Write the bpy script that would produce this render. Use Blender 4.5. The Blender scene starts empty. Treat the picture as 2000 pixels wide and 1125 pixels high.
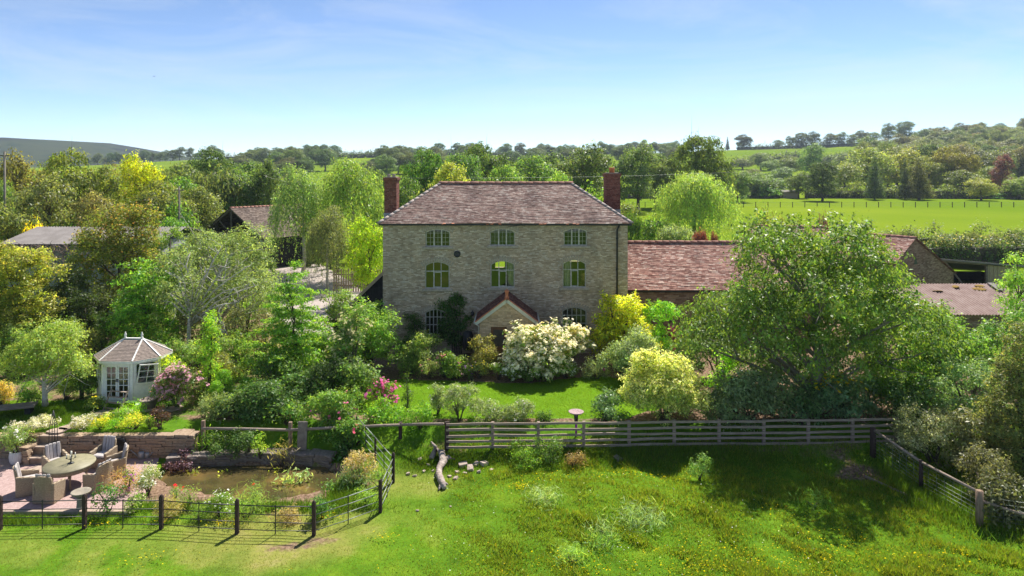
import bpy, bmesh, math, random
import numpy as np
from mathutils import Vector, Matrix

scene = bpy.context.scene
C = scene.collection
R = math.radians
rng = np.random.default_rng(11)
random.seed(11)

# ------------------------------------------------------------------ camera
CAMZ, F, HY = 10.4, 1333.33, 322.0
cam_d = bpy.data.cameras.new('camera')
cam_d.sensor_width = 36.0
cam_d.lens = 24.0
cam_d.shift_y = -(562.5 - HY) / 2000.0
cam_d.clip_start = 0.5
cam_d.clip_end = 9000.0
cam = bpy.data.objects.new('camera', cam_d)
cam.location = (0, 0, CAMZ)
cam.rotation_euler = (R(90), 0, 0)
C.objects.link(cam)
scene.camera = cam

# ------------------------------------------------------------------ sky and sun
SUN_EL, SUN_AZ = R(54), R(28)          # azimuth measured from +Y towards +X
world = bpy.data.worlds.new('World')
scene.world = world
world.use_nodes = True
wn = world.node_tree.nodes
wl = world.node_tree.links
wn.clear()
w_out = wn.new('ShaderNodeOutputWorld')
w_bg = wn.new('ShaderNodeBackground')
w_sky = wn.new('ShaderNodeTexSky')
w_sky.sky_type = 'NISHITA'
w_sky.sun_disc = False
w_sky.sun_elevation = SUN_EL
w_sky.sun_rotation = SUN_AZ
w_sky.altitude = 2000
w_sky.air_density = 0.7
w_sky.dust_density = 0.0
w_sky.ozone_density = 2.0
w_bg.inputs['Strength'].default_value = 0.083
# thin cirrus: white veil over the whole dome
w_tc = wn.new('ShaderNodeTexCoord')
w_map = wn.new('ShaderNodeMapping')
w_map.inputs['Scale'].default_value = (1.1, 1.6, 6.0)
w_map.inputs['Rotation'].default_value = (0.25, 0.3, 0.5)
w_no = wn.new('ShaderNodeTexNoise')
w_no.inputs['Scale'].default_value = 2.1
w_no.inputs['Detail'].default_value = 9
w_no.inputs['Roughness'].default_value = 0.62
w_no.inputs['Distortion'].default_value = 0.9
w_rp = wn.new('ShaderNodeValToRGB')
w_rp.color_ramp.elements[0].position = 0.44
w_rp.color_ramp.elements[0].color = (0, 0, 0, 1)
w_rp.color_ramp.elements[1].position = 0.78
w_rp.color_ramp.elements[1].color = (0.42, 0.42, 0.42, 1)
w_mix = wn.new('ShaderNodeMixRGB')
w_mix.inputs['Color2'].default_value = (5.0, 5.3, 5.6, 1)
wl.new(w_tc.outputs['Generated'], w_map.inputs['Vector'])
wl.new(w_map.outputs['Vector'], w_no.inputs['Vector'])
wl.new(w_no.outputs['Fac'], w_rp.inputs['Fac'])
wl.new(w_rp.outputs['Color'], w_mix.inputs['Fac'])
wl.new(w_sky.outputs['Color'], w_mix.inputs['Color1'])
wl.new(w_mix.outputs['Color'], w_bg.inputs['Color'])
wl.new(w_bg.outputs['Background'], w_out.inputs['Surface'])

sun_d = bpy.data.lights.new('sun', 'SUN')
sun_d.energy = 4.1
sun_d.angle = R(0.55)
sun_d.color = (1.0, 0.95, 0.86)
sun = bpy.data.objects.new('sun', sun_d)
sv = Vector((math.sin(SUN_AZ) * math.cos(SUN_EL), math.cos(SUN_AZ) * math.cos(SUN_EL), math.sin(SUN_EL)))
sun.rotation_euler = sv.to_track_quat('Z', 'Y').to_euler()
sun.location = (30, 60, 80)
C.objects.link(sun)

scene.view_settings.view_transform = 'Standard'
scene.view_settings.look = 'None'
scene.view_settings.exposure = 1.1
scene.view_settings.gamma = 1.0
scene.view_settings.use_curve_mapping = False
scene.render.engine = 'CYCLES'
cy = scene.cycles
cy.use_denoising = True
cy.max_bounces = 8
cy.diffuse_bounces = 5
cy.glossy_bounces = 3
cy.transmission_bounces = 5
cy.transparent_max_bounces = 10
cy.volume_bounces = 0
cy.sample_clamp_indirect = 3.0
try: cy.sampling_pattern = 'BLUE_NOISE'
except Exception: pass
cy.caustics_reflective = False
cy.caustics_refractive = False

# ------------------------------------------------------------------ helpers
def P(px, py, d):
    """point seen at (px, py) of the photograph at depth d"""
    return ((px - 1000) / F * d, d, CAMZ - (py - HY) / F * d)

def G(px, py, z=0.0):
    """point of a level z seen at (px, py)"""
    d = F * (CAMZ - z) / (py - HY)
    return ((px - 1000) / F * d, d)

def tag(o, label=None, cat=None, group=None, kind=None):
    if label: o['label'] = label
    if cat: o['category'] = cat
    if group: o['group'] = group
    if kind: o['kind'] = kind
    return o

def empty(name, loc, rz=0.0, parent=None):
    o = bpy.data.objects.new(name, None)
    o.location = loc
    o.rotation_euler = (0, 0, rz)
    o.empty_display_size = 0.2
    C.objects.link(o)
    if parent: o.parent = parent
    return o

def obj(name, me, mat=None, parent=None, loc=None, color=None):
    o = bpy.data.objects.new(name, me)
    C.objects.link(o)
    if mat is not None and not me.materials:
        me.materials.append(mat)
    if parent: o.parent = parent
    if loc is not None: o.location = loc
    if color is not None: o.color = (*color[:3], 1)
    return o

def fast_mesh(name, V, Fc, v=None, mat=None, smooth=False):
    V = np.asarray(V, dtype=np.float32); Fc = np.asarray(Fc, dtype=np.int32)
    k = Fc.shape[1]; n = Fc.shape[0]
    me = bpy.data.meshes.new(name)
    me.vertices.add(len(V)); me.vertices.foreach_set('co', V.ravel())
    me.loops.add(n * k); me.loops.foreach_set('vertex_index', Fc.ravel())
    me.polygons.add(n); me.polygons.foreach_set('loop_start', np.arange(0, n * k, k, dtype=np.int32))
    if smooth: me.polygons.foreach_set('use_smooth', np.ones(n, dtype=bool))
    me.update(calc_edges=True)
    if v is not None:
        a = me.attributes.new('v', 'FLOAT', 'FACE')
        a.data.foreach_set('value', np.asarray(v, dtype=np.float32))
    if mat is not None: me.materials.append(mat)
    return me

class MB:
    """collects simple shapes into one mesh"""
    def __init__(s): s.v = []; s.f = []; s.uv = []; s.sm = []
    def add(s, vs, fs, uv=None, smooth=False):
        b = len(s.v); s.v += [tuple(p) for p in vs]
        for i, f in enumerate(fs):
            s.f.append([b + j for j in f]); s.uv.append(uv[i] if uv else None); s.sm.append(smooth)
        return s
    def quad(s, a, b, c, d, uv=None): return s.add([a, b, c, d], [[0, 1, 2, 3]], [uv] if uv else None)
    def box(s, c, size, rz=0.0, taper=1.0):
        x, y, z = (k / 2 for k in size); ca, sa = math.cos(rz), math.sin(rz)
        vs = []
        for dz in (-z, z):
            t = taper if dz > 0 else 1.0
            for dx, dy in ((-x, -y), (x, -y), (x, y), (-x, y)):
                vs.append((c[0] + (dx * ca - dy * sa) * t, c[1] + (dx * sa + dy * ca) * t, c[2] + dz))
        return s.add(vs, [[3, 2, 1, 0], [4, 5, 6, 7], [0, 1, 5, 4], [1, 2, 6, 5], [2, 3, 7, 6], [3, 0, 4, 7]])
    def beam(s, p, q, w, h, up=(0, 0, 1)):
        p, q = Vector(p), Vector(q); t = (q - p).normalized(); u = Vector(up)
        if abs(t.dot(u)) > .98: u = Vector((0, 1, 0))
        sd = t.cross(u).normalized() * (w / 2); u = sd.cross(t).normalized() * (h / 2)
        vs = [p - sd - u, p + sd - u, p + sd + u, p - sd + u, q - sd - u, q + sd - u, q + sd + u, q - sd + u]
        return s.add(vs, [[0, 1, 2, 3][::-1], [4, 5, 6, 7], [0, 1, 5, 4], [1, 2, 6, 5], [2, 3, 7, 6], [3, 0, 4, 7]][0:6])
    def tube(s, pts, rad, n=8, cap=True, smooth=True):
        pts = [Vector(p) for p in pts]
        if not hasattr(rad, '__len__'): rad = [rad] * len(pts)
        b = len(s.v); vs = []; fs = []
        for i, p in enumerate(pts):
            t = (pts[min(i + 1, len(pts) - 1)] - pts[max(i - 1, 0)])
            t = t.normalized() if t.length > 1e-6 else Vector((0, 0, 1))
            a = Vector((1, 0, 0)) if abs(t.x) < .9 else Vector((0, 1, 0))
            u = t.cross(a).normalized(); w = t.cross(u)
            for k in range(n):
                an = 2 * math.pi * k / n
                vs.append(p + (u * math.cos(an) + w * math.sin(an)) * rad[i])
        for i in range(len(pts) - 1):
            for k in range(n):
                k2 = (k + 1) % n
                fs.append([i * n + k, i * n + k2, (i + 1) * n + k2, (i + 1) * n + k])
        if cap:
            fs.append(list(range(n))[::-1]); fs.append([(len(pts) - 1) * n + k for k in range(n)])
        return s.add(vs, fs, None, smooth)
    def lathe(s, prof, c=(0, 0, 0), n=16, smooth=True):
        vs = []; fs = []
        for r, z in prof:
            for k in range(n):
                a = 2 * math.pi * k / n; vs.append((c[0] + r * math.cos(a), c[1] + r * math.sin(a), c[2] + z))
        for i in range(len(prof) - 1):
            for k in range(n):
                k2 = (k + 1) % n; fs.append([i * n + k, i * n + k2, (i + 1) * n + k2, (i + 1) * n + k])
        fs.append([(len(prof) - 1) * n + k for k in range(n)]); fs.append(list(range(n))[::-1])
        return s.add(vs, fs, None, smooth)
    def poly_prism(s, poly, z0, z1):
        n = len(poly)
        vs = [(p[0], p[1], z0) for p in poly] + [(p[0], p[1], z1) for p in poly]
        fs = [list(range(n))[::-1], list(range(n, 2 * n))] + [[i, (i + 1) % n, n + (i + 1) % n, n + i] for i in range(n)]
        return s.add(vs, fs)
    def mesh(s, name, mat=None, bevel=0.0):
        me = bpy.data.meshes.new(name)
        me.from_pydata(s.v, [], s.f)
        if any(u is not None for u in s.uv):
            ul = me.uv_layers.new(name='UVMap')
            for p, u in zip(me.polygons, s.uv):
                if u is not None:
                    for li, uvv in zip(p.loop_indices, u): ul.data[li].uv = uvv
        me.polygons.foreach_set('use_smooth', np.array(s.sm, dtype=bool))
        if bevel > 0:
            bm = bmesh.new(); bm.from_mesh(me)
            bmesh.ops.bevel(bm, geom=list(bm.edges), offset=bevel, segments=1, affect='EDGES')
            bm.to_mesh(me); bm.free()
        me.update()
        if mat is not None: me.materials.append(mat)
        return me
    def build(s, name, mat, parent=None, bevel=0.0, loc=None, color=None):
        return obj(name, s.mesh(name, mat, bevel), None, parent, loc, color)

# ------------------------------------------------------------------ materials
M = {}
def new_mat(name):
    m = bpy.data.materials.new(name); m.use_nodes = True
    nt = m.node_tree; nt.nodes.clear()
    out = nt.nodes.new('ShaderNodeOutputMaterial')
    M[name] = m
    return m, nt, out

def nd(nt, typ, **kw):
    n = nt.nodes.new(typ)
    for k, v in kw.items():
        if k in n.inputs.keys(): n.inputs[k].default_value = v
        else: setattr(n, k, v)
    return n

def ramp(nt, stops):
    r = nt.nodes.new('ShaderNodeValToRGB'); cr = r.color_ramp
    while len(cr.elements) > len(stops): cr.elements.remove(cr.elements[-1])
    while len(cr.elements) < len(stops): cr.elements.new(0.5)
    for e, (p, c) in zip(cr.elements, stops):
        e.position = p; e.color = (*c[:3], 1)
    return r

def noise_mat(name, stops, scale=3.0, detail=6, rough=0.85, bump=0.3, bscale=None, coord='Object', stretch=(1, 1, 1), metallic=0.0, spec=0.3, bdist=0.02):
    m, nt, out = new_mat(name)
    tc = nd(nt, 'ShaderNodeTexCoord'); mp = nd(nt, 'ShaderNodeMapping'); mp.inputs['Scale'].default_value = stretch
    no = nd(nt, 'ShaderNodeTexNoise', Scale=scale, Detail=detail, Roughness=0.65)
    rp = ramp(nt, stops)
    b = nd(nt, 'ShaderNodeBsdfPrincipled', Roughness=rough, Metallic=metallic)
    b.inputs['Specular IOR Level'].default_value = spec
    nt.links.new(tc.outputs[coord], mp.inputs['Vector']); nt.links.new(mp.outputs[0], no.inputs['Vector'])
    nt.links.new(no.outputs['Fac'], rp.inputs['Fac']); nt.links.new(rp.outputs['Color'], b.inputs['Base Color'])
    if bump > 0:
        n2 = nd(nt, 'ShaderNodeTexNoise', Scale=bscale or scale * 4, Detail=5)
        bp = nd(nt, 'ShaderNodeBump', Strength=bump, Distance=bdist)
        nt.links.new(mp.outputs[0], n2.inputs['Vector']); nt.links.new(n2.outputs['Fac'], bp.inputs['Height'])
        nt.links.new(bp.outputs['Normal'], b.inputs['Normal'])
    nt.links.new(b.outputs[0], out.inputs['Surface'])
    return m

def wall_mat(name, cols, bw, bh, mortar, mcol, patch, patch_amt=0.5, distort=0.03, bump=0.6, uv=False, msmooth=0.3, lichen=0.0, lcol=(0.6, 0.56, 0.48), lscale=2.6):
    """coursed stone or brick; u runs along the wall, v is height"""
    m, nt, out = new_mat(name); L = nt.links.new
    tc = nd(nt, 'ShaderNodeTexCoord')
    if uv:
        src = tc.outputs['UV']
    else:
        sx = nd(nt, 'ShaderNodeSeparateXYZ'); L(tc.outputs['Object'], sx.inputs[0])
        ad = nd(nt, 'ShaderNodeMath', operation='ADD'); L(sx.outputs[0], ad.inputs[0]); L(sx.outputs[1], ad.inputs[1])
        cb = nd(nt, 'ShaderNodeCombineXYZ'); L(ad.outputs[0], cb.inputs[0]); L(sx.outputs[2], cb.inputs[1]); src = cb.outputs[0]
    dn = nd(nt, 'ShaderNodeTexNoise', Scale=2.2, Detail=3); L(src, dn.inputs['Vector'])
    vm = nd(nt, 'ShaderNodeVectorMath', operation='SCALE'); vm.inputs['Scale'].default_value = distort * 2
    L(dn.outputs['Color'], vm.inputs[0])
    va = nd(nt, 'ShaderNodeVectorMath', operation='ADD'); L(src, va.inputs[0]); L(vm.outputs[0], va.inputs[1])
    def brick(w, h, off, fq, sq, sqf):
        b = nd(nt, 'ShaderNodeTexBrick'); b.inputs['Scale'].default_value = 1.0
        b.inputs['Brick Width'].default_value = w; b.inputs['Row Height'].default_value = h
        b.inputs['Mortar Size'].default_value = mortar; b.inputs['Mortar Smooth'].default_value = msmooth
        b.inputs['Color1'].default_value = (0, 0, 0, 1); b.inputs['Color2'].default_value = (1, 1, 1, 1); b.inputs['Mortar'].default_value = (0.5, 0.5, 0.5, 1)
        b.offset = off; b.offset_frequency = fq; b.squash = sq; b.squash_frequency = sqf
        L(va.outputs[0], b.inputs['Vector']); return b
    b1 = brick(bw, bh, 0.5, 2, 1.35, 3)
    rp = ramp(nt, cols); L(b1.outputs['Color'], rp.inputs['Fac'])
    # broad weathering
    n1 = nd(nt, 'ShaderNodeTexNoise', Scale=0.55, Detail=7, Roughness=0.7); L(src, n1.inputs['Vector'])
    pr = ramp(nt, patch); L(n1.outputs['Fac'], pr.inputs['Fac'])
    mx = nd(nt, 'ShaderNodeMixRGB', blend_type='MULTIPLY'); mx.inputs['Fac'].default_value = patch_amt
    L(rp.outputs[0], mx.inputs['Color1']); L(pr.outputs[0], mx.inputs['Color2'])
    # fine speckle
    n2 = nd(nt, 'ShaderNodeTexNoise', Scale=9.0, Detail=6, Roughness=0.75); L(src, n2.inputs['Vector'])
    sr = ramp(nt, [(0.25, (0.55, 0.55, 0.55)), (0.5, (1, 1, 1)), (0.72, (1.35, 1.33, 1.28))]); L(n2.outputs['Fac'], sr.inputs['Fac'])
    m2 = nd(nt, 'ShaderNodeMixRGB', blend_type='MULTIPLY'); m2.inputs['Fac'].default_value = 0.75
    L(mx.outputs[0], m2.inputs['Color1']); L(sr.outputs[0], m2.inputs['Color2'])
    mm = nd(nt, 'ShaderNodeMixRGB'); mm.inputs['Color2'].default_value = (*mcol, 1)
    L(b1.outputs['Fac'], mm.inputs['Fac']); L(m2.outputs[0], mm.inputs['Color1'])
    b = nd(nt, 'ShaderNodeBsdfPrincipled', Roughness=0.92); b.inputs['Specular IOR Level'].default_value = 0.2
    res = mm
    if lichen > 0:   # pale lichen blotches and darker stains
        n5 = nd(nt, 'ShaderNodeTexNoise', Scale=lscale, Detail=8, Roughness=0.75); L(src, n5.inputs['Vector'])
        lr = ramp(nt, [(0.56, (0, 0, 0)), (0.68, (lichen, lichen, lichen))]); L(n5.outputs['Fac'], lr.inputs['Fac'])
        l1 = nd(nt, 'ShaderNodeMixRGB'); l1.inputs['Color2'].default_value = (*lcol, 1); L(lr.outputs[0], l1.inputs['Fac']); L(mm.outputs[0], l1.inputs['Color1'])
        mp2 = nd(nt, 'ShaderNodeMapping'); mp2.inputs['Scale'].default_value = (1.0, .45, 1.0); L(src, mp2.inputs['Vector'])
        n6 = nd(nt, 'ShaderNodeTexNoise', Scale=0.9, Detail=9, Roughness=0.7); L(mp2.outputs[0], n6.inputs['Vector'])
        dr = ramp(nt, [(0.36, (0.55, 0.55, 0.56)), (0.48, (1, 1, 1))]); L(n6.outputs['Fac'], dr.inputs['Fac'])
        l2 = nd(nt, 'ShaderNodeMixRGB', blend_type='MULTIPLY'); l2.inputs['Fac'].default_value = 0.55; L(l1.outputs[0], l2.inputs['Color1']); L(dr.outputs[0], l2.inputs['Color2']); res = l2
    L(res.outputs[0], b.inputs['Base Color'])
    iv = nd(nt, 'ShaderNodeMath', operation='SUBTRACT'); iv.inputs[0].default_value = 1.0; L(b1.outputs['Fac'], iv.inputs[1])
    a2 = nd(nt, 'ShaderNodeMath', operation='ADD'); L(iv.outputs[0], a2.inputs[0]); L(n2.outputs['Fac'], a2.inputs[1])
    bp = nd(nt, 'ShaderNodeBump', Strength=bump, Distance=0.03); L(a2.outputs[0], bp.inputs['Height'])
    L(bp.outputs[0], b.inputs['Normal']); L(b.outputs[0], out.inputs['Surface'])
    return m

def plain_mat(name, col, rough=0.6, metallic=0.0, spec=0.4, var=0.25, scale=6.0, bump=0.1):
    lo = tuple(c * (1 - var) for c in col); hi = tuple(min(1, c * (1 + var)) for c in col)
    return noise_mat(name, [(0.3, lo), (0.7, hi)], scale=scale, rough=rough, bump=bump, metallic=metallic, spec=spec)

def leaf_mat(name, trans=0.4, rough=0.5, spec=0.35, spread=0.5, hue=0.035, gain=1.0, hue0=0.487):
    """leaf colour is the object's own colour, varied leaf by leaf"""
    m, nt, out = new_mat(name); L = nt.links.new
    oi = nd(nt, 'ShaderNodeObjectInfo'); at = nd(nt, 'ShaderNodeAttribute', attribute_name='v')
    mr = nd(nt, 'ShaderNodeMapRange'); mr.inputs['To Min'].default_value = gain * (1 - spread); mr.inputs['To Max'].default_value = gain * (1 + spread * 1.15)
    L(at.outputs['Fac'], mr.inputs['Value'])
    fr = nd(nt, 'ShaderNodeMath', operation='MULTIPLY'); fr.inputs[1].default_value = 7.31; L(at.outputs['Fac'], fr.inputs[0])
    ff = nd(nt, 'ShaderNodeMath', operation='FRACT'); L(fr.outputs[0], ff.inputs[0])
    hr = nd(nt, 'ShaderNodeMapRange'); hr.inputs['To Min'].default_value = hue0 - hue; hr.inputs['To Max'].default_value = hue0 + hue; L(ff.outputs[0], hr.inputs['Value'])
    hs = nd(nt, 'ShaderNodeHueSaturation'); L(oi.outputs['Color'], hs.inputs['Color']); L(hr.outputs[0], hs.inputs['Hue']); L(mr.outputs[0], hs.inputs['Value'])
    b = nd(nt, 'ShaderNodeBsdfPrincipled', Roughness=rough); b.inputs['Specular IOR Level'].default_value = spec
    L(hs.outputs[0], b.inputs['Base Color'])
    tr = nd(nt, 'ShaderNodeBsdfTranslucent')
    tm = nd(nt, 'ShaderNodeMixRGB', blend_type='MULTIPLY'); tm.inputs['Fac'].default_value = 1; tm.inputs['Color2'].default_value = (1.75, 1.7, 0.75, 1)
    L(hs.outputs[0], tm.inputs['Color1']); L(tm.outputs[0], tr.inputs['Color'])
    mx = nd(nt, 'ShaderNodeMixShader'); mx.inputs['Fac'].default_value = trans
    L(b.outputs[0], mx.inputs[1]); L(tr.outputs[0], mx.inputs[2]); L(mx.outputs[0], out.inputs['Surface'])
    return m

leaf_mat('leaf', trans=0.52, spread=0.7, gain=1.85, rough=0.45, spec=0.3)
leaf_mat('glossy_leaf', trans=0.42, rough=0.45, spec=0.4, spread=0.7, gain=1.85)
leaf_mat('petal', trans=0.3, rough=0.7, spec=0.1, spread=0.2, hue=0.012, hue0=0.5)
leaf_mat('grass_blade', trans=0.4, rough=0.6, spec=0.12, spread=0.45, hue=0.03)
wall_mat('rubble', [(0, (0.40, 0.30, 0.215)), (0.3, (0.53, 0.41, 0.30)), (0.65, (0.63, 0.50, 0.375)), (1, (0.80, 0.70, 0.58))], 0.19, 0.066, 0.010, (0.46, 0.355, 0.26),
         [(0.3, (0.62, 0.62, 0.6)), (0.5, (0.95, 0.93, 0.88)), (0.7, (1.2, 1.1, 0.95))], 0.9, 0.04, 0.9, lichen=0.6, lcol=(0.68, 0.64, 0.55))
wall_mat('outbuilding_stone', [(0, (0.2, 0.11, 0.085)), (0.5, (0.33, 0.205, 0.16)), (1, (0.45, 0.32, 0.26))], 0.32, 0.1, 0.012, (0.22, 0.17, 0.13),
         [(0.3, (0.6, 0.55, 0.52)), (0.7, (1.15, 1.05, 0.95))], 0.8, 0.04, 0.8)
wall_mat('porch_brick', [(0, (0.48, 0.34, 0.2)), (0.5, (0.64, 0.47, 0.29)), (1, (0.74, 0.58, 0.38))], 0.22, 0.072, 0.008, (0.55, 0.42, 0.27),
         [(0.3, (0.8, 0.78, 0.75)), (0.7, (1.1, 1.05, 1.0))], 0.6, 0.006, 0.5)
wall_mat('red_brick', [(0, (0.10, 0.03, 0.022)), (0.5, (0.19, 0.06, 0.042)), (1, (0.28, 0.11, 0.08))], 0.22, 0.075, 0.008, (0.25, 0.17, 0.14),
         [(0.3, (0.6, 0.6, 0.6)), (0.7, (1.1, 1.05, 1.0))], 0.7, 0.006, 0.5)
wall_mat('block_wall', [(0, (0.32, 0.33, 0.34)), (1, (0.42, 0.42, 0.42))], 0.44, 0.22, 0.01, (0.3, 0.3, 0.3),
         [(0.3, (0.7, 0.7, 0.68)), (0.7, (1.05, 1.05, 1.05))], 0.7, 0.004, 0.3)
wall_mat('roof_tile', [(0, (0.18, 0.115, 0.1)), (0.3, (0.26, 0.175, 0.152)), (0.6, (0.32, 0.23, 0.2)), (0.85, (0.38, 0.3, 0.265)), (1, (0.46, 0.4, 0.36))], 0.17, 0.1, 0.006, (0.09, 0.06, 0.055),
         [(0.28, (0.6, 0.56, 0.6)), (0.45, (0.88, 0.84, 0.84)), (0.6, (1.12, 1.08, 1.05)), (0.75, (1.6, 1.52, 1.46))], 0.95, 0.008, 0.5, uv=True, lichen=0.6, lcol=(0.5, 0.44, 0.40), lscale=3.2)
wall_mat('barn_tile', [(0, (0.21, 0.10, 0.08)), (0.35, (0.34, 0.185, 0.15)), (0.7, (0.44, 0.27, 0.22)), (1, (0.56, 0.43, 0.37))], 0.2, 0.115, 0.006, (0.12, 0.075, 0.06),
         [(0.3, (0.6, 0.55, 0.58)), (0.5, (1.0, 0.95, 0.92)), (0.72, (1.4, 1.3, 1.25))], 0.85, 0.008, 0.5, uv=True, lichen=0.6, lcol=(0.58, 0.48, 0.42), lscale=2.6)
wall_mat('porch_tile', [(0, (0.10, 0.04, 0.035)), (0.5, (0.19, 0.08, 0.06)), (1, (0.28, 0.14, 0.1))], 0.17, 0.1, 0.006, (0.07, 0.04, 0.035),
         [(0.3, (0.6, 0.6, 0.6)), (0.7, (1.2, 1.1, 1.0))], 0.8, 0.006, 0.5, uv=True)
wall_mat('old_tile', [(0, (0.10, 0.075, 0.065)), (0.5, (0.16, 0.125, 0.11)), (1, (0.25, 0.205, 0.18))], 0.2, 0.2, 0.006, (0.08, 0.06, 0.05),
         [(0.3, (0.6, 0.58, 0.56)), (0.7, (1.3, 1.22, 1.1))], 0.85, 0.008, 0.5, uv=True)
plain_mat('ridge_terracotta', (0.32, 0.15, 0.11), 0.85)
plain_mat('orange_terracotta', (0.5, 0.17, 0.08), 0.7)
plain_mat('hip_mortar', (0.33, 0.275, 0.25), 0.9, var=0.35, scale=8)
plain_mat('cream_paint', (0.55, 0.52, 0.43), 0.55, var=0.15)
plain_mat('window_wood', (0.5, 0.46, 0.4), 0.7, var=0.3, scale=9)
plain_mat('window_green', (0.46, 0.44, 0.36), 0.7, var=0.2, scale=9)
plain_mat('sill_stone', (0.40, 0.335, 0.26), 0.95, var=0.3, scale=5, bump=0.4)
plain_mat('white_paint', (0.8, 0.78, 0.74), 0.5, var=0.12, scale=5)
plain_mat('bargeboard', (0.60, 0.62, 0.55), 0.5, var=0.1)
plain_mat('black_iron', (0.018, 0.018, 0.02), 0.5, spec=0.5)
plain_mat('dark_gutter', (0.03, 0.026, 0.026), 0.5)
plain_mat('lead', (0.3, 0.31, 0.33), 0.6, var=0.2)
plain_mat('brown_door', (0.2, 0.09, 0.035), 0.5)
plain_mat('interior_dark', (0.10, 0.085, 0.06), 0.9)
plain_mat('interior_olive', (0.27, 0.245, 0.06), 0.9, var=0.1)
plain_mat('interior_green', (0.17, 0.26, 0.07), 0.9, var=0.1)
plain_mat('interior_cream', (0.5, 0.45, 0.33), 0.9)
noise_mat('weathered_wood', [(0.25, (0.10, 0.075, 0.06)), (0.5, (0.19, 0.15, 0.125)), (0.75, (0.33, 0.28, 0.25))], 5, rough=0.9, bump=0.5, stretch=(0.5, 4, 4))
noise_mat('rail_wood', [(0.25, (0.17, 0.125, 0.095)), (0.5, (0.30, 0.23, 0.185)), (0.75, (0.47, 0.38, 0.315))], 6, rough=0.9, bump=0.5, stretch=(0.6, 5, 5))
noise_mat('dark_post', [(0.3, (0.03, 0.018, 0.016)), (0.7, (0.075, 0.045, 0.04))], 6, rough=0.75, bump=0.4, stretch=(5, 5, 0.7))
noise_mat('post_wood', [(0.3, (0.16, 0.10, 0.07)), (0.7, (0.34, 0.24, 0.17))], 6, rough=0.85, bump=0.4, stretch=(5, 5, 0.7))
noise_mat('pale_boards', [(0.3, (0.30, 0.22, 0.15)), (0.7, (0.48, 0.38, 0.27))], 6, rough=0.85, bump=0.3, stretch=(5, 5, 0.7))
noise_mat('black_boards', [(0.3, (0.012, 0.012, 0.015)), (0.7, (0.035, 0.033, 0.036))], 5, rough=0.8, bump=0.3)
noise_mat('driftwood', [(0.25, (0.16, 0.12, 0.10)), (0.5, (0.36, 0.29, 0.25)), (0.75, (0.52, 0.45, 0.40))], 4, rough=0.95, bump=1.0, bscale=14, bdist=0.05)
noise_mat('bark', [(0.3, (0.05, 0.038, 0.028)), (0.7, (0.14, 0.115, 0.09))], 7, rough=0.95, bump=0.8, stretch=(3, 3, 0.6), bdist=0.04)
noise_mat('grey_bark', [(0.3, (0.13, 0.11, 0.09)), (0.7, (0.28, 0.25, 0.21))], 7, rough=0.95, bump=0.6, stretch=(3, 3, 0.6), bdist=0.04)
noise_mat('white_bark', [(0.3, (0.22, 0.19, 0.16)), (0.45, (0.45, 0.41, 0.36)), (0.7, (0.66, 0.62, 0.56))], 5, rough=0.85, bump=0.4, stretch=(1, 1, 3))
noise_mat('dry_stone', [(0.2, (0.18, 0.12, 0.08)), (0.5, (0.33, 0.235, 0.16)), (0.8, (0.48, 0.37, 0.27))], 4, rough=0.95, bump=0.8, bscale=12)
noise_mat('slate_stone', [(0.2, (0.11, 0.09, 0.08)), (0.5, (0.22, 0.18, 0.155)), (0.8, (0.36, 0.31, 0.27))], 4, rough=0.9, bump=0.8, bscale=12)
noise_mat('stone_pink', [(0.2, (0.30, 0.22, 0.18)), (0.8, (0.52, 0.43, 0.37))], 5, rough=0.95, bump=0.6, bscale=14)
noise_mat('paving', [(0.2, (0.30, 0.22, 0.17)), (0.8, (0.47, 0.37, 0.30))], 3, rough=0.9, bump=0.4, bscale=14)
noise_mat('concrete', [(0.2, (0.20, 0.17, 0.13)), (0.8, (0.36, 0.32, 0.25))], 6, rough=0.95, bump=0.5)
noise_mat('gravel', [(0.2, (0.24, 0.155, 0.14)), (0.5, (0.39, 0.27, 0.25)), (0.8, (0.54, 0.41, 0.385))], 14, rough=0.95, bump=0.9, bscale=30, detail=8)
noise_mat('drive_gravel', [(0.2, (0.27, 0.22, 0.20)), (0.5, (0.38, 0.32, 0.29)), (0.8, (0.48, 0.42, 0.39))], 2.5, rough=0.95, bump=0.6, bscale=14, detail=9)
noise_mat('soil', [(0.2, (0.10, 0.06, 0.04)), (0.6, (0.22, 0.14, 0.10)), (0.85, (0.34, 0.24, 0.18))], 5, rough=1.0, bump=0.9, bscale=16, detail=8)
noise_mat('table_top', [(0.3, (0.20, 0.18, 0.11)), (0.7, (0.30, 0.27, 0.17))], 5, rough=0.55, bump=0.15)
noise_mat('zinc', [(0.3, (0.30, 0.31, 0.32)), (0.7, (0.48, 0.49, 0.5))], 7, rough=0.5, bump=0.2, metallic=0.4)
noise_mat('corrugated', [(0.2, (0.14, 0.075, 0.06)), (0.5, (0.235, 0.155, 0.135)), (0.75, (0.33, 0.245, 0.22))], 1.6, rough=0.8, bump=0.2, detail=9)
noise_mat('grey_sheet', [(0.2, (0.13, 0.115, 0.105)), (0.5, (0.20, 0.18, 0.17)), (0.8, (0.27, 0.25, 0.24))], 1.2, rough=0.85, bump=0.2, detail=9)
noise_mat('planter_white', [(0.3, (0.45, 0.45, 0.45)), (0.7, (0.68, 0.68, 0.68))], 5, rough=0.6, bump=0.3, stretch=(4, 4, 0.6))
plain_mat('candle', (0.75, 0.72, 0.62), 0.5)
plain_mat('purple_pole', (0.25, 0.03, 0.28), 0.4, var=0.15)
plain_mat('pinkish_dish', (0.36, 0.25, 0.25), 0.8, var=0.4, scale=14)
plain_mat('cushion', (0.44, 0.40, 0.385), 0.95, var=0.12, scale=10)
plain_mat('straw', (0.4, 0.3, 0.16), 0.9, var=0.3)
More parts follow.
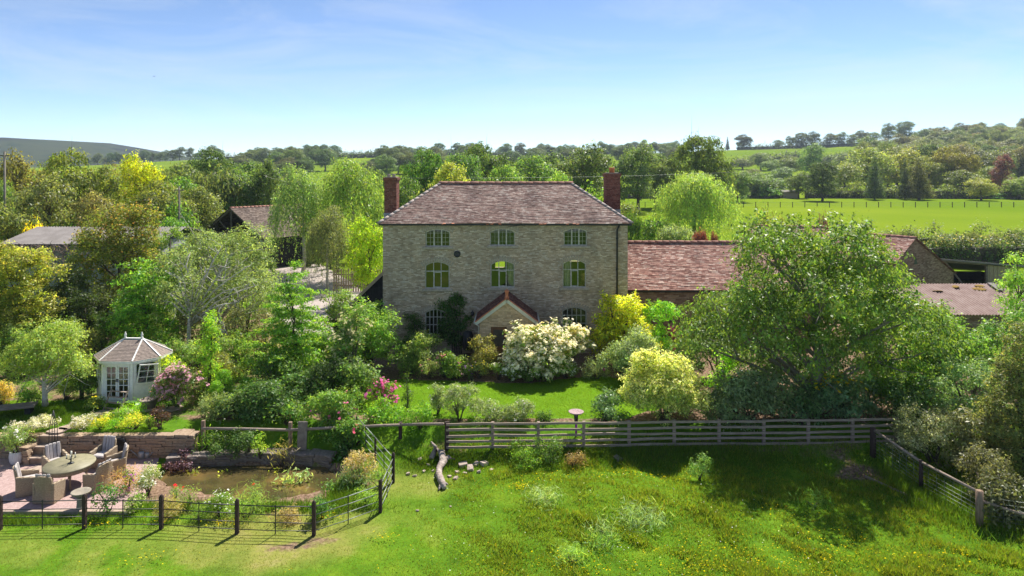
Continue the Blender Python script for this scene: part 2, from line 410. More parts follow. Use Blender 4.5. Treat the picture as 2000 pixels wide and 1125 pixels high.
plain_mat('dead_twig', (0.2, 0.145, 0.12), 0.95, var=0.4, scale=3)
plain_mat('wire', (0.22, 0.24, 0.22), 0.5, metallic=0.5)
plain_mat('bird_black', (0.02, 0.02, 0.02), 0.7)
plain_mat('slat_wood', (0.26, 0.205, 0.175), 0.85, var=0.4, scale=9, bump=0.3)
noise_mat('moss', [(0.3, (0.16, 0.09, 0.02)), (0.7, (0.30, 0.2, 0.04))], 8, rough=1.0, bump=0.8)

m, nt, out = new_mat('rattan')
tc = nd(nt, 'ShaderNodeTexCoord')
w1 = nd(nt, 'ShaderNodeTexWave', Scale=9.0, Distortion=2.0, wave_type='BANDS', bands_direction='Z'); w1.inputs['Detail Scale'].default_value = 4
nn = nd(nt, 'ShaderNodeTexNoise', Scale=20.0, Detail=4)
ad = nd(nt, 'ShaderNodeMath', operation='MULTIPLY')
rp = ramp(nt, [(0.0, (0.14, 0.095, 0.055)), (0.22, (0.34, 0.255, 0.165)), (0.55, (0.50, 0.40, 0.275))])
b = nd(nt, 'ShaderNodeBsdfPrincipled', Roughness=0.75); bp = nd(nt, 'ShaderNodeBump', Strength=0.6, Distance=0.02)
nt.links.new(tc.outputs['Object'], w1.inputs[0]); nt.links.new(tc.outputs['Object'], nn.inputs[0])
nt.links.new(w1.outputs['Fac'], ad.inputs[0]); nt.links.new(nn.outputs['Fac'], ad.inputs[1])
nt.links.new(ad.outputs[0], rp.inputs['Fac']); nt.links.new(rp.outputs[0], b.inputs['Base Color'])
nt.links.new(ad.outputs[0], bp.inputs['Height']); nt.links.new(bp.outputs[0], b.inputs['Normal']); nt.links.new(b.outputs[0], out.inputs['Surface'])

m, nt, out = new_mat('glass')
gl = nd(nt, 'ShaderNodeBsdfGlossy', Roughness=0.03); gl.inputs['Color'].default_value = (0.9, 0.95, 1, 1)
tp = nd(nt, 'ShaderNodeBsdfTransparent'); tp.inputs['Color'].default_value = (0.86, 0.9, 0.86, 1)
fr = nd(nt, 'ShaderNodeFresnel', IOR=1.5); mx = nd(nt, 'ShaderNodeMixShader')
ma = nd(nt, 'ShaderNodeMath', operation='MULTIPLY_ADD'); ma.inputs[1].default_value = 1.3; ma.inputs[2].default_value = 0.04
nt.links.new(fr.outputs[0], ma.inputs[0]); nt.links.new(ma.outputs[0], mx.inputs['Fac'])
nt.links.new(tp.outputs[0], mx.inputs[1]); nt.links.new(gl.outputs[0], mx.inputs[2]); nt.links.new(mx.outputs[0], out.inputs['Surface'])

m, nt, out = new_mat('pond_water')
tc = nd(nt, 'ShaderNodeTexCoord'); nn = nd(nt, 'ShaderNodeTexNoise', Scale=0.8, Detail=5)
rp = ramp(nt, [(0.35, (0.05, 0.042, 0.018)), (0.5, (0.09, 0.068, 0.026)), (0.68, (0.2, 0.125, 0.04))])
b = nd(nt, 'ShaderNodeBsdfPrincipled', Roughness=0.06); b.inputs['Specular IOR Level'].default_value = 0.5
n2 = nd(nt, 'ShaderNodeTexNoise', Scale=5.0, Detail=3); bp = nd(nt, 'ShaderNodeBump', Strength=0.12, Distance=0.02)
nt.links.new(tc.outputs['Object'], nn.inputs[0]); nt.links.new(nn.outputs['Fac'], rp.inputs['Fac']); nt.links.new(rp.outputs[0], b.inputs['Base Color'])
nt.links.new(tc.outputs['Object'], n2.inputs[0]); nt.links.new(n2.outputs['Fac'], bp.inputs['Height']); nt.links.new(bp.outputs[0], b.inputs['Normal']); nt.links.new(b.outputs[0], out.inputs['Surface'])

# ground: grass, mown lawn, worn and bare earth by masks stored on the sheet
m, nt, out = new_mat('ground'); L = nt.links.new
tc = nd(nt, 'ShaderNodeTexCoord')
nA = nd(nt, 'ShaderNodeTexNoise', Scale=0.9, Detail=8, Roughness=0.7); nB = nd(nt, 'ShaderNodeTexNoise', Scale=9.0, Detail=6, Roughness=0.7); nC = nd(nt, 'ShaderNodeTexNoise', Scale=0.02, Detail=5)
for n in (nA, nB, nC): L(tc.outputs['Object'], n.inputs['Vector'])
gA = ramp(nt, [(0.3, (0.05, 0.115, 0.01)), (0.5, (0.095, 0.195, 0.014)), (0.7, (0.16, 0.245, 0.02))]); L(nA.outputs['Fac'], gA.inputs['Fac'])
gF = ramp(nt, [(0.35, (0.125, 0.20, 0.013)), (0.65, (0.175, 0.24, 0.018))]); L(nC.outputs['Fac'], gF.inputs['Fac'])
aF = nd(nt, 'ShaderNodeAttribute', attribute_name='far'); mF = nd(nt, 'ShaderNodeMixRGB'); L(aF.outputs['Fac'], mF.inputs['Fac']); L(gA.outputs[0], mF.inputs['Color1']); L(gF.outputs[0], mF.inputs['Color2'])
gL = ramp(nt, [(0.35, (0.10, 0.215, 0.012)), (0.65, (0.145, 0.27, 0.018))]); L(nA.outputs['Fac'], gL.inputs['Fac'])
aL = nd(nt, 'ShaderNodeAttribute', attribute_name='lawn'); mL = nd(nt, 'ShaderNodeMixRGB'); L(aL.outputs['Fac'], mL.inputs['Fac']); L(mF.outputs[0], mL.inputs['Color1']); L(gL.outputs[0], mL.inputs['Color2'])
aM = nd(nt, 'ShaderNodeAttribute', attribute_name='moor'); gM = ramp(nt, [(0.35, (0.015, 0.022, 0.024)), (0.5, (0.036, 0.04, 0.032)), (0.65, (0.022, 0.026, 0.03))]); L(nC.outputs['Fac'], gM.inputs['Fac'])
mM0 = nd(nt, 'ShaderNodeMixRGB'); L(aM.outputs['Fac'], mM0.inputs['Fac']); L(mL.outputs[0], mM0.inputs['Color1']); L(gM.outputs[0], mM0.inputs['Color2'])
gD = ramp(nt, [(0.3, (0.15, 0.2, 0.035)), (0.55, (0.24, 0.235, 0.06)), (0.75, (0.36, 0.28, 0.14))]); L(nA.outputs['Fac'], gD.inputs['Fac'])
aD = nd(nt, 'ShaderNodeAttribute', attribute_name='dry'); mD = nd(nt, 'ShaderNodeMixRGB'); L(aD.outputs['Fac'], mD.inputs['Fac']); L(mM0.outputs[0], mD.inputs['Color1']); L(gD.outputs[0], mD.inputs['Color2'])
gS = ramp(nt, [(0.3, (0.10, 0.06, 0.04)), (0.5, (0.2, 0.13, 0.09)), (0.75, (0.36, 0.26, 0.19))]); L(nB.outputs['Fac'], gS.inputs['Fac'])
aS = nd(nt, 'ShaderNodeAttribute', attribute_name='soil')
sm = nd(nt, 'ShaderNodeMath', operation='ADD'); L(aS.outputs['Fac'], sm.inputs[0]); L(nA.outputs['Fac'], sm.inputs[1])
sr = ramp(nt, [(0.82, (0, 0, 0)), (0.98, (1, 1, 1))]); L(sm.outputs[0], sr.inputs['Fac'])
mS = nd(nt, 'ShaderNodeMixRGB'); L(sr.outputs[0], mS.inputs['Fac']); L(mD.outputs[0], mS.inputs['Color1']); L(gS.outputs[0], mS.inputs['Color2'])
sp = ramp(nt, [(0.3, (0.7, 0.72, 0.7)), (0.5, (1, 1, 1)), (0.7, (1.2, 1.18, 1.1))]); L(nB.outputs['Fac'], sp.inputs['Fac'])
mM = nd(nt, 'ShaderNodeMixRGB', blend_type='MULTIPLY'); mM.inputs['Fac'].default_value = 0.8; L(mS.outputs[0], mM.inputs['Color1']); L(sp.outputs[0], mM.inputs['Color2'])
b = nd(nt, 'ShaderNodeBsdfPrincipled', Roughness=1.0); b.inputs['Specular IOR Level'].default_value = 0.0
bp = nd(nt, 'ShaderNodeBump', Strength=0.5, Distance=0.05); L(nB.outputs['Fac'], bp.inputs['Height'])
L(mM.outputs[0], b.inputs['Base Color']); L(bp.outputs[0], b.inputs['Normal']); L(b.outputs[0], out.inputs['Surface'])

# ------------------------------------------------------------------ terrain
def S(t, a, b):
    u = np.clip((np.asarray(t, dtype=float) - a) / (b - a), 0, 1)
    return u * u * (3 - 2 * u)

_ph = np.random.default_rng(5).uniform(0, 6.28, (40, 3))
def wob(x, y, sc, k0=0, n=7):
    """cheap smooth noise about -1..1"""
    r = 0.0
    for i in range(n):
        a = _ph[(k0 + i) % 40]
        an = a[2]; q = sc * (0.6 + 0.23 * i)
        r = r + np.sin((x * math.cos(an) + y * math.sin(an)) * q + a[0]) * np.cos((y * math.cos(an * 1.7) - x * math.sin(an * 1.3)) * q * 0.83 + a[1])
    return r / n * 1.7

POND_Z = -1.06
pond_px = [(312, 938), (326, 916), (400, 911), (520, 909), (635, 912), (668, 938), (640, 958), (585, 972), (520, 982), (440, 976), (380, 962), (335, 955)]
pond = [G(a, b_, POND_Z) for a, b_ in pond_px]
def in_poly(x, y, poly, grow=0.0):
    x = np.asarray(x, float); y = np.asarray(y, float)
    cx = sum(p[0] for p in poly) / len(poly); cyy = sum(p[1] for p in poly) / len(poly)
    pl = [(cx + (p[0] - cx) * (1 + grow), cyy + (p[1] - cyy) * (1 + grow)) for p in poly]
    ins = np.zeros(np.broadcast(x, y).shape, bool)
    j = len(pl) - 1
    for i in range(len(pl)):
        xi, yi = pl[i]; xj, yj = pl[j]
        c = ((yi > y) != (yj > y)) & (x < (xj - xi) * (y - yi) / (yj - yi + 1e-12) + xi)
        ins ^= c; j = i
    return ins

_rx = np.array([-2500, -1200, -520, -321, -248, -169, -56, 56, 140, 242, 315, 388, 450, 534, 620, 900, 2500.0])
_ry = np.array([345, 345, 336, 313, 309, 306, 303, 303, 299, 291, 287, 281, 272, 262, 257, 257, 270.0])
def hz(x, y):
    x = np.asarray(x, float); y = np.asarray(y, float)
    a = -0.9 + 0.9 * S(y, 24.8, 28.4)
    bl = -0.9 + 0.9 * S(y, 26.38, 26.6)
    bp_ = -0.9 + 0.9 * S(y, 26.25, 28.0)
    k1 = 1 - S(x, -13.1, -12.6); k2 = (1 - S(x, -6.8, -5.5)) * (1 - k1)
    z = a * (1 - k1 - k2) + bl * k1 + bp_ * k2
    near = 1 - S(y, 24.5, 27.5)
    z = z + 0.5 * np.exp(-((x - 3.6) / 3.3) ** 2 - ((y - 22.7) / 1.7) ** 2)
    z = z + near * S(x, -5, 0) * 0.09 * wob(x, y, 1.3) + near * S(x, -3, 1) * 0.085 * wob(x, y, 3.3, 9)
    z = z + near * 0.02 * wob(x, y, 1.9, 4) * S(x, -11, -6)
    # far land
    ridge = CAMZ + (HY - np.interp(x, _rx, _ry)) * 750.0 / F
    k = S(y, 225, 760)
    z = z + k * (ridge + 3.0 * wob(x, y, 0.011, 3) * S(y, 300, 500))
    z = z - S(y, 790, 1100) * np.maximum(ridge - 2, 0) * 0.9
    # long bare hill far to the left
    hx = np.interp(x, [-1900, -1200, -975, -917, -848, -790, -731, -683, -585, -300, 0], [62, 64, 63, 61, 53.5, 42, 29, 22, 15, 12, 11.5])
    z = z + S(y, 880, 1270) * (1 - S(y, 1450, 1950)) * (hx + 1.6 * wob(x, y, 0.02, 5))
    z = z - 0.36 * in_poly(x, y, pond, 0.05)
    return z

def axis(lo, hi, f0, f1, step, ratio):
    a = list(np.arange(f0, f1 + 1e-6, step)); s = step
    while a[-1] < hi: s *= ratio; a.append(min(a[-1] + s, hi))
    s = step
    while a[0] > lo: s *= ratio; a.insert(0, max(a[0] - s, lo))
    return np.array(a)
gx = axis(-1880, 1880, -22, 22, 0.25, 1.08)
gy = axis(-40, 2080, 16, 34, 0.2, 1.055)
XX, YY = np.meshgrid(gx, gy)
ZZ = hz(XX, YY)
nx, ny = len(gx), len(gy)
idx = np.arange(nx * ny).reshape(ny, nx)
Fq = np.stack([idx[:-1, :-1], idx[:-1, 1:], idx[1:, 1:], idx[1:, :-1]], -1).reshape(-1, 4)
gme = fast_mesh('ground', np.stack([XX, YY, ZZ], -1).reshape(-1, 3), Fq, mat=M['ground'], smooth=True)
lawn_poly = [(-7.8, 33.2), (-7.2, 29.0), (-5.0, 28.3), (4.5, 28.2), (7.0, 29.8), (6.6, 32.2), (4.2, 33.6), (0.5, 32.4), (-4.0, 32.9)]
def vattr(name, arr):
    at_ = gme.attributes.new(name, 'FLOAT', 'POINT'); at_.data.foreach_set('value', np.asarray(arr, dtype=np.float32).ravel())
vattr('far', S(YY, 45, 75))
lawn = in_poly(XX, YY, lawn_poly, 0.03).astype(float)
vattr('lawn', lawn)
vattr('moor', S(YY, 850, 1050) * (1 - S(XX, -450, -250)) * 0.9 + 0.3 * S(YY, 420, 700) * (wob(XX, YY, 0.02, 6) > 0.35))
dry = (1 - S(np.hypot((XX + 7.2) / 3.2, (YY - 21.0) / 2.4), 0.55, 1.1)) * 0.9 + (1 - S(np.hypot((XX + 3.6) / 2.2, (YY - 24.3) / 1.5), 0.4, 1.1)) * 0.55
dry = dry + 0.35 * (1 - S(YY, 20, 24)) * (1 - S(XX, -4, -1)) * (wob(XX, YY, 1.2, 12) > 0.0)
vattr('dry', np.clip(dry, 0, 0.9))
border = S(YY, 27.0, 28.2) * (1 - S(YY, 46, 56)) * (1 - lawn) * S(XX, -30, -25) * (1 - S(XX, 20, 30)) * np.where(XX < -8, 0.42, 0.55)
soil = border
soil = soil + 0.5 * (1 - S(np.hypot((XX + 9.4) / 5.6, (YY - 24.2) / 3.0), 0.6, 1.05)) * (YY > 21.7)         # banks round the pond
soil = soil + 0.55 * (1 - S(np.hypot((XX - 12.9) / 1.9, (YY - 24.9) / 0.9), 0.3, 1.0))                          # bare bank under the big tree
soil = soil + 0.34 * (1 - S(np.abs(YY - 26.3), 0.3, 1.3)) * S(XX, -5, -3) * (1 - S(XX, 15, 17))                   # below the rails
soil = soil + 0.42 * (1 - S(np.hypot((XX + 6.1) / 2.0, (YY - 20.35 - 0.25 * (XX + 6.1)) / 0.55), 0.3, 1.0))                             # worn track by the fence corner
soil = soil * np.where((XX < -14.5) & (YY < 30.0), 0.35, 1.0)
vattr('soil', np.clip(soil, 0, 0.7))
ground = obj('ground', gme)
tag(ground, 'green grass field and garden ground sloping to distant hills', None, None, 'structure')

def flat_sheet(name, poly, z, mat, label):
    mb = MB(); mb.add([(p[0], p[1], z) for p in poly], [list(range(len(poly)))])
    o = mb.build(name, mat); tag(o, label, None, None, 'structure'); return o

flat_sheet('drive', [(-7.6, 40.5), (-10.5, 39.5), (-13.5, 41), (-16, 46), (-20.5, 58), (-25.5, 71), (-20, 71.5), (-14, 60), (-10.5, 52), (-7.6, 51)], 0.012, M['drive_gravel'], 'pale gravel drive left of the farmhouse')
flat_sheet('patio', [(-24, 22.25), (-16, 22.15), (-12.8, 22.3), (-12.5, 23.2), (-12.9, 24.6), (-13.6, 26.3), (-24, 26.3)], -0.885, M['gravel'], 'pink gravel patio under the garden table')
flat_sheet('pond_water', [(p[0], p[1]) for p in pond], POND_Z, M['pond_water'], 'brown still water of the garden pond')
# patio edging
mb = MB(); mb.box((-18.2, 22.12, -0.86), (11.6, 0.16, 0.14)); mb.box((-12.6, 22.75, -0.86), (0.14, 1.1, 0.14))
e = mb.build('patio_edging', M['paving'], bevel=0.01); tag(e, 'straight tan stone edging along the front of the gravel patio', 'edging')
# garden paving near the summerhouse
def slab_path(name, label, pts):
    root = empty(name, (pts[0][0], pts[0][1], 0.0)); tag(root, label, 'paving')
    for (x, y, sx, sy, rz) in pts:
        z = float(hz(x, y)); n = 7
        poly = [(math.cos(2 * math.pi * k / n) * sx * random.uniform(.85, 1.1), math.sin(2 * math.pi * k / n) * sy * random.uniform(.85, 1.1)) for k in range(n)]
        mb = MB(); mb.poly_prism(poly, -0.02, 0.035); o = mb.build('paving_slab', M['paving'], root, bevel=0.008)
        o.location = (x - pts[0][0], y - pts[0][1], z); o.rotation_euler = (0, 0, rz)
gp = lambda a, b_: G(a, b_, 0.0)
slab_path('paving_strip', 'tan paving slabs in front of the white summerhouse', [(*gp(205 + i * 27, 806 - 2.0 * (i % 2) - i * 1.2), .42, .32, .3 * i) for i in range(6)])
slab_path('stepping_path', 'pinkish stepping stones crossing grass above the patio wall', [(*gp(112 + i * 22, 842 - i * 7), .4, .3, .5 * i) for i in range(5)])

# ------------------------------------------------------------------ grass blades
def blades(x, y, h, w, z=None, lean=0.5, seed=1):
    r = np.random.default_rng(seed); n = len(x)
    z = hz(x, y) if z is None else z
    a = r.uniform(0, 6.283, n); l = r.normal(0, lean, (n, 2)) * h[:, None]
    dx, dy = np.cos(a) * w / 2, np.sin(a) * w / 2
    V = np.empty((n, 3, 3), np.float32)
    V[:, 0] = np.stack([x - dx, y - dy, z - 0.01], -1); V[:, 1] = np.stack([x + dx, y + dy, z - 0.01], -1)
    V[:, 2] = np.stack([x + l[:, 0], y + l[:, 1], z + h], -1)
    return V.reshape(-1, 3)
def keep_field(x, y):
    k = ~in_poly(x, y, pond, 0.12)
    k &= ~((x < -12.3) & (y > 22.0) & (y < 26.7))
    k &= ~((x < -5.6) & (x > -13) & (y > 22.2) & (y < 26.9))
    return k
r = np.random.default_rng(3)
N = 330000
y = 17.2 + 9.6 * r.random(N) ** 1.15; x = (r.random(N) * 2 - 1) * (0.77 * y + 0.6)
wild = S(x, -4.5, 0.5) * (0.55 + 0.6 * np.clip(wob(x, y, 1.6, 2), -0.6, 1))
tuss = np.clip(wob(x, y, 2.6, 15) - 0.22, 0, 1) * S(x, -4, 0)
kk = keep_field(x, y) & (r.random(N) < 0.45 + 0.55 * np.clip(wild, 0, 1))
bare = ((np.hypot((x + 6.1) / 2.0, (y - 20.35 - 0.25 * (x + 6.1)) / 0.55) < 0.8) & (r.random(N) < .75)) | ((np.hypot((x - 12.9) / 1.9, (y - 24.9) / 0.9) < 0.6) & (r.random(N) < .8))
kk &= ~bare
x, y, wild, tuss = x[kk], y[kk], wild[kk], tuss[kk]
h = (0.03 + 0.10 * np.clip(wild, 0, 1) ** 1.5 + 0.30 * tuss) * r.uniform(0.4, 1.4, len(x))
bw_ = 0.014 + 0.016 * np.clip(h / .12, 0, 1.3)
vv = np.clip(0.5 + 0.22 * wob(x, y, 0.9, 7) + 0.16 * wob(x, y, 4.0, 11) + r.normal(0, .2, len(x)), 0, 1)
lush = r.random(len(x)) < (0.72 + 0.2 * wob(x, y, 1.7, 25)) * S(x + 0.6 * wob(x, y, 1.1, 30), -5.5, -1.5)
for sel, nm, col, lab in ((lush, 'meadow_grass', (0.175, 0.262, 0.022), 'lush tussocky bright green grass on the right of the field'), (~lush, 'pasture_grass', (0.215, 0.25, 0.035), 'short yellowish pasture grass on the left of the field')):
    V = blades(x[sel], y[sel], h[sel], bw_[sel], lean=0.6, seed=4)
    o = obj(nm, fast_mesh(nm, V, np.arange(len(V)).reshape(-1, 3), vv[sel], M['grass_blade']), color=col)
    tag(o, lab, 'grass', None, 'stuff')
N = 90000
x = r.uniform(-8.2, 7.4, N); y = r.uniform(27.9, 34.0, N); k = in_poly(x, y, lawn_poly, 0.03); x, y = x[k], y[k]
V = blades(x, y, r.uniform(.02, .05, len(x)), np.full(len(x), .016), lean=0.6, seed=6)
vv = np.clip(0.5 + 0.2 * wob(x, y, 1.2, 7) + r.normal(0, .13, len(x)), 0, 1)
o = obj('lawn_grass', fast_mesh('lawn_grass', V, np.arange(len(V)).reshape(-1, 3), vv, M['grass_blade']), color=(0.15, 0.255, 0.016))
tag(o, 'smooth mown lawn in front of the farmhouse', 'lawn', None, 'stuff')
# left garden grass, pond-bank weeds and rank grass below the rails
xs = []; ys = []; hs = []
def patch(cx, cyy, rx, ry, n, h0, h1):
    q = r.normal(0, 0.5, (n, 2)); xs.append(cx + q[:, 0] * rx); ys.append(cyy + q[:, 1] * ry); hs.append(r.uniform(h0, h1, n))
patch(-20, 28.6, 2.6, 1.2, 14000, .05, .12); patch(-17.5, 27.9, 2.6, .6, 9000, .05, .12); patch(-24, 28.5, 2, 1.2, 5000, .05, .12)
patch(-12.2, 30.4, 2.2, 1.4, 9000, .06, .15); patch(-10, 33.5, 2.5, 2, 6000, .06, .18)
patch(4, 26.0, 7.5, 0.8, 22000, .06, .22); patch(-2.6, 25.6, 1.8, .7, 6000, .06, .16); patch(15.5, 22.6, 1.6, 1.8, 9000, .1, .4); patch(13.8, 23.4, .5, 2.0, 5000, .1, .35)
patch(-9.2, 22.45, 4.2, .35, 9000, .08, .26); patch(-17, 21.6, 5, .3, 8000, .06, .2); patch(-5.8, 23.4, .5, 1.2, 5000, .1, .3)
x = np.concatenate(xs); y = np.concatenate(ys); h = np.concatenate(hs)
k = ~in_poly(x, y, pond, 0.0) & ~((x < -12.4) & (y > 22.1) & (y < 26.8)); x, y, h = x[k], y[k], h[k]
V = blades(x, y, h, 0.012 + h * .05, lean=0.35, seed=8)
o = obj('rough_grass', fast_mesh('rough_grass', V, np.arange(len(V)).reshape(-1, 3), r.random(len(x)), M['grass_blade']), color=(0.10, 0.2, 0.02))
tag(o, 'rank grass on the banks beside fences, pond and garden', 'grass', None, 'stuff')
# buttercups and daisies
def dots(name, label, x, y, hgt, size, col, seed):
    rr = np.random.default_rng(seed); n = len(x); z = hz(x, y) + hgt * rr.uniform(.6, 1.2, n)
    a = rr.uniform(0, 6.28, n); s = size * rr.uniform(.7, 1.3, n); t = rr.normal(0, .35, (n, 2))
    V = np.empty((n, 4, 3), np.float32)
    for j in range(4):
        dx, dy = np.cos(a + j * 1.5708) * s, np.sin(a + j * 1.5708) * s
        V[:, j] = np.stack([x + dx, y + dy, z + dx * t[:, 0] + dy * t[:, 1] - dy * .5], -1)
    o = obj(name, fast_mesh(name, V.reshape(-1, 3), np.arange(4 * n).reshape(-1, 4), rr.random(n), M['petal']), color=col)
    return tag(o, label, 'flowers', None, 'stuff')
bx = []; by = []
for px_, py_, sx_, sy_, n in [(1500, 1090, 3.0, .9, 420), (1640, 1065, 1.4, .9, 120), (1320, 1112, 2.6, .4, 120), (1010, 955, .5, .3, 70), (1140, 935, 2.2, .6, 110), (1290, 940, 1.5, .5, 60), (750, 1048, .35, .25, 45), (640, 1010, .5, .2, 60), (440, 1020, .5, .15, 70), (200, 1025, .6, .2, 40), (330, 1020, .6, .2, 30), (1120, 1095, 1.2, .5, 140), (260, 1090, 1.2, .5, 60), (1850, 1085, 1.2, .6, 80), (900, 1100, 4, 1, 60), (1560, 1010, 1.4, .6, 70)]:
    c = G(px_, py_, -0.8); bx.append(r.normal(c[0], sx_ * .62, n)); by.append(r.normal(c[1], sy_ * .62, n))
dots('buttercups', 'scattered yellow buttercups in the field grass', np.concatenate(bx), np.concatenate(by), .15, .021, (0.75, 0.58, 0.01), 3)
x = r.uniform(-3, 9, 260); y = r.uniform(18, 24.5, 260)
dots('daisies', 'sparse white daisies in the field grass', x, y, .14, .018, (0.75, 0.75, 0.7), 4)

# ------------------------------------------------------------------ building helpers
def arch_loop(cx, z0, w, z1, rise, n=10):
    """closed loop in (x, z): flat sill, upright jambs, segmental head"""
    pts = [(cx - w / 2, z0), (cx + w / 2, z0)]
    if rise <= 0: return pts + [(cx + w / 2, z1), (cx - w / 2, z1)]
    r = (w * w / 4 + rise * rise) / (2 * rise); zc = z1 - r; a = math.asin(w / 2 / r)
    for k in range(n + 1):
        t = a - 2 * a * k / n; pts.append((cx + r * math.sin(t), zc + r * math.cos(t)))
    return pts
def arch_z(x, cx, w, z1, rise):
    if rise <= 0: return z1
    r = (w * w / 4 + rise * rise) / (2 * rise); return z1 - r + math.sqrt(max(r * r - (x - cx) ** 2, 0))

def holed(name, outer, holes, y0, depth, mat, parent, flip=False, jitter=0.0):
    bm = bmesh.new(); edges = []
    for lp in [outer] + holes:
        vs = [bm.verts.new((p[0], y0, p[1])) for p in lp]
        edges += [bm.edges.new((vs[i], vs[(i + 1) % len(vs)])) for i in range(len(vs))]
    bmesh.ops.triangle_fill(bm, use_beauty=True, edges=edges)
    for lp in holes:
        a = [bm.verts.new((p[0], y0, p[1])) for p in lp]; b_ = [bm.verts.new((p[0], y0 + depth, p[1])) for p in lp]
        for i in range(len(lp)):
            j = (i + 1) % len(lp); bm.faces.new((a[i], a[j], b_[j], b_[i]))
    me = bpy.data.meshes.new(name); bm.to_mesh(me); bm.free(); me.materials.append(mat)
    return obj(name, me, None, parent)

def ring(mb, l0, l1, y0, y1):
    n = len(l0)
    vs = [(p[0], y0, p[1]) for p in l0] + [(p[0], y0, p[1]) for p in l1] + [(p[0], y1, p[1]) for p in l0] + [(p[0], y1, p[1]) for p in l1]
    fs = []
    for i in range(n):
        j = (i + 1) % n
        fs += [[i, j, n + j, n + i], [n + i, n + j, 3 * n + j, 3 * n + i]]
    mb.add(vs, fs)

def roof_slope(mb, A, B, Cc, D, gauge=0.1, lift=0.026, seg=0.5, jit=0.012):
    """stepped tile courses on the plane A,B (eave) C,D (top)"""
    A, B, Cc, D = (Vector(p) for p in (A, B, Cc, D))
    N_ = (B - A).cross(D - A).normalized()
    if N_.z < 0: N_ = -N_
    along = (B - A).normalized()
    top = (D + Cc) / 2; bot = (A + B) / 2
    # slope length along the fall line
    fall = N_.cross(along); sl = abs((D - A).dot(fall)); n = max(2, int(round(sl / gauge)))
    m_ = max(1, int((B - A).length / seg))
    for i in range(n):
        f0, f1 = i / n, (i + 1) / n
        l0, r0 = A.lerp(D, f0), B.lerp(Cc, f0); l1, r1 = A.lerp(D, f1), B.lerp(Cc, f1)
        lifts = [lift + random.uniform(-jit, jit) for _ in range(m_ + 1)]
        vs = []; fs = []; uvs = []
        for k in range(m_ + 1):
            t = k / m_; p0 = l0.lerp(r0, t); p1 = l1.lerp(r1, t); p0.z += .03 * float(wob(p0.x, p0.y, .7)) ; p1.z += .03 * float(wob(p1.x, p1.y, .7))
            vs += [p0 - N_ * 0.004, p0 + N_ * lifts[k], p1 + N_ * 0.004]
        for k in range(m_):
            a = 3 * k; b_ = 3 * (k + 1)
            ua = (vs[a] - A).dot(along); ub = (vs[b_] - A).dot(along); ua1 = (vs[a + 2] - A).dot(along); ub1 = (vs[b_ + 2] - A).dot(along)
            fs += [[a, b_, b_ + 1, a + 1], [a + 1, b_ + 1, b_ + 2, a + 2]]
            v0, v1 = (i + .08) * gauge, (i + .98) * gauge
            uvs += [[(ua, v0), (ub, v0), (ub, v0 + .01), (ua, v0 + .01)], [(ua, v0), (ub, v0), (ub1, v1), (ua1, v1)]]
        mb.add(vs, fs, uvs)
    return N_

def tile_run(parent, name, p, q, step, rad, mat, half=True):
    """a line of half-round ridge tiles, each its own piece"""
    p, q = Vector(p), Vector(q); L_ = (q - p).length; n = max(1, int(round(L_ / step))); t = (q - p) / n
    ang = math.atan2(t.y, t.x); pitch = math.atan2(t.z, math.hypot(t.x, t.y))
    sl = t.length
    mb = MB(); k = 7; vs = []; fs = []
    for s_ in (0.0, 1.0):
        for rr in (rad, rad - 0.025):
            for i in range(k):
                a = math.pi * i / (k - 1); vs.append((s_ * sl * 1.1 - .0, rr * math.cos(a) * 1.1, rr * math.sin(a) * (1.0 if s_ == 0 else .93)))
    for i in range(k - 1):
        fs += [[i, i + 1, 2 * k + i + 1, 2 * k + i], [k + i, 3 * k + i, 3 * k + i + 1, k + i + 1], [i, k + i, k + i + 1, i + 1], [2 * k + i, 2 * k + i + 1, 3 * k + i + 1, 3 * k + i]]
    mb.add(vs, fs, None, True); me = mb.mesh(name, mat)
    for i in range(n):
        o = obj(name, me, None, parent); c = p + t * i
        o.location = (c.x, c.y, c.z + random.uniform(-.008, .008)); o.rotation_euler = (0, -pitch + random.uniform(-.012, .012), ang + random.uniform(-.01, .01))

# ------------------------------------------------------------------ farmhouse
HX, HD = -0.37, 37.7
SC = F / HD
house = empty('farmhouse', (HX, HD, 0)); tag(house, 'large three-storey stone farmhouse with hipped red tiled roof', 'house')
lx = lambda px: (px - 987) / SC
lz = lambda py: CAMZ - (py - HY) / SC
HW, HDp, EZ = 6.76, 7.0, 7.2
wins = [  # px0, px1, arch top y, sill y, rise, kind
    (831, 879, 447, 482, .16, 'top'), (957, 1006, 446, 480, .18, 'top'), (1101, 1147, 445, 480, .18, 'top'),
    (830, 878, 511, 564, .2, 'mid'), (958, 1005, 509, 562, .2, 'mid'), (1099, 1145, 507, 562, .22, 'mid'),
    (830, 870, 604, 654, .18, 'low'), (1098, 1146, 600, 652, .2, 'low')]
holes = []
for a, b_, t, s_, rise, k in wins:
    holes.append(arch_loop((lx(a) + lx(b_)) / 2, lz(s_), lx(b_) - lx(a), lz(t), rise))
holed('front_wall', [(-HW, -0.1), (HW, -0.1), (HW, EZ), (-HW, EZ)], holes, 0.0, 0.3, M['rubble'], house)
bh = []
for a, b_, t, s_, rise, k in wins[3:6]:
    cx = (lx(a) + lx(b_)) / 2; bh.append(arch_loop(cx - .25 if 950 < a < 960 else cx, 3.72 if 950 < a < 960 else 4.12, .62 if 950 < a < 960 else 2.4, 5.02, 0))  # outer rear openings set high and wide, out of view, to let sun in
holed('back_wall', [(-HW, -0.1), (HW, -0.1), (HW, EZ), (-HW, EZ)], bh, HDp, -0.25, M['rubble'], house)
mb = MB()
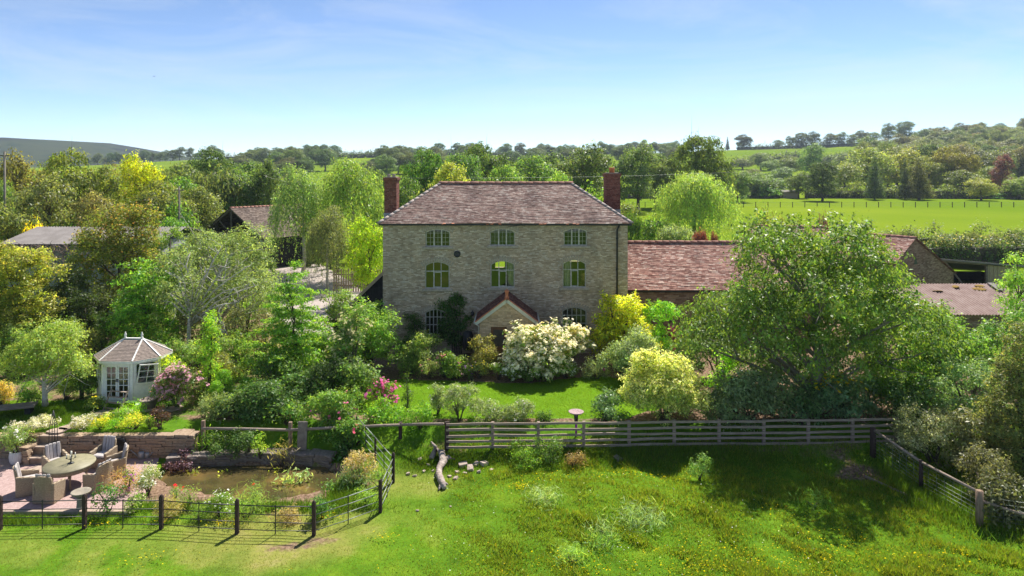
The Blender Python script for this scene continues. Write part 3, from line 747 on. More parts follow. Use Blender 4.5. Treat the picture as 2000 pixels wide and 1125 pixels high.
for s_ in (-1, 1):
    mb = MB(); mb.quad((s_ * HW, 0, -.1), (s_ * HW, HDp, -.1), (s_ * HW, HDp, EZ), (s_ * HW, 0, EZ)); mb.build('side_wall', M['rubble'], house)
# rooms behind the windows: plaster lining, mid-floor ones with rear openings, the outer two shaped to let sun in
xsplit = [-6.6, -2.1, 1.9, 6.6]
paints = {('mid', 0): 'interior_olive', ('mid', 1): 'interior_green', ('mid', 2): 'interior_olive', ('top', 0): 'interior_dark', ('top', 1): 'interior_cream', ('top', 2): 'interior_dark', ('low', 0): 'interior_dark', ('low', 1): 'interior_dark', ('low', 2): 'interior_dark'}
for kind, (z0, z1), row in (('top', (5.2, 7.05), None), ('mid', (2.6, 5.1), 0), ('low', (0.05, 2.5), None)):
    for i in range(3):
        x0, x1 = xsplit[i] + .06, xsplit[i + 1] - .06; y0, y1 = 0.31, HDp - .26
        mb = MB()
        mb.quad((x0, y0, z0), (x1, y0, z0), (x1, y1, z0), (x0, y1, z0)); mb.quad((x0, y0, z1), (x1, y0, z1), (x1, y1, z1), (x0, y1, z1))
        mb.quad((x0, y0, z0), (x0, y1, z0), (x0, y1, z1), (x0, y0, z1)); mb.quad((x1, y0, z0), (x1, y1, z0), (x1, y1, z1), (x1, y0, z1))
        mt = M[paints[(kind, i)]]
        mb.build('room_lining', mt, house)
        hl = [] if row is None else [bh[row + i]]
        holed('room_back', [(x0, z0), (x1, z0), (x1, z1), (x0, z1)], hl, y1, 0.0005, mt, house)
# window joinery
for (a, b_, t, s_, rise, kind) in wins:
    cx = (lx(a) + lx(b_)) / 2; w = lx(b_) - lx(a); z0, z1 = lz(s_), lz(t)
    wi = empty('window', (cx, 0, z0), 0, house); h = z1 - z0
    wood = M['window_wood'] if kind != 'low' else M['window_green']
    fw = 0.055
    mb = MB(); ring(mb, arch_loop(0, 0.0, w + .02, h + .01, rise), arch_loop(0, fw, w - 2 * fw, h - fw, rise * .93), 0.08, 0.17)
    mb.build('frame', wood, wi)
    iw = w - 2 * fw; mb = MB(); cols = 3; rows = []
    top_at = lambda x: arch_z(x, 0, w, h, rise) - fw * .6
    xs_ = []
    if kind == 'top':
        for k in (1, 2):
            x = -iw / 2 + iw * k / 3; mb.box((x, .115, (fw + top_at(x)) / 2), (.075, .075, top_at(x) - fw))
        for k in range(3):
            x0 = -iw / 2 + iw * k / 3; x = x0 + iw / 6; mb.box((x, .125, (fw + top_at(x)) / 2), (.014, .02, top_at(x) - fw))
            for q in range(1, 4):
                z = h * q / 4; mb.box((x, .127, z), (iw / 3, .02, .014))
        xs_ = [-iw / 2 + iw * k / 3 for k in range(4)]; zs_ = [fw, h * .5, h]
    elif kind == 'mid':
        for k in (1, 2):
            x = -iw / 2 + iw * k / 3; mb.box((x, .12, (fw + top_at(x)) / 2), (.04, .06, top_at(x) - fw))
        mb.box((0, .118, h * .64), (iw, .065, .045))
        x0, x1 = -iw / 6 + .03, iw / 6 + .0
        for x in (x0, x1): mb.box((x, .095, fw + h * .29), (.045, .05, h * .56))
        for z in (fw + .03, h * .6): mb.box(((x0 + x1) / 2, .0955, z), (x1 - x0, .049, .045))
        xs_ = [-iw / 2 + iw * k / 3 for k in range(4)]; zs_ = [fw, h * .64, h]
    else:
        for k in range(1, 5):
            x = -iw / 2 + iw * k / 5; mb.box((x, .12, (fw + top_at(x)) / 2), (.04, .05, top_at(x) - fw))
        for q in (.38, .68): mb.box((0, .122, h * q), (iw, .045, .04))
        xs_ = [-iw / 2 + iw * k / 5 for k in range(6)]; zs_ = [fw, h * .38, h * .68, h]
    mb.build('glazing_bar', wood, wi)
    for i in range(len(xs_) - 1):
        for j in range(len(zs_) - 1):
            xa, xb = xs_[i], xs_[i + 1]; za, zb = zs_[j], zs_[j + 1]
            za2 = min(zb, top_at(xa)); zb2 = min(zb, top_at(xb)); y_ = .135 + random.uniform(-.002, .002); tl = random.uniform(-.006, .006)
            mb = MB(); mb.quad((xa, y_, za), (xb, y_ + tl, za), (xb, y_ + tl, zb2), (xa, y_, za2)); mb.build('pane', M['glass'], wi)
    mb = MB(); mb.box((0, .02, -.07), (w + .34, .22, .13)); mb.build('sill', M['sill_stone'], wi, bevel=.012)
    # stone relieving arch, voussoirs standing a little proud
    nv = 13
    r_ = (w * w / 4 + rise * rise) / (2 * rise); zc = h - r_; aa = math.asin(w / 2 / r_) * 1.12
    vo = MB(); vo.box((0, 0, 0), (0.1, 0.05, 0.24), taper=1.0); vme = vo.mesh('arch_stone', M['sill_stone'])
    for k in range(nv):
        t_ = -aa + 2 * aa * k / (nv - 1); rr = r_ + .13
        o = obj('arch_stone', vme, None, wi); o.location = (rr * math.sin(t_), .0 + random.uniform(-.004, .012), zc + rr * math.cos(t_)); o.rotation_euler = (0, t_, 0)

# curtains seen through the middle windows
mb = MB()
for px_, sgn in ((1128, 1), (1101, -1)):
    pass
for cxp, kind in ((1123, 0), (982, 1)):
    for s_ in (-1, 1):
        if kind == 1 and s_ < 0 or kind == 0 and s_ > 0: continue
        x0 = lx(cxp) + s_ * .56
        for k in range(6):
            xk = x0 - s_ * k * .05; mb.quad((xk, .36 + .03 * (k % 2), lz(562)), (xk - s_ * .05, .36 + .03 * ((k + 1) % 2), lz(562)), (xk - s_ * .05, .36 + .03 * ((k + 1) % 2), lz(508)), (xk, .36 + .03 * (k % 2), lz(508)))
mb.build('curtain', M['interior_cream'], house)

# roof
OV = 0.24; rz_ = 9.3; EZ2 = EZ - 0.02
fl, fr_, bl_, br_ = (-HW - OV, -OV, EZ2), (HW + OV, -OV, EZ2), (-HW - OV, HDp + OV, EZ2), (HW + OV, HDp + OV, EZ2)
rl, rr_ = (-3.93, HDp / 2, rz_), (3.93 - .02, HDp / 2, rz_)
mb = MB()
roof_slope(mb, fl, fr_, rr_, rl); roof_slope(mb, br_, bl_, rl, rr_, gauge=.2)
roof_slope(mb, bl_, fl, rl, rl, gauge=.1); roof_slope(mb, fr_, br_, rr_, rr_, gauge=.1)
roof = mb.build('roof', M['roof_tile'], house)
tile_run(roof, 'ridge_tile', (rl[0] - .1, rl[1], rl[2] - .02), (rr_[0] + .1, rr_[1], rr_[2] - .02), .47, .13, M['ridge_terracotta'])
for a, b_ in ((fl, rl), (fr_, rr_), (bl_, rl), (br_, rr_)):
    tile_run(roof, 'hip_tile', (a[0], a[1], a[2] + .0), b_, .42, .085, M['hip_mortar'])
mb = MB(); mb.box((0, -.13, EZ2 - .07), (2 * HW + .4, .16, .09)); mb.box((-HW - .13, HDp / 2, EZ2 - .07), (.16, HDp + .2, .09)); mb.box((HW + .13, HDp / 2, EZ2 - .07), (.16, HDp + .2, .09))
mb.quad((-HW, 0, EZ2 - .04), (HW, 0, EZ2 - .04), (HW, HDp, EZ2 - .04), (-HW, HDp, EZ2 - .04))
mb.build('eaves_board', M['dark_gutter'], house)
# broken orange tiles showing along the eave
ot = MB(); ot.box((0, 0, 0), (.16, .1, .02)); otm = ot.mesh('eave_tile', M['orange_terracotta'])
for px_ in (866, 868, 884, 953, 958, 963, 976, 1052, 1060, 1064, 1110, 1119, 1126):
    o = obj('eave_tile', otm, None, roof); o.location = (lx(px_ + random.uniform(-3, 3)), -OV - .012, EZ2 - .012 + random.uniform(-.015, .02)); o.rotation_euler = (.25, random.uniform(-.15, .15), random.uniform(-.2, .2))

def chimney(cx, cyy, w, dpt, z0, z1, pot):
    ch = empty('chimney', (cx, cyy, z0), 0, house); h = z1 - z0
    mb = MB(); mb.box((0, 0, h / 2 - .1), (w, dpt, h - .2)); mb.build('stack', M['red_brick'], ch)
    mb = MB(); mb.box((0, 0, h - .16), (w + .07, dpt + .07, .075)); mb.box((0, 0, h - .06), (w + .13, dpt + .13, .12)); mb.build('cap', M['red_brick'], ch)
    mb = MB(); mb.box((0, 0, h + .025), (w * .9, dpt * .9, .06)); mb.build('flaunching', M['concrete'], ch)
    mb = MB(); mb.box((0, -dpt / 2 - .01, .62), (w + .04, .02, .26)); mb.build('flashing', M['lead'], ch)
    if pot:
        mb = MB(); mb.lathe([(.17, 0), (.16, .25), (.19, .26), (.19, .32), (.14, .33), (.13, .2)], (0, 0, h + .04), 14); mb.build('chimney_pot', M['orange_terracotta'], ch)
    else:
        for dx in (-.18, .12):
            mb = MB(); mb.lathe([(.1, 0), (.09, .16), (.07, .17)], (dx, 0, h + .04), 10); mb.build('chimney_pot', M['concrete'], ch)
chimney(-6.6, 1.9, .7, 1.0, 6.9, 9.66, False)
chimney(6.6, 4.9, .9, 1.0, 6.9, 9.86, True)
# rain pipe, vent, cable, lamp
mb = MB(); px_ = lx(1205)
mb.tube([(lx(1209), -.14, EZ - .1), (lx(1208), -.1, EZ - .2), (px_, -.09, EZ - .4), (px_, -.09, 0)], .05, 8)
for z in (6.3, 4.6, 2.9, 1.2): mb.lathe([(.065, 0), (.065, .1)], (px_, -.09, z), 8)
mb.build('rain_pipe', M['black_iron'], house)
mb = MB(); mb.lathe([(.02, 0), (.17, 0), (.185, .02), (.185, .05), (.12, .06), (.1, .045), (.02, .05)], (0, 0, 0), 20)
o = mb.build('wall_plate', M['black_iron'], house); o.location = (lx(893), -.0, lz(496)); o.rotation_euler = (R(90), 0, 0)
mb = MB(); mb.tube([(lx(990), -.02, lz(446)), (lx(992), -.02, lz(443)), (lx(1035), -.02, lz(438)), (lx(1050), -.06, lz(437))], .014, 5); mb.build('cable', M['black_iron'], house)
# porch
PX = lx(987) + 0.10; pf = -2.2
porch = empty('porch', (PX, 0, 0), 0, house); hw = 1.4; pe, pa = 2.3, 3.36
holed('porch_front', [(-hw, 0), (hw, 0), (hw, pe), (0, pa), (-hw, pe)], [arch_loop(-.42, .02, .82, 1.98, 0)], pf, .2, M['porch_brick'], porch)
mb = MB()
for s_ in (-1, 1): mb.quad((s_ * hw, pf, 0), (s_ * hw, 0, 0), (s_ * hw, 0, pe), (s_ * hw, pf, pe))
mb.build('porch_side', M['porch_brick'], porch)
mb = MB(); sl_ = (pa - pe) / hw; oh = 1.62; ez = pa + .1 - sl_ * oh
roof_slope(mb, (-oh, pf - .14, ez), (-oh, 0, ez), (0, 0, pa + .1), (0, pf - .14, pa + .1)); roof_slope(mb, (oh, 0, ez), (oh, pf - .14, ez), (0, pf - .14, pa + .1), (0, 0, pa + .1))
mb.build('porch_roof', M['porch_tile'], porch)
mb = MB(); tb = []
for s_ in (-1, 1): mb.beam((s_ * oh, pf - .15, ez - .06), (s_ * .02, pf - .15, pa + .01), .05, .19, up=(0, 0, 1))
mb.build('bargeboard', M['bargeboard'], porch)
mb = MB()
for s_ in (-1, 1): mb.beam((s_ * (oh + .02), pf - .2, ez + .05), (s_ * .0, pf - .2, pa + .15), .16, .035, up=(0, 0, 1))
mb.build('verge_tile', M['orange_terracotta'], porch)
mb = MB(); mb.lathe([(.13, 0), (.11, .1), (.08, .14), (.09, .3), (.13, .36), (.1, .44), (.02, .48)], (0, pf - .05, pa + .1), 12); mb.build('finial', M['orange_terracotta'], porch)
mb = MB()
for s_ in (-1, 1):
    mb.tube([(s_ * (oh + .06), pf - .1, ez - .04), (s_ * (oh + .06), 0, ez - .02)], .055, 6); mb.tube([(s_ * (oh + .05), pf - .1, ez - .05), (s_ * (hw + .06), pf - .04, ez - .2), (s_ * (hw + .06), pf - .04, 0)], .035, 6)
mb.build('gutter_pipe', M['cream_paint'], porch)
mb = MB()
mb.box((-.42, pf + .13, 1.0), (.8, .05, 1.95)); mb.box((-.8, pf + .1, 1.0), (.07, .1, 1.95)); mb.box((-.04, pf + .1, 1.0), (.07, .1, 1.95)); mb.box((-.42, pf + .1, 1.95), (.82, .1, .07))
mb.build('porch_door', M['brown_door'], porch)
mb = MB(); mb.quad((-.7, pf + .1, .95), (-.16, pf + .1, .95), (-.16, pf + .1, 1.8), (-.7, pf + .1, 1.8)); mb.build('door_pane', M['interior_dark'], porch)
mb = MB(); mb.box((-1.75 - .05, -.12, 2.35), (.05, .2, .05)); mb.lathe([(.03, 0), (.09, .05), (.09, .2), (.04, .25)], (-1.8, -.2, 2.1), 8); mb.build('wall_lamp', M['black_iron'], house)
# lean-to at the left end
lt = empty('lean_to', (-HW, 0, 0), 0, house)
mb = MB(); z0, z1, L_ = 4.4, 1.5, 3.1
mb.add([(-.01, 1.6, 0), (-L_, 1.6, 0), (-L_, 1.6, z1), (-.01, 1.6, z0)], [[0, 1, 2, 3]]); mb.add([(-L_, 1.6, 0), (-L_, 6.4, 0), (-L_, 6.4, z1), (-L_, 1.6, z1)], [[0, 1, 2, 3]]); mb.build('lean_to_wall', M['black_boards'], lt)
for k in range(14):
    x = -.12 - k * .22; zz = z0 + (z1 - z0) * (-x) / L_
    bb = MB(); bb.box((x, 1.585 - .006 * (k % 2), zz / 2 - .03), (.2, .03, zz - .06)); bb.build('board', M['black_boards'], lt)
mb = MB(); roof_slope(mb, (-L_ - .2, 6.5, z1 - .15), (-L_ - .2, 1.45, z1 - .15), (0, 1.45, z0 + .06), (0, 6.5, z0 + .06), gauge=.115); mb.build('lean_to_roof', M['barn_tile'], lt)
mb = MB(); mb.beam((-L_ - .2, 1.43, z1 - .2), (-.02, 1.43, z0 + .03), .05, .17); mb.build('lean_to_bargeboard', M['pale_boards'], lt)

# ------------------------------------------------------------------ outbuildings
def barn(name, label, apex, ang, length, a, b_, zr, za, zb, wall, rmat, base=0.0, ridge=True, gauge=.115, front=True, cat='barn', gable_over=.18):
    """gable at apex; ridge runs along ang; a/b_ widths left and right of the ridge"""
    root = empty(name, (apex[0], apex[1], base), ang - math.pi / 2); tag(root, label, cat)
    if front:
        mb = MB(); mb.add([(-a, 0, -.1), (b_, 0, -.1), (b_, 0, zb), (0, 0, zr), (-a, 0, za)], [[0, 1, 2, 3, 4]]); mb.build('gable_wall', wall, root)
    mb = MB(); mb.add([(-a, length, -.1), (b_, length, -.1), (b_, length, zb), (0, length, zr), (-a, length, za)], [[0, 1, 2, 3, 4]]); mb.build('rear_wall', wall, root)
    for x, z in ((-a, za), (b_, zb)):
        mb = MB(); mb.quad((x, 0, -.1), (x, length, -.1), (x, length, z), (x, 0, z)); mb.build('side_wall', wall, root)
    g = gable_over; sa = (zr - za) / a; sb = (zr - zb) / b_; e = .22
    mb = MB()
    roof_slope(mb, (-a - e, length + g, za - sa * e + .05), (-a - e, -g, za - sa * e + .05), (0, -g, zr + .05), (0, length + g, zr + .05), gauge=gauge, jit=.012)
    roof_slope(mb, (b_ + e, -g, zb - sb * e + .05), (b_ + e, length + g, zb - sb * e + .05), (0, length + g, zr + .05), (0, -g, zr + .05), gauge=gauge, jit=.012)
    rf = mb.build('roof', rmat, root)
    if ridge: tile_run(rf, 'ridge_tile', (0, -g, zr + .04), (0, length + g, zr + .04), .45, .13, M['ridge_terracotta'])
    return root, rf
# long range joined to the right end of the house (ridge along x)
rng_b, rf_b = barn('stone_outbuilding', 'brown stone outbuilding with pink tiled roof joined to the right of the farmhouse', (HX + HW + .02, 43.5), 0.0, 11.2, 3.4, 3.5, 5.42, 3.2, 3.18, M['outbuilding_stone'], M['barn_tile'], front=False, gable_over=0.0)
mb = MB(); mb.box((3.62, 5.6, 3.0), (.1, 11.2, .1)); mb.build('gutter', M['dark_gutter'], rng_b)
# stone barn at the right with its gable to the field gate
gb, rfb = barn('gabled_stone_barn', 'red tiled stone barn with triangular owl hole in its gable', (29.2, 49.6), math.atan2(.8, -.6), 13.0, 3.0, 7.0, 5.05, 3.6, 1.9, M['outbuilding_stone'], M['barn_tile'])
mb = MB(); mb.add([(-.05, -.02, 3.15), (.55, -.02, 3.15), (.25, -.02, 3.75)], [[0, 1, 2]]); mb.build('owl_hole', M['black_iron'], gb)
barn('low_tiled_barn', 'low red tiled barn roof behind the spreading tree', (25.2, 55.5), math.atan2(.25, -1.0), 4.2, 3.0, 3.0, 5.3, 3.4, 3.4, M['outbuilding_stone'], M['barn_tile'])
# open-fronted cart shed beyond it
cs = empty('open_cart_shed', (36.4, 57, 0)); tag(cs, 'open-fronted timber cart shed beside the gabled stone barn', 'shed')
mb = MB(); mb.box((1.6, 4.6, .4), (8.6, .1, .8)); mb.box((-2.6, 2.2, .7), (.1, 4.6, 1.4)); mb.box((5.9, 2.2, .4), (.1, 4.6, .8)); mb.build('shed_wall', M['black_boards'], cs)
for k in range(15):
    z = 2.05 - k * .02; bb = MB(); bb.box((3.35 + k * .175, -.0 - .015 * (k % 2), z / 2), (.16, .04, z)); bb.build('cladding_board', M['pale_boards'], cs)
mb = MB(); mb.quad((-2.9, -.4, 2.78), (6.2, -.4, 2.0), (6.2, 5.2, .7), (-2.9, 5.2, 1.3)); mb.beam((-2.9, -.42, 2.75), (6.2, -.42, 1.97), .06, .13); o = mb.build('shed_roof', M['grey_sheet'], cs)
mb = MB(); mb.beam((-2.4, .0, 2.5), (3.3, 0, 2.1), .16, .18); mb.beam((-.2, .05, 2.3), (1.6, .05, 0), .12, .12); mb.beam((3.2, 0, 0), (3.2, 0, 2.1), .16, .16); mb.build('timber_frame', M['weathered_wood'], cs)

def corrugate(mb, A, B, Cc, D, pitch=.15, amp=.028):
    """corrugated sheet: ridges run from the A-B edge to the D-C edge"""
    A, B, Cc, D = (Vector(p) for p in (A, B, Cc, D)); N_ = (B - A).cross(D - A).normalized()
    if N_.z < 0: N_ = -N_
    n = int((B - A).length / pitch) * 4; vs = []
    for k in range(n + 1):
        t = k / n; o = N_ * (amp * math.sin(k * math.pi / 2)); vs += [A.lerp(B, t) + o, D.lerp(Cc, t) + o]
    mb.add(vs, [[2 * k, 2 * k + 2, 2 * k + 3, 2 * k + 1] for k in range(n)], None, True)
cr = empty('corrugated_shed', (32.0, 44.0, 0)); tag(cr, 'low shed with rusty corrugated roof at the right edge', 'shed')
mb = MB(); corrugate(mb, (-6.5, -1.2, 1.0), (7.5, -1.2, 1.0), (7.5, 3.4, 2.15), (-6.5, 3.4, 2.15), .2, .035); rfc = mb.build('roof', M['corrugated'], cr)
mb = MB(); mb.box((.5, 1.0, .5), (13.4, 4.0, .98)); mb.build('wall', M['outbuilding_stone'], cr)
mb = MB(); q = Matrix.Rotation(math.atan2(1.15, 4.6), 4, 'X'); mb.beam((1.05, 2.1, 1.93), (1.15, 3.3, 2.22), .42, .05); mb.build('roof_hatch', M['grey_sheet'], rfc)
for (x, y_, s_) in ((-1.6, 2.9, .42), (-.2, 2.5, .5), (.2, 3.0, .4), (-3.2, 2.2, .35), (3, 2.8, .3)):
    mb = MB(); zz = 1.0 + (y_ + 1.2) * .25; mb.lathe([(s_, 0), (s_ * .8, .045), (s_ * .3, .06)], (0, 0, 0), 9); o = mb.build('moss_patch', M['moss'], rfc); o.location = (x, y_, zz - .005); o.rotation_euler = (.245, 0, x); o.scale = (1, .6, 1)
# long grey-roofed shed at the left
ls = empty('grey_roofed_shed', (-29.4, 47, 0)); tag(ls, 'long shed with grey corrugated roof behind the left garden trees', 'shed')
mb = MB(); mb.box((0, 2, 2.55), (10.4, 4.4, 5.1)); mb.build('wall', M['block_wall'], ls)
mb = MB(); corrugate(mb, (-5.5, -.7, 5.02), (5.5, -.7, 5.02), (5.5, 3.2, 5.85), (-5.5, 3.2, 5.85), .2, .03); corrugate(mb, (5.5, 7.0, 5.02), (-5.5, 7.0, 5.02), (-5.5, 3.2, 5.85), (5.5, 3.2, 5.85), .2, .03); mb.build('roof', M['grey_sheet'], ls)
mb = MB(); mb.beam((-5.5, -.7, 4.95), (5.5, -.7, 4.95), .08, .14); mb.build('gutter', M['dark_gutter'], ls)
# open barn at the upper left
ob, rfo = barn('open_dutch_barn', 'dark open-ended barn with mossy brown tiled roof behind the birches', (-29.6, 72), math.atan2(.77, .64), 9.5, 5.4, 6.4, 5.8, 3.3, 3.1, M['black_boards'], M['old_tile'], front=False, gauge=.2)
mb = MB()
mb.beam((-5.4, 0, 3.2), (0, 0, 5.75), .16, .2); mb.beam((6.4, 0, 3.0), (0, 0, 5.75), .16, .2); mb.beam((-5.4, 0, 3.2), (6.4, 0, 3.0), .14, .16); mb.beam((0, 0, 3.1), (0, 0, 5.7), .12, .12); mb.beam((-2.6, 0, 4.4), (0, 0, 3.1), .1, .1); mb.beam((3.0, 0, 4.4), (0, 0, 3.1), .1, .1)
for x in (-5.4, 0, 6.4): mb.beam((x, 0, 0), (x, 0, 3.2), .2, .2)
mb.build('roof_truss', M['weathered_wood'], ob)
mb = MB(); mb.box((5.0, 1.0, 1.5), (2.0, .1, 2.4)); mb.build('pale_panel', M['white_paint'], ob)
for (x, y_, s_) in ((3.6, 6.5, .8), (4.6, 6.0, .7), (2.6, 7.2, .5), (5.2, 5.2, .5), (4.2, 7.6, .6)):
    mb = MB(); mb.lathe([(s_, 0), (s_ * .8, .06), (s_ * .3, .08)], (0, 0, 0), 9); o = mb.build('moss_patch', M['moss'], rfo); o.location = (x, y_, 5.86 - x * (2.7 / 6.4)); o.rotation_euler = (0, math.atan(2.7 / 6.4), 0)
# hut in the far field
c = G(1544, 387, 0.0); hut = empty('field_hut', (c[0], c[1], float(hz(*c)))); tag(hut, 'small tan timber hut at the far edge of the field', 'hut')
mb = MB(); mb.box((0, 1.5, 1.0), (4.6, 3, 2.0)); mb.build('wall', M['pale_boards'], hut)
mb = MB(); mb.quad((-2.5, -.2, 1.95), (2.5, -.2, 1.95), (2.5, 1.5, 2.5), (-2.5, 1.5, 2.5)); mb.quad((2.5, 3.2, 1.95), (-2.5, 3.2, 1.95), (-2.5, 1.5, 2.5), (2.5, 1.5, 2.5)); mb.build('roof', M['grey_sheet'], hut)

# ------------------------------------------------------------------ summerhouse
gc = G(249, 776, 0.0)
sh = empty('summerhouse', (gc[0], gc[1] + .5, 0.02), R(-3)); tag(sh, 'white octagonal summerhouse with glazed doors and slatted roof', 'summerhouse')
W2, D2, ch_ = 1.38, 1.15, .72
octo = [(-W2 + ch_, -D2), (W2 - ch_, -D2), (W2, -D2 + ch_), (W2, D2 - ch_), (W2 - ch_, D2), (-W2 + ch_, D2), (-W2, D2 - ch_), (-W2, -D2 + ch_)]
WH = 1.78
mb = MB(); mb.poly_prism([(p[0] * 1.03, p[1] * 1.03) for p in octo], -.05, .06); mb.build('base', M['white_paint'], sh)
mb = MB(); mb.poly_prism([(p[0] * .96, p[1] * .96) for p in octo], .06, .08); mb.build('floor', M['brown_door'], sh)
def face_part(name, mat, parent, i, u0, u1, z0, z1, out, th):
    a, b_ = Vector((*octo[i], 0)), Vector((*octo[(i + 1) % 8], 0)); t = (b_ - a).normalized(); n = Vector((t.y, -t.x, 0)); mb = MB()
    p = a + t * ((u0 + u1) / 2) + n * out
    mb.box((p.x, p.y, (z0 + z1) / 2), (u1 - u0, th, z1 - z0), math.atan2(t.y, t.x)); return mb.build(name, mat, parent)
for i in range(8):
    a, b_ = octo[i], octo[(i + 1) % 8]; L_ = math.dist(a, b_)
    mb = MB(); mb.box((a[0], a[1], WH / 2 + .05), (.085, .085, WH)); mb.build('corner_post', M['white_paint'], sh)
    face_part('top_rail', M['white_paint'], sh, i, .03, L_ - .03, WH - .16, WH + .05, .0, .06)
    if i == 0:   # double doors
        for k in range(2):
            d0 = .11 + k * (L_ / 2 - .105); d1 = d0 + L_ / 2 - .12
            dr = empty('glazed_door', (0, 0, 0), 0, sh)
            mbs = [(d0, d0 + .07, .08, 1.62), (d1 - .07, d1, .08, 1.62), (d0 + .07, d1 - .07, .08, .2), (d0 + .07, d1 - .07, 1.53, 1.62)]
            fr2 = MB()
            t = Vector((1, 0, 0)); ax, ay = octo[0]
            for (u0, u1, z0, z1) in mbs: fr2.box((ax + (u0 + u1) / 2, ay - .01, (z0 + z1) / 2), (u1 - u0, .045, z1 - z0))
            um = (d0 + d1) / 2; fr2.box((ax + um, ay - .012, .86), (.028, .03, 1.33))
            for q in range(1, 5): fr2.box((ax + um, ay - .013, .2 + 1.33 * q / 5), (d1 - d0 - .14, .028, .026))
            fr2.build('door_frame', M['white_paint'], dr)
            for q in range(5):
                for s2 in range(2):
                    u0 = d0 + .07 + s2 * (um - d0 - .07); u1 = u0 + (um - d0 - .07); z0 = .2 + 1.33 * q / 5
                    p = MB(); yy = ay - .01 + random.uniform(-.002, .002); p.quad((ax + u0, yy, z0), (ax + u1, yy, z0), (ax + u1, yy, z0 + .266), (ax + u0, yy, z0 + .266)); p.build('pane', M['glass'], dr)
            hb = MB(); hb.box((ax + (d1 - .03 if k == 0 else d0 + .03), ay - .05, .95), (.025, .03, .14)); hb.build('door_handle', M['black_iron'], dr)
        face_part('door_jamb', M['white_paint'], sh, i, .04, .1, .06, WH - .16, 0, .06); face_part('door_jamb', M['white_paint'], sh, i, L_ - .1, L_ - .04, .06, WH - .16, 0, .06)
    else:
        face_part('wall_panel', M['white_paint'], sh, i, .04, L_ - .04, .06, .78, 0, .05)
        if i in (4,):
            face_part('wall_panel', M['white_paint'], sh, i, .04, L_ - .04, .78, WH - .16, 0, .05); continue
        face_part('wall_panel', M['white_paint'], sh, i, .04, .16, .78, WH - .16, 0, .05); face_part('wall_panel', M['white_paint'], sh, i, L_ - .16, L_ - .04, .78, WH - .16, 0, .05)
        # window, the right-hand front one hanging askew
        A = Vector((*octo[i], 0)); B = Vector((*octo[(i + 1) % 8], 0)); t = (B - A).normalized(); n = Vector((t.y, -t.x, 0))
        wr = empty('window', (*(A.lerp(B, .5) + n * .03)[:2], .79), math.atan2(t.y, t.x), sh)
        if i == 1: wr.rotation_euler = (R(9), R(7), math.atan2(t.y, t.x)); wr.location = (*(A.lerp(B, .5) + n * .1)[:2], .76)
        ww, wh = L_ - .3, WH - .95; fr2 = MB()
        for (x, z, sx, sz) in ((-ww / 2, wh / 2, .05, wh), (ww / 2, wh / 2, .05, wh), (0, 0, ww + .05, .05), (0, wh, ww + .05, .05), (0, wh / 2, .025, wh), (0, wh / 3, ww, .025), (0, 2 * wh / 3, ww, .025)):
            fr2.box((x, random.uniform(-.001, .001), z), (sx, .035, sz))
        fr2.build('window_frame', M['white_paint'], wr)
        for q in range(3):
            for s2 in range(2):
                p = MB(); x0 = -ww / 2 + s2 * ww / 2; z0 = wh * q / 3; p.quad((x0, .004, z0), (x0 + ww / 2, .004, z0), (x0 + ww / 2, .004, z0 + wh / 3), (x0, .004, z0 + wh / 3)); p.build('pane', M['glass'], wr)
re_ = [(p[0] * 1.12, p[1] * 1.13, WH + .02) for p in octo]; RZ = 2.46; rlen = .42
rt = [(-rlen, 0, RZ), (rlen, 0, RZ), (rlen, 0, RZ), (rlen, 0, RZ), (rlen, 0, RZ), (-rlen, 0, RZ), (-rlen, 0, RZ), (-rlen, 0, RZ)]
mb = MB()
for i in range(8):
    j = (i + 1) % 8; roof_slope(mb, re_[i], re_[j], rt[j], rt[i], gauge=.085, lift=.02, seg=3, jit=.003)
rfs = mb.build('roof', M['slat_wood'], sh)
for i in range(8):
    mb = MB(); a = Vector(re_[i]); b_ = Vector(rt[i]); mb.beam(a + Vector((0, 0, .03)), b_ + Vector((0, 0, .035)), .055, .035); mb.build('hip_batten', M['white_paint'], rfs)
    j = (i + 1) % 8; mb = MB(); mb.beam(Vector(re_[i]) * .995 + Vector((0, 0, -.03)), Vector(re_[j]) * .995 + Vector((0, 0, -.03)), .03, .1); mb.build('fascia', M['white_paint'], rfs)
mb = MB(); mb.box((0, 0, RZ + .03), (2 * rlen + .06, .09, .06)); mb.build('ridge_cap', M['white_paint'], rfs)
for s_ in (-1, 1):
    mb = MB(); mb.lathe([(.05, 0), (.05, .05), (.03, .07), (.055, .13), (.05, .17), (.025, .2), (.03, .24), (.005, .27)], (s_ * (rlen - .03), 0, RZ + .06), 10); mb.build('finial', M['white_paint'], rfs)

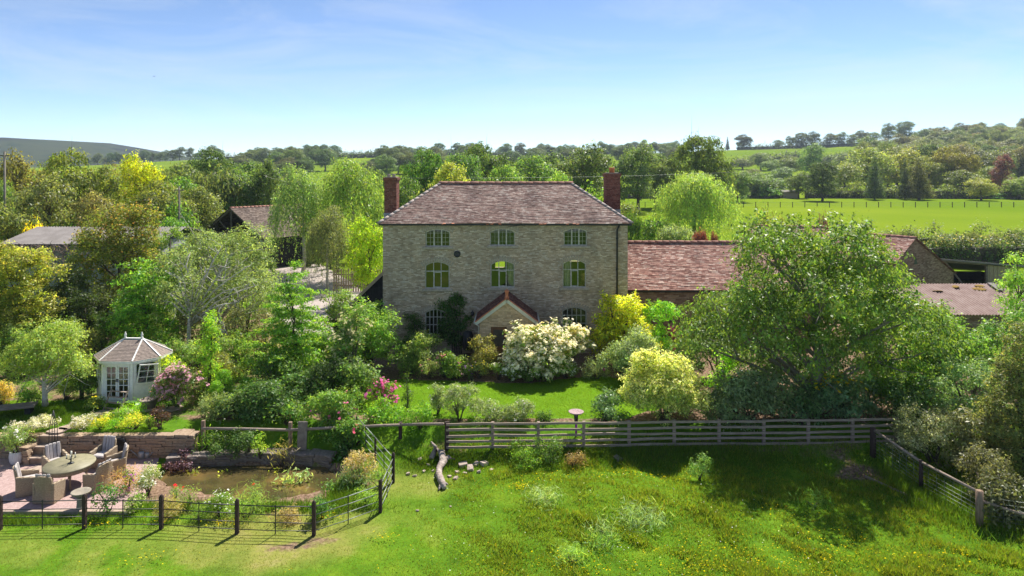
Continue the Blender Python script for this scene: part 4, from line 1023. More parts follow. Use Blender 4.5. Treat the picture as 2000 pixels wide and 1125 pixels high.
# ------------------------------------------------------------------ dry stone walls
def stone_meshes(mat, n=6):
    out_ = []
    for k in range(n):
        bm = bmesh.new(); bmesh.ops.create_cube(bm, size=1.0)
        for v in bm.verts: v.co += Vector((random.uniform(-.07, .07), random.uniform(-.1, .1), random.uniform(-.09, .09)))
        bmesh.ops.bevel(bm, geom=list(bm.edges), offset=.06, segments=1, affect='EDGES')
        me = bpy.data.meshes.new('stone'); bm.to_mesh(me); bm.free(); me.materials.append(mat); out_.append(me)
    return out_
brown_st = stone_meshes(M['dry_stone']); slate_st = stone_meshes(M['slate_stone']); pink_st = stone_meshes(M['stone_pink'])
def stone_wall(name, label, pts, z0, h, thick, ch, slen, meshes, core):
    """courses of separate stones in front of a rubble core"""
    root = empty(name, (pts[0][0], pts[0][1], z0)); tag(root, label, 'wall'); o0 = Vector((pts[0][0], pts[0][1], 0))
    for a, b_ in zip(pts[:-1], pts[1:]):
        a, b_ = Vector((*a, 0)) - o0, Vector((*b_, 0)) - o0; t = (b_ - a).normalized(); n = Vector((t.y, -t.x, 0)); L_ = (b_ - a).length; ang = math.atan2(t.y, t.x)
        mb = MB(); c = a.lerp(b_, .5) - n * (thick * .5 + .07); mb.box((c.x, c.y, h / 2 - .04), (L_, thick, h - .06), ang); mb.build('wall_core', core, root)
        nc = max(1, int(round(h / ch)))
        for i in range(nc):
            u = random.uniform(-.15, 0); top = i == nc - 1
            while u < L_ - .05:
                l = slen * random.uniform(.55, 1.5); l = min(l, L_ - u + .05); hh = ch * random.uniform(.82, 1.0)
                dp = (.22 if not top else thick + .2) * random.uniform(.9, 1.1); pr = random.uniform(-.02, .035)
                c = a + t * (u + l / 2) + n * (pr - dp / 2 + (.0))
                o = obj('stone', random.choice(meshes), None, root); o.location = (c.x, c.y, (i + .5) * ch + random.uniform(-.008, .008)); o.scale = (l * .97, dp, hh)
                o.rotation_euler = (random.uniform(-.03, .03), random.uniform(-.025, .025), ang + random.uniform(-.05, .05)); u += l
stone_wall('retaining_wall', 'brown dry stone retaining wall behind the patio table', [(-17.35, 26.25), (-12.3, 26.3)], -.9, .88, .4, .11, .42, brown_st, M['soil'])
stone_wall('terrace_wall', 'brown dry stone wall behind the white planter at the left edge', [(-22.0, 26.25), (-18.25, 26.25)], -.9, .88, .4, .11, .42, brown_st, M['soil'])
stone_wall('step_wall', 'short stepped stone cheek wall left of the garden steps', [(-18.2, 25.7), (-18.2, 26.35)], -.9, .7, .3, .11, .34, brown_st, M['soil'])
stone_wall('pond_wall', 'low grey stone wall along the back of the pond', [(-13.0, 25.75), (-10.5, 26.12), (-8.4, 26.16), (-6.9, 25.85)], -1.15, .5, .35, .1, .46, slate_st, M['soil'])
# garden steps
st = empty('garden_steps', (-17.8, 26.2, -.9)); tag(st, 'three sandstone steps climbing through the retaining wall', 'steps')
for k in range(3):
    mb = MB(); mb.box((0, -.25 + k * .3, .13 + k * .3 - .06), (.85, .42, .26)); mb.build('riser', M['dry_stone'], st, bevel=.01)
    mb = MB(); mb.box((0, -.27 + k * .3, .295 + k * .3 - .06), (.92, .46, .05)); mb.build('tread', M['paving'], st, bevel=.01)
mb = MB(); mb.poly_prism([(math.cos(a * .524) * .5, math.sin(a * .524) * .38) for a in range(12)], 0, .02); o = mb.build('paving_slab', M['paving']); o.location = (-17.4, 25.35, -.882); tag(o, 'tan paving slab at the foot of the garden steps', 'slab')

# ------------------------------------------------------------------ fences
def gz(p): return float(hz(p[0], p[1]))
def round_top_post(mb, p, z0, z1, w):
    mb.box((p[0], p[1], (z0 + z1) / 2), (w, w, z1 - z0)); mb.lathe([(w * .5, 0), (w * .42, .03), (w * .2, .055), (.005, .06)], (p[0], p[1], z1 - .004), 8)
# estate fence round the pond and patio
ef = [G(-140, 1036, -.9), G(0, 1035, -.9), G(165, 1032, -.9), G(315, 1033, -.9), G(463, 1042, -.9), G(613, 1046, -.9), G(743, 998, -.85), G(768, 937, -.8), G(733, 900, -.75), G(697, 868, -.65)]
fence = empty('estate_fence', (ef[0][0], ef[0][1], -.9)); tag(fence, 'dark metal estate fence with square posts round pond and patio', 'fence')
o0 = Vector((ef[0][0], ef[0][1], -.9))
for i, p in enumerate(ef):
    z = gz(p); mb = MB(); q = Vector((p[0], p[1], z)) - o0; round_top_post(mb, (q.x, q.y), q.z - .1, q.z + (1.02 if i < 8 else .85), .105 if i < 8 else .07); mb.build('post', M['dark_post'], fence, bevel=0)
for i in range(len(ef) - 1):
    a = Vector((*ef[i], gz(ef[i]))) - o0; b_ = Vector((*ef[i + 1], gz(ef[i + 1]))) - o0
    for hgt in (.14, .37, .62, .88):
        mb = MB(); mid = a.lerp(b_, .5) + Vector((0, 0, hgt - random.uniform(0, .025))); mb.tube([a + Vector((0, 0, hgt)), mid, b_ + Vector((0, 0, hgt))], .013 if hgt < .8 else .016, 5); mb.build('rail', M['black_iron'] if i < 5 else M['wire'], fence)
    mid = a.lerp(b_, .5); mb = MB(); mb.box((mid.x, mid.y, mid.z + .42), (.03, .012, .98)); mb.build('stake', M['black_iron'], fence)
# wooden handrail continuing from the fence into the roses
hr = empty('handrail', (*ef[9], -.65)); tag(hr, 'short weathered rail dropping to the top of the estate fence', 'rail')
mb = MB(); a = Vector((0, 0, .88)); mb.tube([a, a + Vector((-.5, .6, .2)), a + Vector((-1.0, 1.1, .35))], .045, 6); mb.build('rail', M['rail_wood'], hr)
mb = MB(); mb.box((-.5, .6, .45), (.09, .09, 1.1)); mb.build('post', M['dark_post'], hr)
# post and rail fence
pa_, pb_ = Vector((-2.5, 26.2, 0)), Vector((15.1, 26.75, 0))
prf = empty('post_and_rail_fence', (pa_.x, pa_.y, -.5)); tag(prf, 'long weathered wooden post and rail fence below the lawn', 'fence')
nP = 11; zt = lambda k: gz((pa_.lerp(pb_, k / (nP - 1)).x, 26.3)) - .02
for k in range(nP):
    p = pa_.lerp(pb_, k / (nP - 1)); z = zt(k); mb = MB(); w = .12 if k not in (0, 10) else .17
    mb.box((p.x - pa_.x, p.y - pa_.y + .05, z + .5 + .5), (w, .1, 1.14 if k else 1.2)); mb.build('post', M['rail_wood'] if k else M['dark_post'], prf, bevel=.01)
for hgt in (.16, .37, .58, .8, 1.03):
    for k in range(nP - 1):
        a = pa_.lerp(pb_, k / (nP - 1)); b_ = pa_.lerp(pb_, (k + 1) / (nP - 1)); za, zb = zt(k) + .5 + hgt, zt(k + 1) + .5 + hgt
        A = Vector((a.x - pa_.x - .02, a.y - pa_.y - .04, za + random.uniform(-.02, .02))); B = Vector((b_.x - pa_.x + .02, b_.y - pa_.y - .04 - .006 * (k % 2), zb + random.uniform(-.02, .02)))
        mb = MB(); mm_ = A.lerp(B, .5) + Vector((0, random.uniform(-.01, .01), random.uniform(-.02, .02))); mb.beam(A, mm_, .045, random.uniform(.075, .095)); mb.beam(mm_, B, .045, random.uniform(.075, .095)); mb.build('rail', M['rail_wood'], prf)
# single rail fence above the pond
sr = [G(397, 868, -.55), G(567, 872, -.55), G(700, 866, -.5), G(782, 862, -.48), (-2.62, 26.25)]
srf = empty('single_rail_fence', (*sr[0], -.55)); tag(srf, 'single wooden rail on posts along the bank above the pond', 'fence'); o0 = Vector((*sr[0], -.55))
for i, p in enumerate(sr[:-1]):
    q = Vector((*p, gz(p))) - o0; mb = MB(); zt_ = CAMZ - (np.interp(1000 + p[0] * F / p[1], [397, 567, 700, 782, 870], [835, 838, 832, 828, 826]) - HY) * p[1] / F + (.28 if i < 2 else .07) - o0.z; mb.box((q.x, q.y, (q.z - .1 + zt_) / 2), (.13, .13, zt_ - q.z + .1)); mb.build('post', M['post_wood'] if i < 2 else M['dark_post'], srf, bevel=.012)
for a, b_ in zip(sr[:-1], sr[1:]):
    tz = lambda q: CAMZ - (np.interp(1000 + q[0] * F / q[1], [397, 567, 700, 782, 870], [835, 838, 832, 828, 826]) - HY) * q[1] / F
    A = Vector((*a, tz(a))) - o0; B = Vector((*b_, tz(b_))) - o0; mb = MB(); mb.tube([A + Vector((0, -.09, 0)), A.lerp(B, .5) + Vector((0, -.09, .01)), B + Vector((0, -.09, 0))], .055, 7); mb.build('rail', M['rail_wood'], srf)
bd = MB(); bd.box((0, 0, .55), (.36, .06, 1.1)); o = bd.build('slate_slab', M['slate_stone'], bevel=.02); q = G(590, 874, -.55); o.location = (q[0], q[1] - .05, -.62); o.rotation_euler = (0, .04, .1); tag(o, 'upright grey slab standing beside the rail post above the pond', 'slab')
# stock fence at the right
sf = [(13.75, 26.0), (14.2, 23.7), (14.62, 21.35), (17.6, 20.3)]
stf = empty('stock_fence', (*sf[0], -.6)); tag(stf, 'wire stock fence with pinkish top rail on the right', 'fence'); o0 = Vector((*sf[0], -.6))
for i, p in enumerate(sf):
    q = Vector((*p, gz(p))) - o0; mb = MB(); rr = (.11, .07, .115, .08)[i]; mb.tube([(q.x, q.y, q.z - .1), (q.x, q.y, q.z + 1.08)], [rr, rr * .95], 10); mb.build('post', M['dark_post'] if i < 2 else M['post_wood'], stf)
for i in range(3):
    A = Vector((*sf[i], gz(sf[i]))) - o0; B = Vector((*sf[i + 1], gz(sf[i + 1]))) - o0
    if i < 2: mb = MB(); mb.tube([A + Vector((0, 0, 1.02)), B + Vector((0, 0, 1.02))], .05, 7); mb.build('top_rail', M['rail_wood'], stf)
    else: mb = MB(); mb.tube([A + Vector((0, 0, .78)), B + Vector((0, 0, .1))], .045, 7); mb.build('brace_rail', M['rail_wood'], stf)
    for hgt in (.1, .22, .34, .47, .6, .75, .9):
        mb = MB(); mb.tube([A + Vector((0, 0, hgt)), B + Vector((0, 0, hgt))], .006, 4); mb.build('wire', M['wire'], stf)
    nn_ = int((B - A).length / .3); mb = MB()
    for k in range(1, nn_):
        p = A.lerp(B, k / nn_); mb.tube([p + Vector((0, 0, .1)), p + Vector((0, 0, .9))], .0045, 4)
    mb.build('wire_stays', M['wire'], stf)['kind'] = 'stuff'
fl_ = MB(); a = G(1690, 918, -.6); b_ = G(1850, 1000, -.8); fl_.tube([(a[0], a[1], gz(a) + .05), ((a[0] + b_[0]) / 2, (a[1] + b_[1]) / 2 + .1, gz(a) + .02), (b_[0], b_[1], gz(b_) + .05)], [.05, .06, .04], 6); o = fl_.build('fallen_pole', M['rail_wood']); tag(o, 'thin fallen pole lying in grass beside the stock fence', 'pole')
# far field fence
ff = empty('field_fence', (20, 171, 0)); tag(ff, 'line of thin posts crossing the far field', 'fence')
fd = F * CAMZ / (405 - HY); prev = None
pm = MB(); pm.box((0, 0, .65), (.13, .13, 1.4)); pme = pm.mesh('post', M['dark_post'])
for k in range(36):
    px_ = 1212 + k * 24; x = (px_ - 1000) / F * fd; z = float(hz(x, fd)); o = obj('post', pme, None, ff); o.location = (x - 20, fd - 171, z)
mb = MB()
for hgt in (.4, .8, 1.2): mb.beam(((1212 - 1000) / F * fd - 20, fd - 171, hgt), ((1212 + 35 * 24 - 1000) / F * fd - 20, fd - 171, hgt), .03, .03)
mb.build('wire', M['wire'], ff)
# board fence left of the house
bf = empty('board_fence', (-14.0, 56, 0)); tag(bf, 'pale vertical board fence draped with climbers left of the farmhouse', 'fence')
for k in range(24):
    bb = MB(); bb.box((k * .2 - .6, -.02 * (k % 3), .9), (.12, .03, 1.9 + random.uniform(-.12, .12))); bb.build('board', M['pale_boards'], bf)
mb = MB(); mb.box((1.7, .05, .5), (4.8, .05, .1)); mb.box((1.7, .05, 1.4), (4.8, .05, .1)); mb.build('cross_rail', M['weathered_wood'], bf)

# ------------------------------------------------------------------ patio furniture
PZ = -.885
TC = Vector((-15.62, 24.1, PZ))
tb = empty('garden_table', TC); tag(tb, 'round rattan garden table with stone-coloured top on the gravel patio', 'table')
mb = MB(); mb.lathe([(.74, .69), (.8, .7), (.81, .73), (.8, .755), (.02, .757)], n=36); mb.build('tabletop', M['table_top'], tb)
mb = MB(); mb.lathe([(.72, .56), (.73, .69)], n=30); mb.build('apron', M['rattan'], tb)
for k in range(4):
    a = k * math.pi / 2 + .6; mb = MB(); mb.tube([(math.cos(a) * .62, math.sin(a) * .62, .6), (math.cos(a) * .5, math.sin(a) * .5, .3), (math.cos(a) * .56, math.sin(a) * .56, 0)], [.05, .035, .04], 7); mb.build('leg', M['rattan'], tb)
ca = empty('candelabra', TC + Vector((.05, 0, .757))); tag(ca, 'black iron candelabra with pale candles on the garden table', 'candelabra')
mb = MB(); mb.lathe([(.11, 0), (.1, .015), (.03, .03), (.02, .1), (.03, .14), (.015, .17), (.015, .28)], n=10)
for k in range(4):
    a = k * 1.5708 + .4; mb.tube([(0, 0, .16), (math.cos(a) * .07, math.sin(a) * .07, .13), (math.cos(a) * .13, math.sin(a) * .13, .18)], .011, 5); mb.lathe([(.03, 0), (.028, .03)], (math.cos(a) * .13, math.sin(a) * .13, .18), 8)
mb.build('stem', M['black_iron'], ca)
for k in range(5):
    a = k * 1.5708 + .4; q = (math.cos(a) * .13, math.sin(a) * .13, .2) if k < 4 else (0, 0, .28); mb = MB(); mb.lathe([(.017, 0), (.016, random.uniform(.13, .18))], q, 7); mb.build('candle', M['candle'], ca)

def chair_meshes():
    out_ = {}
    mb = MB(); # tapered skirt
    vs = []
    for z, w, d0, d1 in ((0, .27, -.27, .24), (.4, .31, -.3, .27)):
        vs += [(-w, d0, z), (w, d0, z), (w, d1, z), (-w, d1, z)]
    mb.add(vs, [[3, 2, 1, 0], [4, 5, 6, 7], [0, 1, 5, 4], [1, 2, 6, 5], [2, 3, 7, 6], [3, 0, 4, 7]]); out_['seat_base'] = mb.mesh('seat_base', M['rattan'], bevel=.012)
    mb = MB(); k = 7; vs = []; fs = []
    for j in range(6):   # curved, leaning back with rounded top
        z = .02 + j * .19; lean = .255 + .05 * (z / 1.0) + .10 * max(0, z - .45)
        for i in range(k):
            u = -1 + 2 * i / (k - 1); x = u * (.3 - .02 * (z > .9)); y_ = lean - .07 * u * u * (1 if z > .35 else .3); zz = z if j < 5 else z - .07 * u * u
            vs.append((x, y_, zz))
    nb = len(vs); vs += [(x, y_ + .06, z) for x, y_, z in vs]
    for j in range(5):
        for i in range(k - 1):
            a = j * k + i; fs += [[a, a + 1, a + k + 1, a + k], [nb + a + 1, nb + a, nb + a + k, nb + a + k + 1]]
        for i in (0, k - 1):
            a = j * k + i; fs.append([a, a + k, nb + a + k, nb + a])
    for i in range(k - 1):
        a = 5 * k + i; fs += [[a, a + 1, nb + a + 1, nb + a], [i + 1, i, nb + i, nb + i + 1]]
    mb.add(vs, fs, None, False); out_['backrest'] = mb.mesh('backrest', M['rattan'])
    mb = MB()
    for dz in (0,):
        vs = [(-.045, -.29, .0), (.045, -.29, .0), (.045, .3, .0), (-.045, .3, .0), (-.05, -.3, .6), (.05, -.3, .6), (.045, .3, .7), (-.045, .3, .7)]
    mb.add(vs, [[3, 2, 1, 0], [4, 5, 6, 7], [0, 1, 5, 4], [1, 2, 6, 5], [2, 3, 7, 6], [3, 0, 4, 7]]); out_['arm'] = mb.mesh('arm', M['rattan'], bevel=.018)
    mb = MB(); mb.box((0, -.02, .45), (.5, .5, .09)); out_['seat_cushion'] = mb.mesh('seat_cushion', M['cushion'], bevel=.03)
    mb = MB()
    for i in range(4): mb.box((-.19 + i * .127, .235 - .02 * (i in (0, 3)), .74), (.115, .06, .56))
    me = mb.mesh('back_cushion', M['cushion'], bevel=.02)
    for v in me.vertices: v.co.y += (v.co.z - .5) * .2
    out_['back_cushion'] = me
    return out_
CM = chair_meshes()
labels = ['rattan garden armchair left of the table, leaning back outwards', 'rattan armchair with its back to the pond-side lawn, nearest the camera', 'rattan armchair right of the table turned towards it', 'rattan armchair with pale cushion at the back right of the table', 'rattan armchair with striped cushion behind the table against the wall', 'rattan armchair with pale striped back cushion at the back left']
for k, (ang, rad) in enumerate(((207, 1.22), (272, 1.12), (345, 1.25), (33, 1.42), (78, 1.5), (140, 1.4))):
    a = R(ang); ch = empty('garden_armchair', (TC.x + math.cos(a) * rad, TC.y + math.sin(a) * rad, PZ), a - math.pi / 2 + random.uniform(-.12, .12)); tag(ch, labels[k], 'chair', 'armchairs round the garden table')
    for nm in ('seat_base', 'backrest', 'seat_cushion', 'back_cushion'): obj(nm, CM[nm], None, ch)
    for s_ in (-1, 1): o = obj('arm', CM['arm'], None, ch); o.location = (s_ * .32, 0, 0)
# bird bath
q = G(158, 998, PZ); mb = MB(); bb_ = empty('bird_bath', (q[0], q[1], PZ)); tag(bb_, 'concrete bird bath with wide dish beside the fence post', 'bird bath')
mb.lathe([(.19, 0), (.19, .05), (.14, .07), (.115, .3), (.13, .52)], n=16); mb.build('pedestal', M['concrete'], bb_)
mb = MB(); mb.lathe([(.1, .52), (.26, .58), (.3, .64), (.28, .655), (.2, .61), (.02, .6)], n=20); mb.build('dish', M['concrete'], bb_)
# planter
q = G(34, 905, PZ); pl = empty('white_planter', (q[0], q[1], PZ)); tag(pl, 'white barrel planter holding a rose bush on the patio', 'planter')
mb = MB(); mb.lathe([(.2, 0), (.25, .12), (.27, .3), (.25, .47), (.24, .48), (.22, .42)], n=18); mb.build('barrel', M['planter_white'], pl)
mb = MB(); mb.lathe([(.225, .4), (.02, .42)], n=14); mb.build('compost', M['soil'], pl)
# iron ring on the wall, watering cans
q = P(233, 868, 26.15); o = MB(); o.lathe([(.12, 0), (.24, .0), (.26, .03), (.24, .07), (.15, .07), (.13, .03)], n=20); o = o.build('iron_ring', M['black_iron']); o.location = (q[0], 26.2, q[2]); o.rotation_euler = (R(90), 0, .1); tag(o, 'dark iron ring hung on the patio retaining wall', 'ornament')
def can(name, label, px_, py_, s_, rz):
    q = G(px_, py_, PZ); w = empty(name, (q[0], q[1], PZ), rz); tag(w, label, 'watering can')
    mb = MB(); mb.lathe([(.13 * s_, 0), (.12 * s_, .22 * s_), (.08 * s_, .28 * s_), (.07 * s_, .27 * s_)], n=14); mb.build('body', M['zinc'], w)
    mb = MB(); mb.tube([(-.1 * s_, 0, .06 * s_), (-.27 * s_, 0, .22 * s_), (-.36 * s_, 0, .3 * s_)], [.03 * s_, .018 * s_, .015 * s_], 7); mb.lathe([(.015, 0), (.045 * s_, .03)], (-.37 * s_, 0, .3 * s_), 8); mb.build('spout', M['zinc'], w)
    mb = MB(); mb.tube([(.12 * s_, 0, .08 * s_), (.22 * s_, 0, .18 * s_), (.14 * s_, 0, .33 * s_), (-.04 * s_, 0, .36 * s_), (-.07 * s_, 0, .27 * s_)], .01, 6); mb.build('handle', M['zinc'], w)
can('watering_can', 'large zinc watering can with long spout by the wall', 276, 895, 1.0, .1); can('watering_can', 'small zinc watering can right of the larger one', 288, 894, .8, 2.6)
# plant obelisk
q = G(116, 868, -.45); ob2 = empty('plant_obelisk', (q[0], q[1] - .35, -.6)); tag(ob2, 'thin grey metal plant support beside the garden steps', 'plant support')
mb = MB()
for k in range(4):
    a = k * 1.571 + .3; mb.tube([(math.cos(a) * .16, math.sin(a) * .16, 0), (math.cos(a) * .13, math.sin(a) * .13, 1.0), (0, 0, 1.6)], .012, 5)
for z, r__ in ((.35, .152), (.75, .14), (1.1, .11)):
    mb.tube([(math.cos(t * .524) * r__, math.sin(t * .524) * r__, z) for t in range(13)], .009, 4, cap=False)
mb.build('wire_frame', M['black_iron'], ob2)
# slab bench at the far left
q = G(18, 812, 0.0); bn = empty('slab_bench', (q[0], q[1], 0), .35); tag(bn, 'low dark slab bench at the left edge of the garden', 'bench')
mb = MB(); mb.box((0, 0, .36), (1.9, .6, .09)); mb.build('seat', M['weathered_wood'], bn, bevel=.015)
for x in (-.7, .7): mb = MB(); mb.box((x, 0, .16), (.2, .5, .33)); mb.build('leg', M['black_boards'], bn)
# timber ladder-back frame by the summerhouse
q = G(225, 800, 0.0); lb = empty('plant_ladder', (q[0], q[1], 0), -.25); tag(lb, 'grey wooden ladder-like plant stand in front of the summerhouse', 'plant stand')
for x in (-.42, .42): mb = MB(); mb.beam((x, -.2, 0), (x, .25, .78), .05, .05); mb.build('rail', M['rail_wood'], lb)
for k in range(4): mb = MB(); t = .12 + k * .26; mb.beam((-.42, -.2 + .45 * t, .78 * t), (.42, -.2 + .45 * t, .78 * t), .09, .03); mb.build('rung', M['rail_wood'], lb)
for px_, py_, lab in ((290, 796, 'dark clay pot right of the summerhouse door'), (272, 796, 'small pale pot beside the summerhouse doors')):
    q = G(px_, py_, 0.02); mb = MB(); s_ = .36 if px_ > 280 else .17; mb.lathe([(s_ * .7, 0), (s_, s_ * 1.0), (s_ * 1.06, s_ * 1.05), (s_ * .9, s_ * 1.1), (s_ * .85, s_ * .9)], n=14); o = mb.build('plant_pot', M['slate_stone'] if px_ > 280 else M['planter_white']); o.location = (q[0], q[1], .0); tag(o, lab, 'pot')
# slate chest
q = G(460, 722, 0.0); o = MB(); o.box((0, 0, .22), (1.35, .62, .44)); o = o.build('stone_trough', M['slate_stone'], bevel=.03); o.location = (q[0], q[1], 0); o.rotation_euler = (0, .03, .12); tag(o, 'dark stone trough among the clipped box balls', 'trough')
# bird feeder table on purple pole
q = (2.53, 26.95); bt = empty('bird_table', (q[0], q[1], gz(q) - .2)); tag(bt, 'pinkish round dish on a purple pole behind the rail fence', 'bird table')
mb = MB(); mb.tube([(0, 0, 0), (0, 0, .8)], [.035, .05], 8); mb.build('pole', M['purple_pole'], bt)
mb = MB(); mb.lathe([(.07, .78), (.09, 1.08), (.05, 1.1)], n=10); mb.build('bracket', M['black_iron'], bt)
mb = MB(); mb.lathe([(.05, 1.1), (.26, 1.13), (.31, 1.18), (.28, 1.19), (.2, 1.15), (.02, 1.15)], n=20); mb.build('dish', M['pinkish_dish'], bt)

# ------------------------------------------------------------------ driftwood and stones
lg = empty('driftwood_log', (*G(862, 940, -.85), -.87)); tag(lg, 'twisted silvery driftwood log lying on the grass', 'log')
def at_(px_, py_, h_):
    q = G(px_, py_, -.85); return Vector((q[0], q[1], gz(q) + h_)) - Vector(lg.location)
mb = MB(); mb.tube([at_(868, 957, .08), at_(862, 945, .12), at_(857, 933, .14), at_(858, 921, .16), at_(866, 912, .2), at_(863, 903, .24), at_(852, 897, .2), at_(842, 905, .1)], [.08, .13, .12, .115, .15, .13, .12, .1], 9); mb.build('trunk', M['driftwood'], lg)
for pl_, rd_ in (([(866, 912, .2), (876, 908, .22), (889, 907, .1)], [.11, .08, .04]), ([(862, 947, .1), (857, 958, .05)], [.07, .03]), ([(864, 948, .12), (874, 953, .12)], [.08, .03]), ([(852, 897, .22), (842, 893, .32)], [.07, .03])):
    mb = MB(); mb.tube([at_(*q) for q in pl_], rd_, 7); mb.build('branch_stub', M['driftwood'], lg)
stp = [(820, 901, .1), (797, 921, .12), (810, 925, .1), (836, 908, .1), (846, 916, .08), (905, 910, .22), (918, 915, .2), (893, 920, .12), (930, 908, .16), (946, 908, .2), (890, 932, .13), (935, 920, .12), (878, 928, .1), (960, 917, .12), (1207, 902, .2), (908, 922, .1), (828, 917, .09), (852, 925, .07), (815, 993, .07), (880, 985, .05)]
words = ['leftmost pale stone', 'flat pink stone', 'small flat stone', 'narrow stone', 'thin pale stone', 'big grey stone', 'slanting grey stone', 'pale chip', 'rounded stone', 'largest right-hand stone', 'pinkish stone', 'broken stone', 'small pale chip', 'outermost stone', 'dark stone', 'little stone', 'sliver of stone', 'tiny flake', 'lone pale stone', 'lone tiny stone']
near_ = ['above the driftwood log end', 'left of the driftwood log', 'beside the pink stone left of the log', 'left of the log top', 'touching the log on its left', 'right of the driftwood log', 'leaning right of the log', 'in front of the leaning stones', 'in the stone heap by the fence bank', 'at the end of the stone heap', 'below the log branch', 'in front of the stone heap', 'by the log branch', 'of the heap towards the mound', 'in shade on the mound near the rail fence', 'under the leaning stone', 'between pink stone and log', 'close to the log', 'in worn grass before the fence corner', 'in the open grass below the log']
for i, (a, b_, s_) in enumerate(stp):
    q = G(a, b_, -.8); o = obj('loose_stone', random.choice(pink_st if i != 14 else slate_st)); o.location = (q[0], q[1], gz(q) + s_ * .25); o.scale = (s_ * 1.5, s_ * 1.1, s_ * .6); o.rotation_euler = (random.uniform(-.3, .3), random.uniform(-.3, .3), random.uniform(0, 3)); tag(o, words[i] + ' ' + near_[i], 'stone', 'loose stones by the driftwood')

# ------------------------------------------------------------------ poles, wires, bird
def pole(label, px_, d, top):
    x, y_, z = P(px_, top, d); p = empty('utility_pole', (x, y_, 0)); tag(p, label, 'pole')
    mb = MB(); mb.tube([(0, 0, -.2), (0, 0, z)], [.12, .08], 8); mb.build('shaft', M['grey_bark'], p)
    mb = MB(); mb.box((0, 0, z - .35), (.9, .1, .1)); mb.build('cross_arm', M['weathered_wood'], p); return (x, y_, z)
p1 = pole('wooden utility pole at the far left edge above the trees', 9, 58, 296); p2 = pole('bare wooden utility pole left of the open barn', 350, 64, 364)
def wire(name, label, a, b_, sag):
    a, b_ = Vector(a), Vector(b_); mb = MB(); mb.tube([a.lerp(b_, t / 12) - Vector((0, 0, sag * 4 * (t / 12) * (1 - t / 12))) for t in range(13)], .011, 4); o = mb.build(name, M['wire']); tag(o, label, 'wire')
wire('overhead_wire', 'thin overhead wire running behind the farmhouse chimneys', P(560, 345, 85), P(1440, 336, 110), .5)
q = P(300, 149, 160); bd = MB(); bd.add([(0, 0, 0), (.12, .35, .03), (.12, -.35, .03), (.4, 0, 0), (-.3, 0, 0), (.05, .9, .18), (.0, -.9, .2), (0.1, 0, .1), (.1, 0, -.08)], [[0, 1, 7], [3, 7, 1], [0, 7, 2], [3, 2, 7], [4, 0, 8], [0, 8, 1], [3, 1, 8], [3, 8, 2], [0, 2, 8], [1, 5, 0], [2, 6, 0]]); o = bd.build('bird', M['bird_black']); o.location = q; tag(o, 'tiny dark bird flying high at the upper left', 'bird')

# ------------------------------------------------------------------ foliage
def unit(a): return a / (np.linalg.norm(a, axis=-1, keepdims=True) + 1e-9)

def leaf_cards(r, pts, outw, size, aspect=.55, droop=0.25, upb=.45, rand=.55, fold=.18):
    n = len(pts)
    nrm = unit(outw * .8 + np.array([0, 0, upb]) + r.normal(0, rand, (n, 3)))
    t = r.normal(0, 1, (n, 3)) + outw * .5; t[:, 2] -= droop * 2
    t = unit(t - nrm * np.sum(t * nrm, 1, keepdims=True)); b = np.cross(nrm, t)
    L_ = size * r.uniform(.45, 1.5, (n, 1)); Wd = L_ * aspect
    V = np.empty((n, 4, 3), np.float32)
    V[:, 0] = pts - t * L_ * .5; V[:, 2] = pts + t * L_ * .5
    mid = pts - t * L_ * .06
    V[:, 1] = mid + b * Wd * .5 + nrm * Wd * fold; V[:, 3] = mid - b * Wd * .5 + nrm * Wd * fold
    return V

def norm_blobs(B, W, H, zlo=None):
    B = np.array(B, float)
    ex = np.max(np.hypot(B[:, 0], B[:, 1]) + B[:, 3] * .95); f = W / ex
    B[:, [0, 1, 3, 4]] *= f
    top = np.max(B[:, 2] + B[:, 5] * .97); g = H / top
    B[:, 2] *= g; B[:, 5] *= g
    return B
def blobs_dome(r, W, H, k=16, conic=0.0):
    B = []
    for i in range(k):
        a = r.uniform(0, 6.283); zf = r.uniform(.15, .8); u = math.sqrt(r.uniform(.05, 1)); rad = W * .72 * u * ((1 - conic) * math.sqrt(max(.05, 1 - (max(zf - .25, 0) * 1.15) ** 2)) + conic * max(.05, 1 - max(zf - .12, 0) * 1.4)); rr = W * r.uniform(.24, .4) * (1 - .55 * conic * (zf > .3)) * (26 / max(26, k)) ** .33
        B.append((rad * math.cos(a), rad * math.sin(a), zf * H * .85, rr, rr, rr * min(1.15, max(.6, .75 * H / W))))
    return norm_blobs(B, W, H)
def blobs_tree(r, W, H, tf=.28, k=18):
    B = []; cz = H * (tf + 1) / 2; rz = H * (1 - tf) / 2
    for i in range(k):
        u = r.uniform(-.95, 1); a = i * 2.4 + r.uniform(-.5, .5); c = math.sqrt(1 - u * u); f = r.uniform(.5, .72); rr = W * r.uniform(.26, .42)
        B.append((W * f * c * math.cos(a), W * f * c * math.sin(a), cz + rz * .68 * u, rr, rr, rr * r.uniform(.6, .85) * min(1.4, max(.7, H * .55 / W))))
    B.append((0, 0, cz, W * .45, W * .45, rz * .6))
    return norm_blobs(B, W, H)
def blobs_cone(r, W, H, k=34, z0=.04, power=1.0):
    B = []
    for i in range(k):
        f = (i + .5) / k; z = z0 + (1 - z0) * f; rad = W * (1 - f) ** power; a = i * 2.399; rr = max(.12 * W, rad * .5)
        B.append((rad * .55 * math.cos(a), rad * .55 * math.sin(a), z * H, rr, rr, max(rr * .7, H / k * 1.6)))
    return norm_blobs(B, W, H)
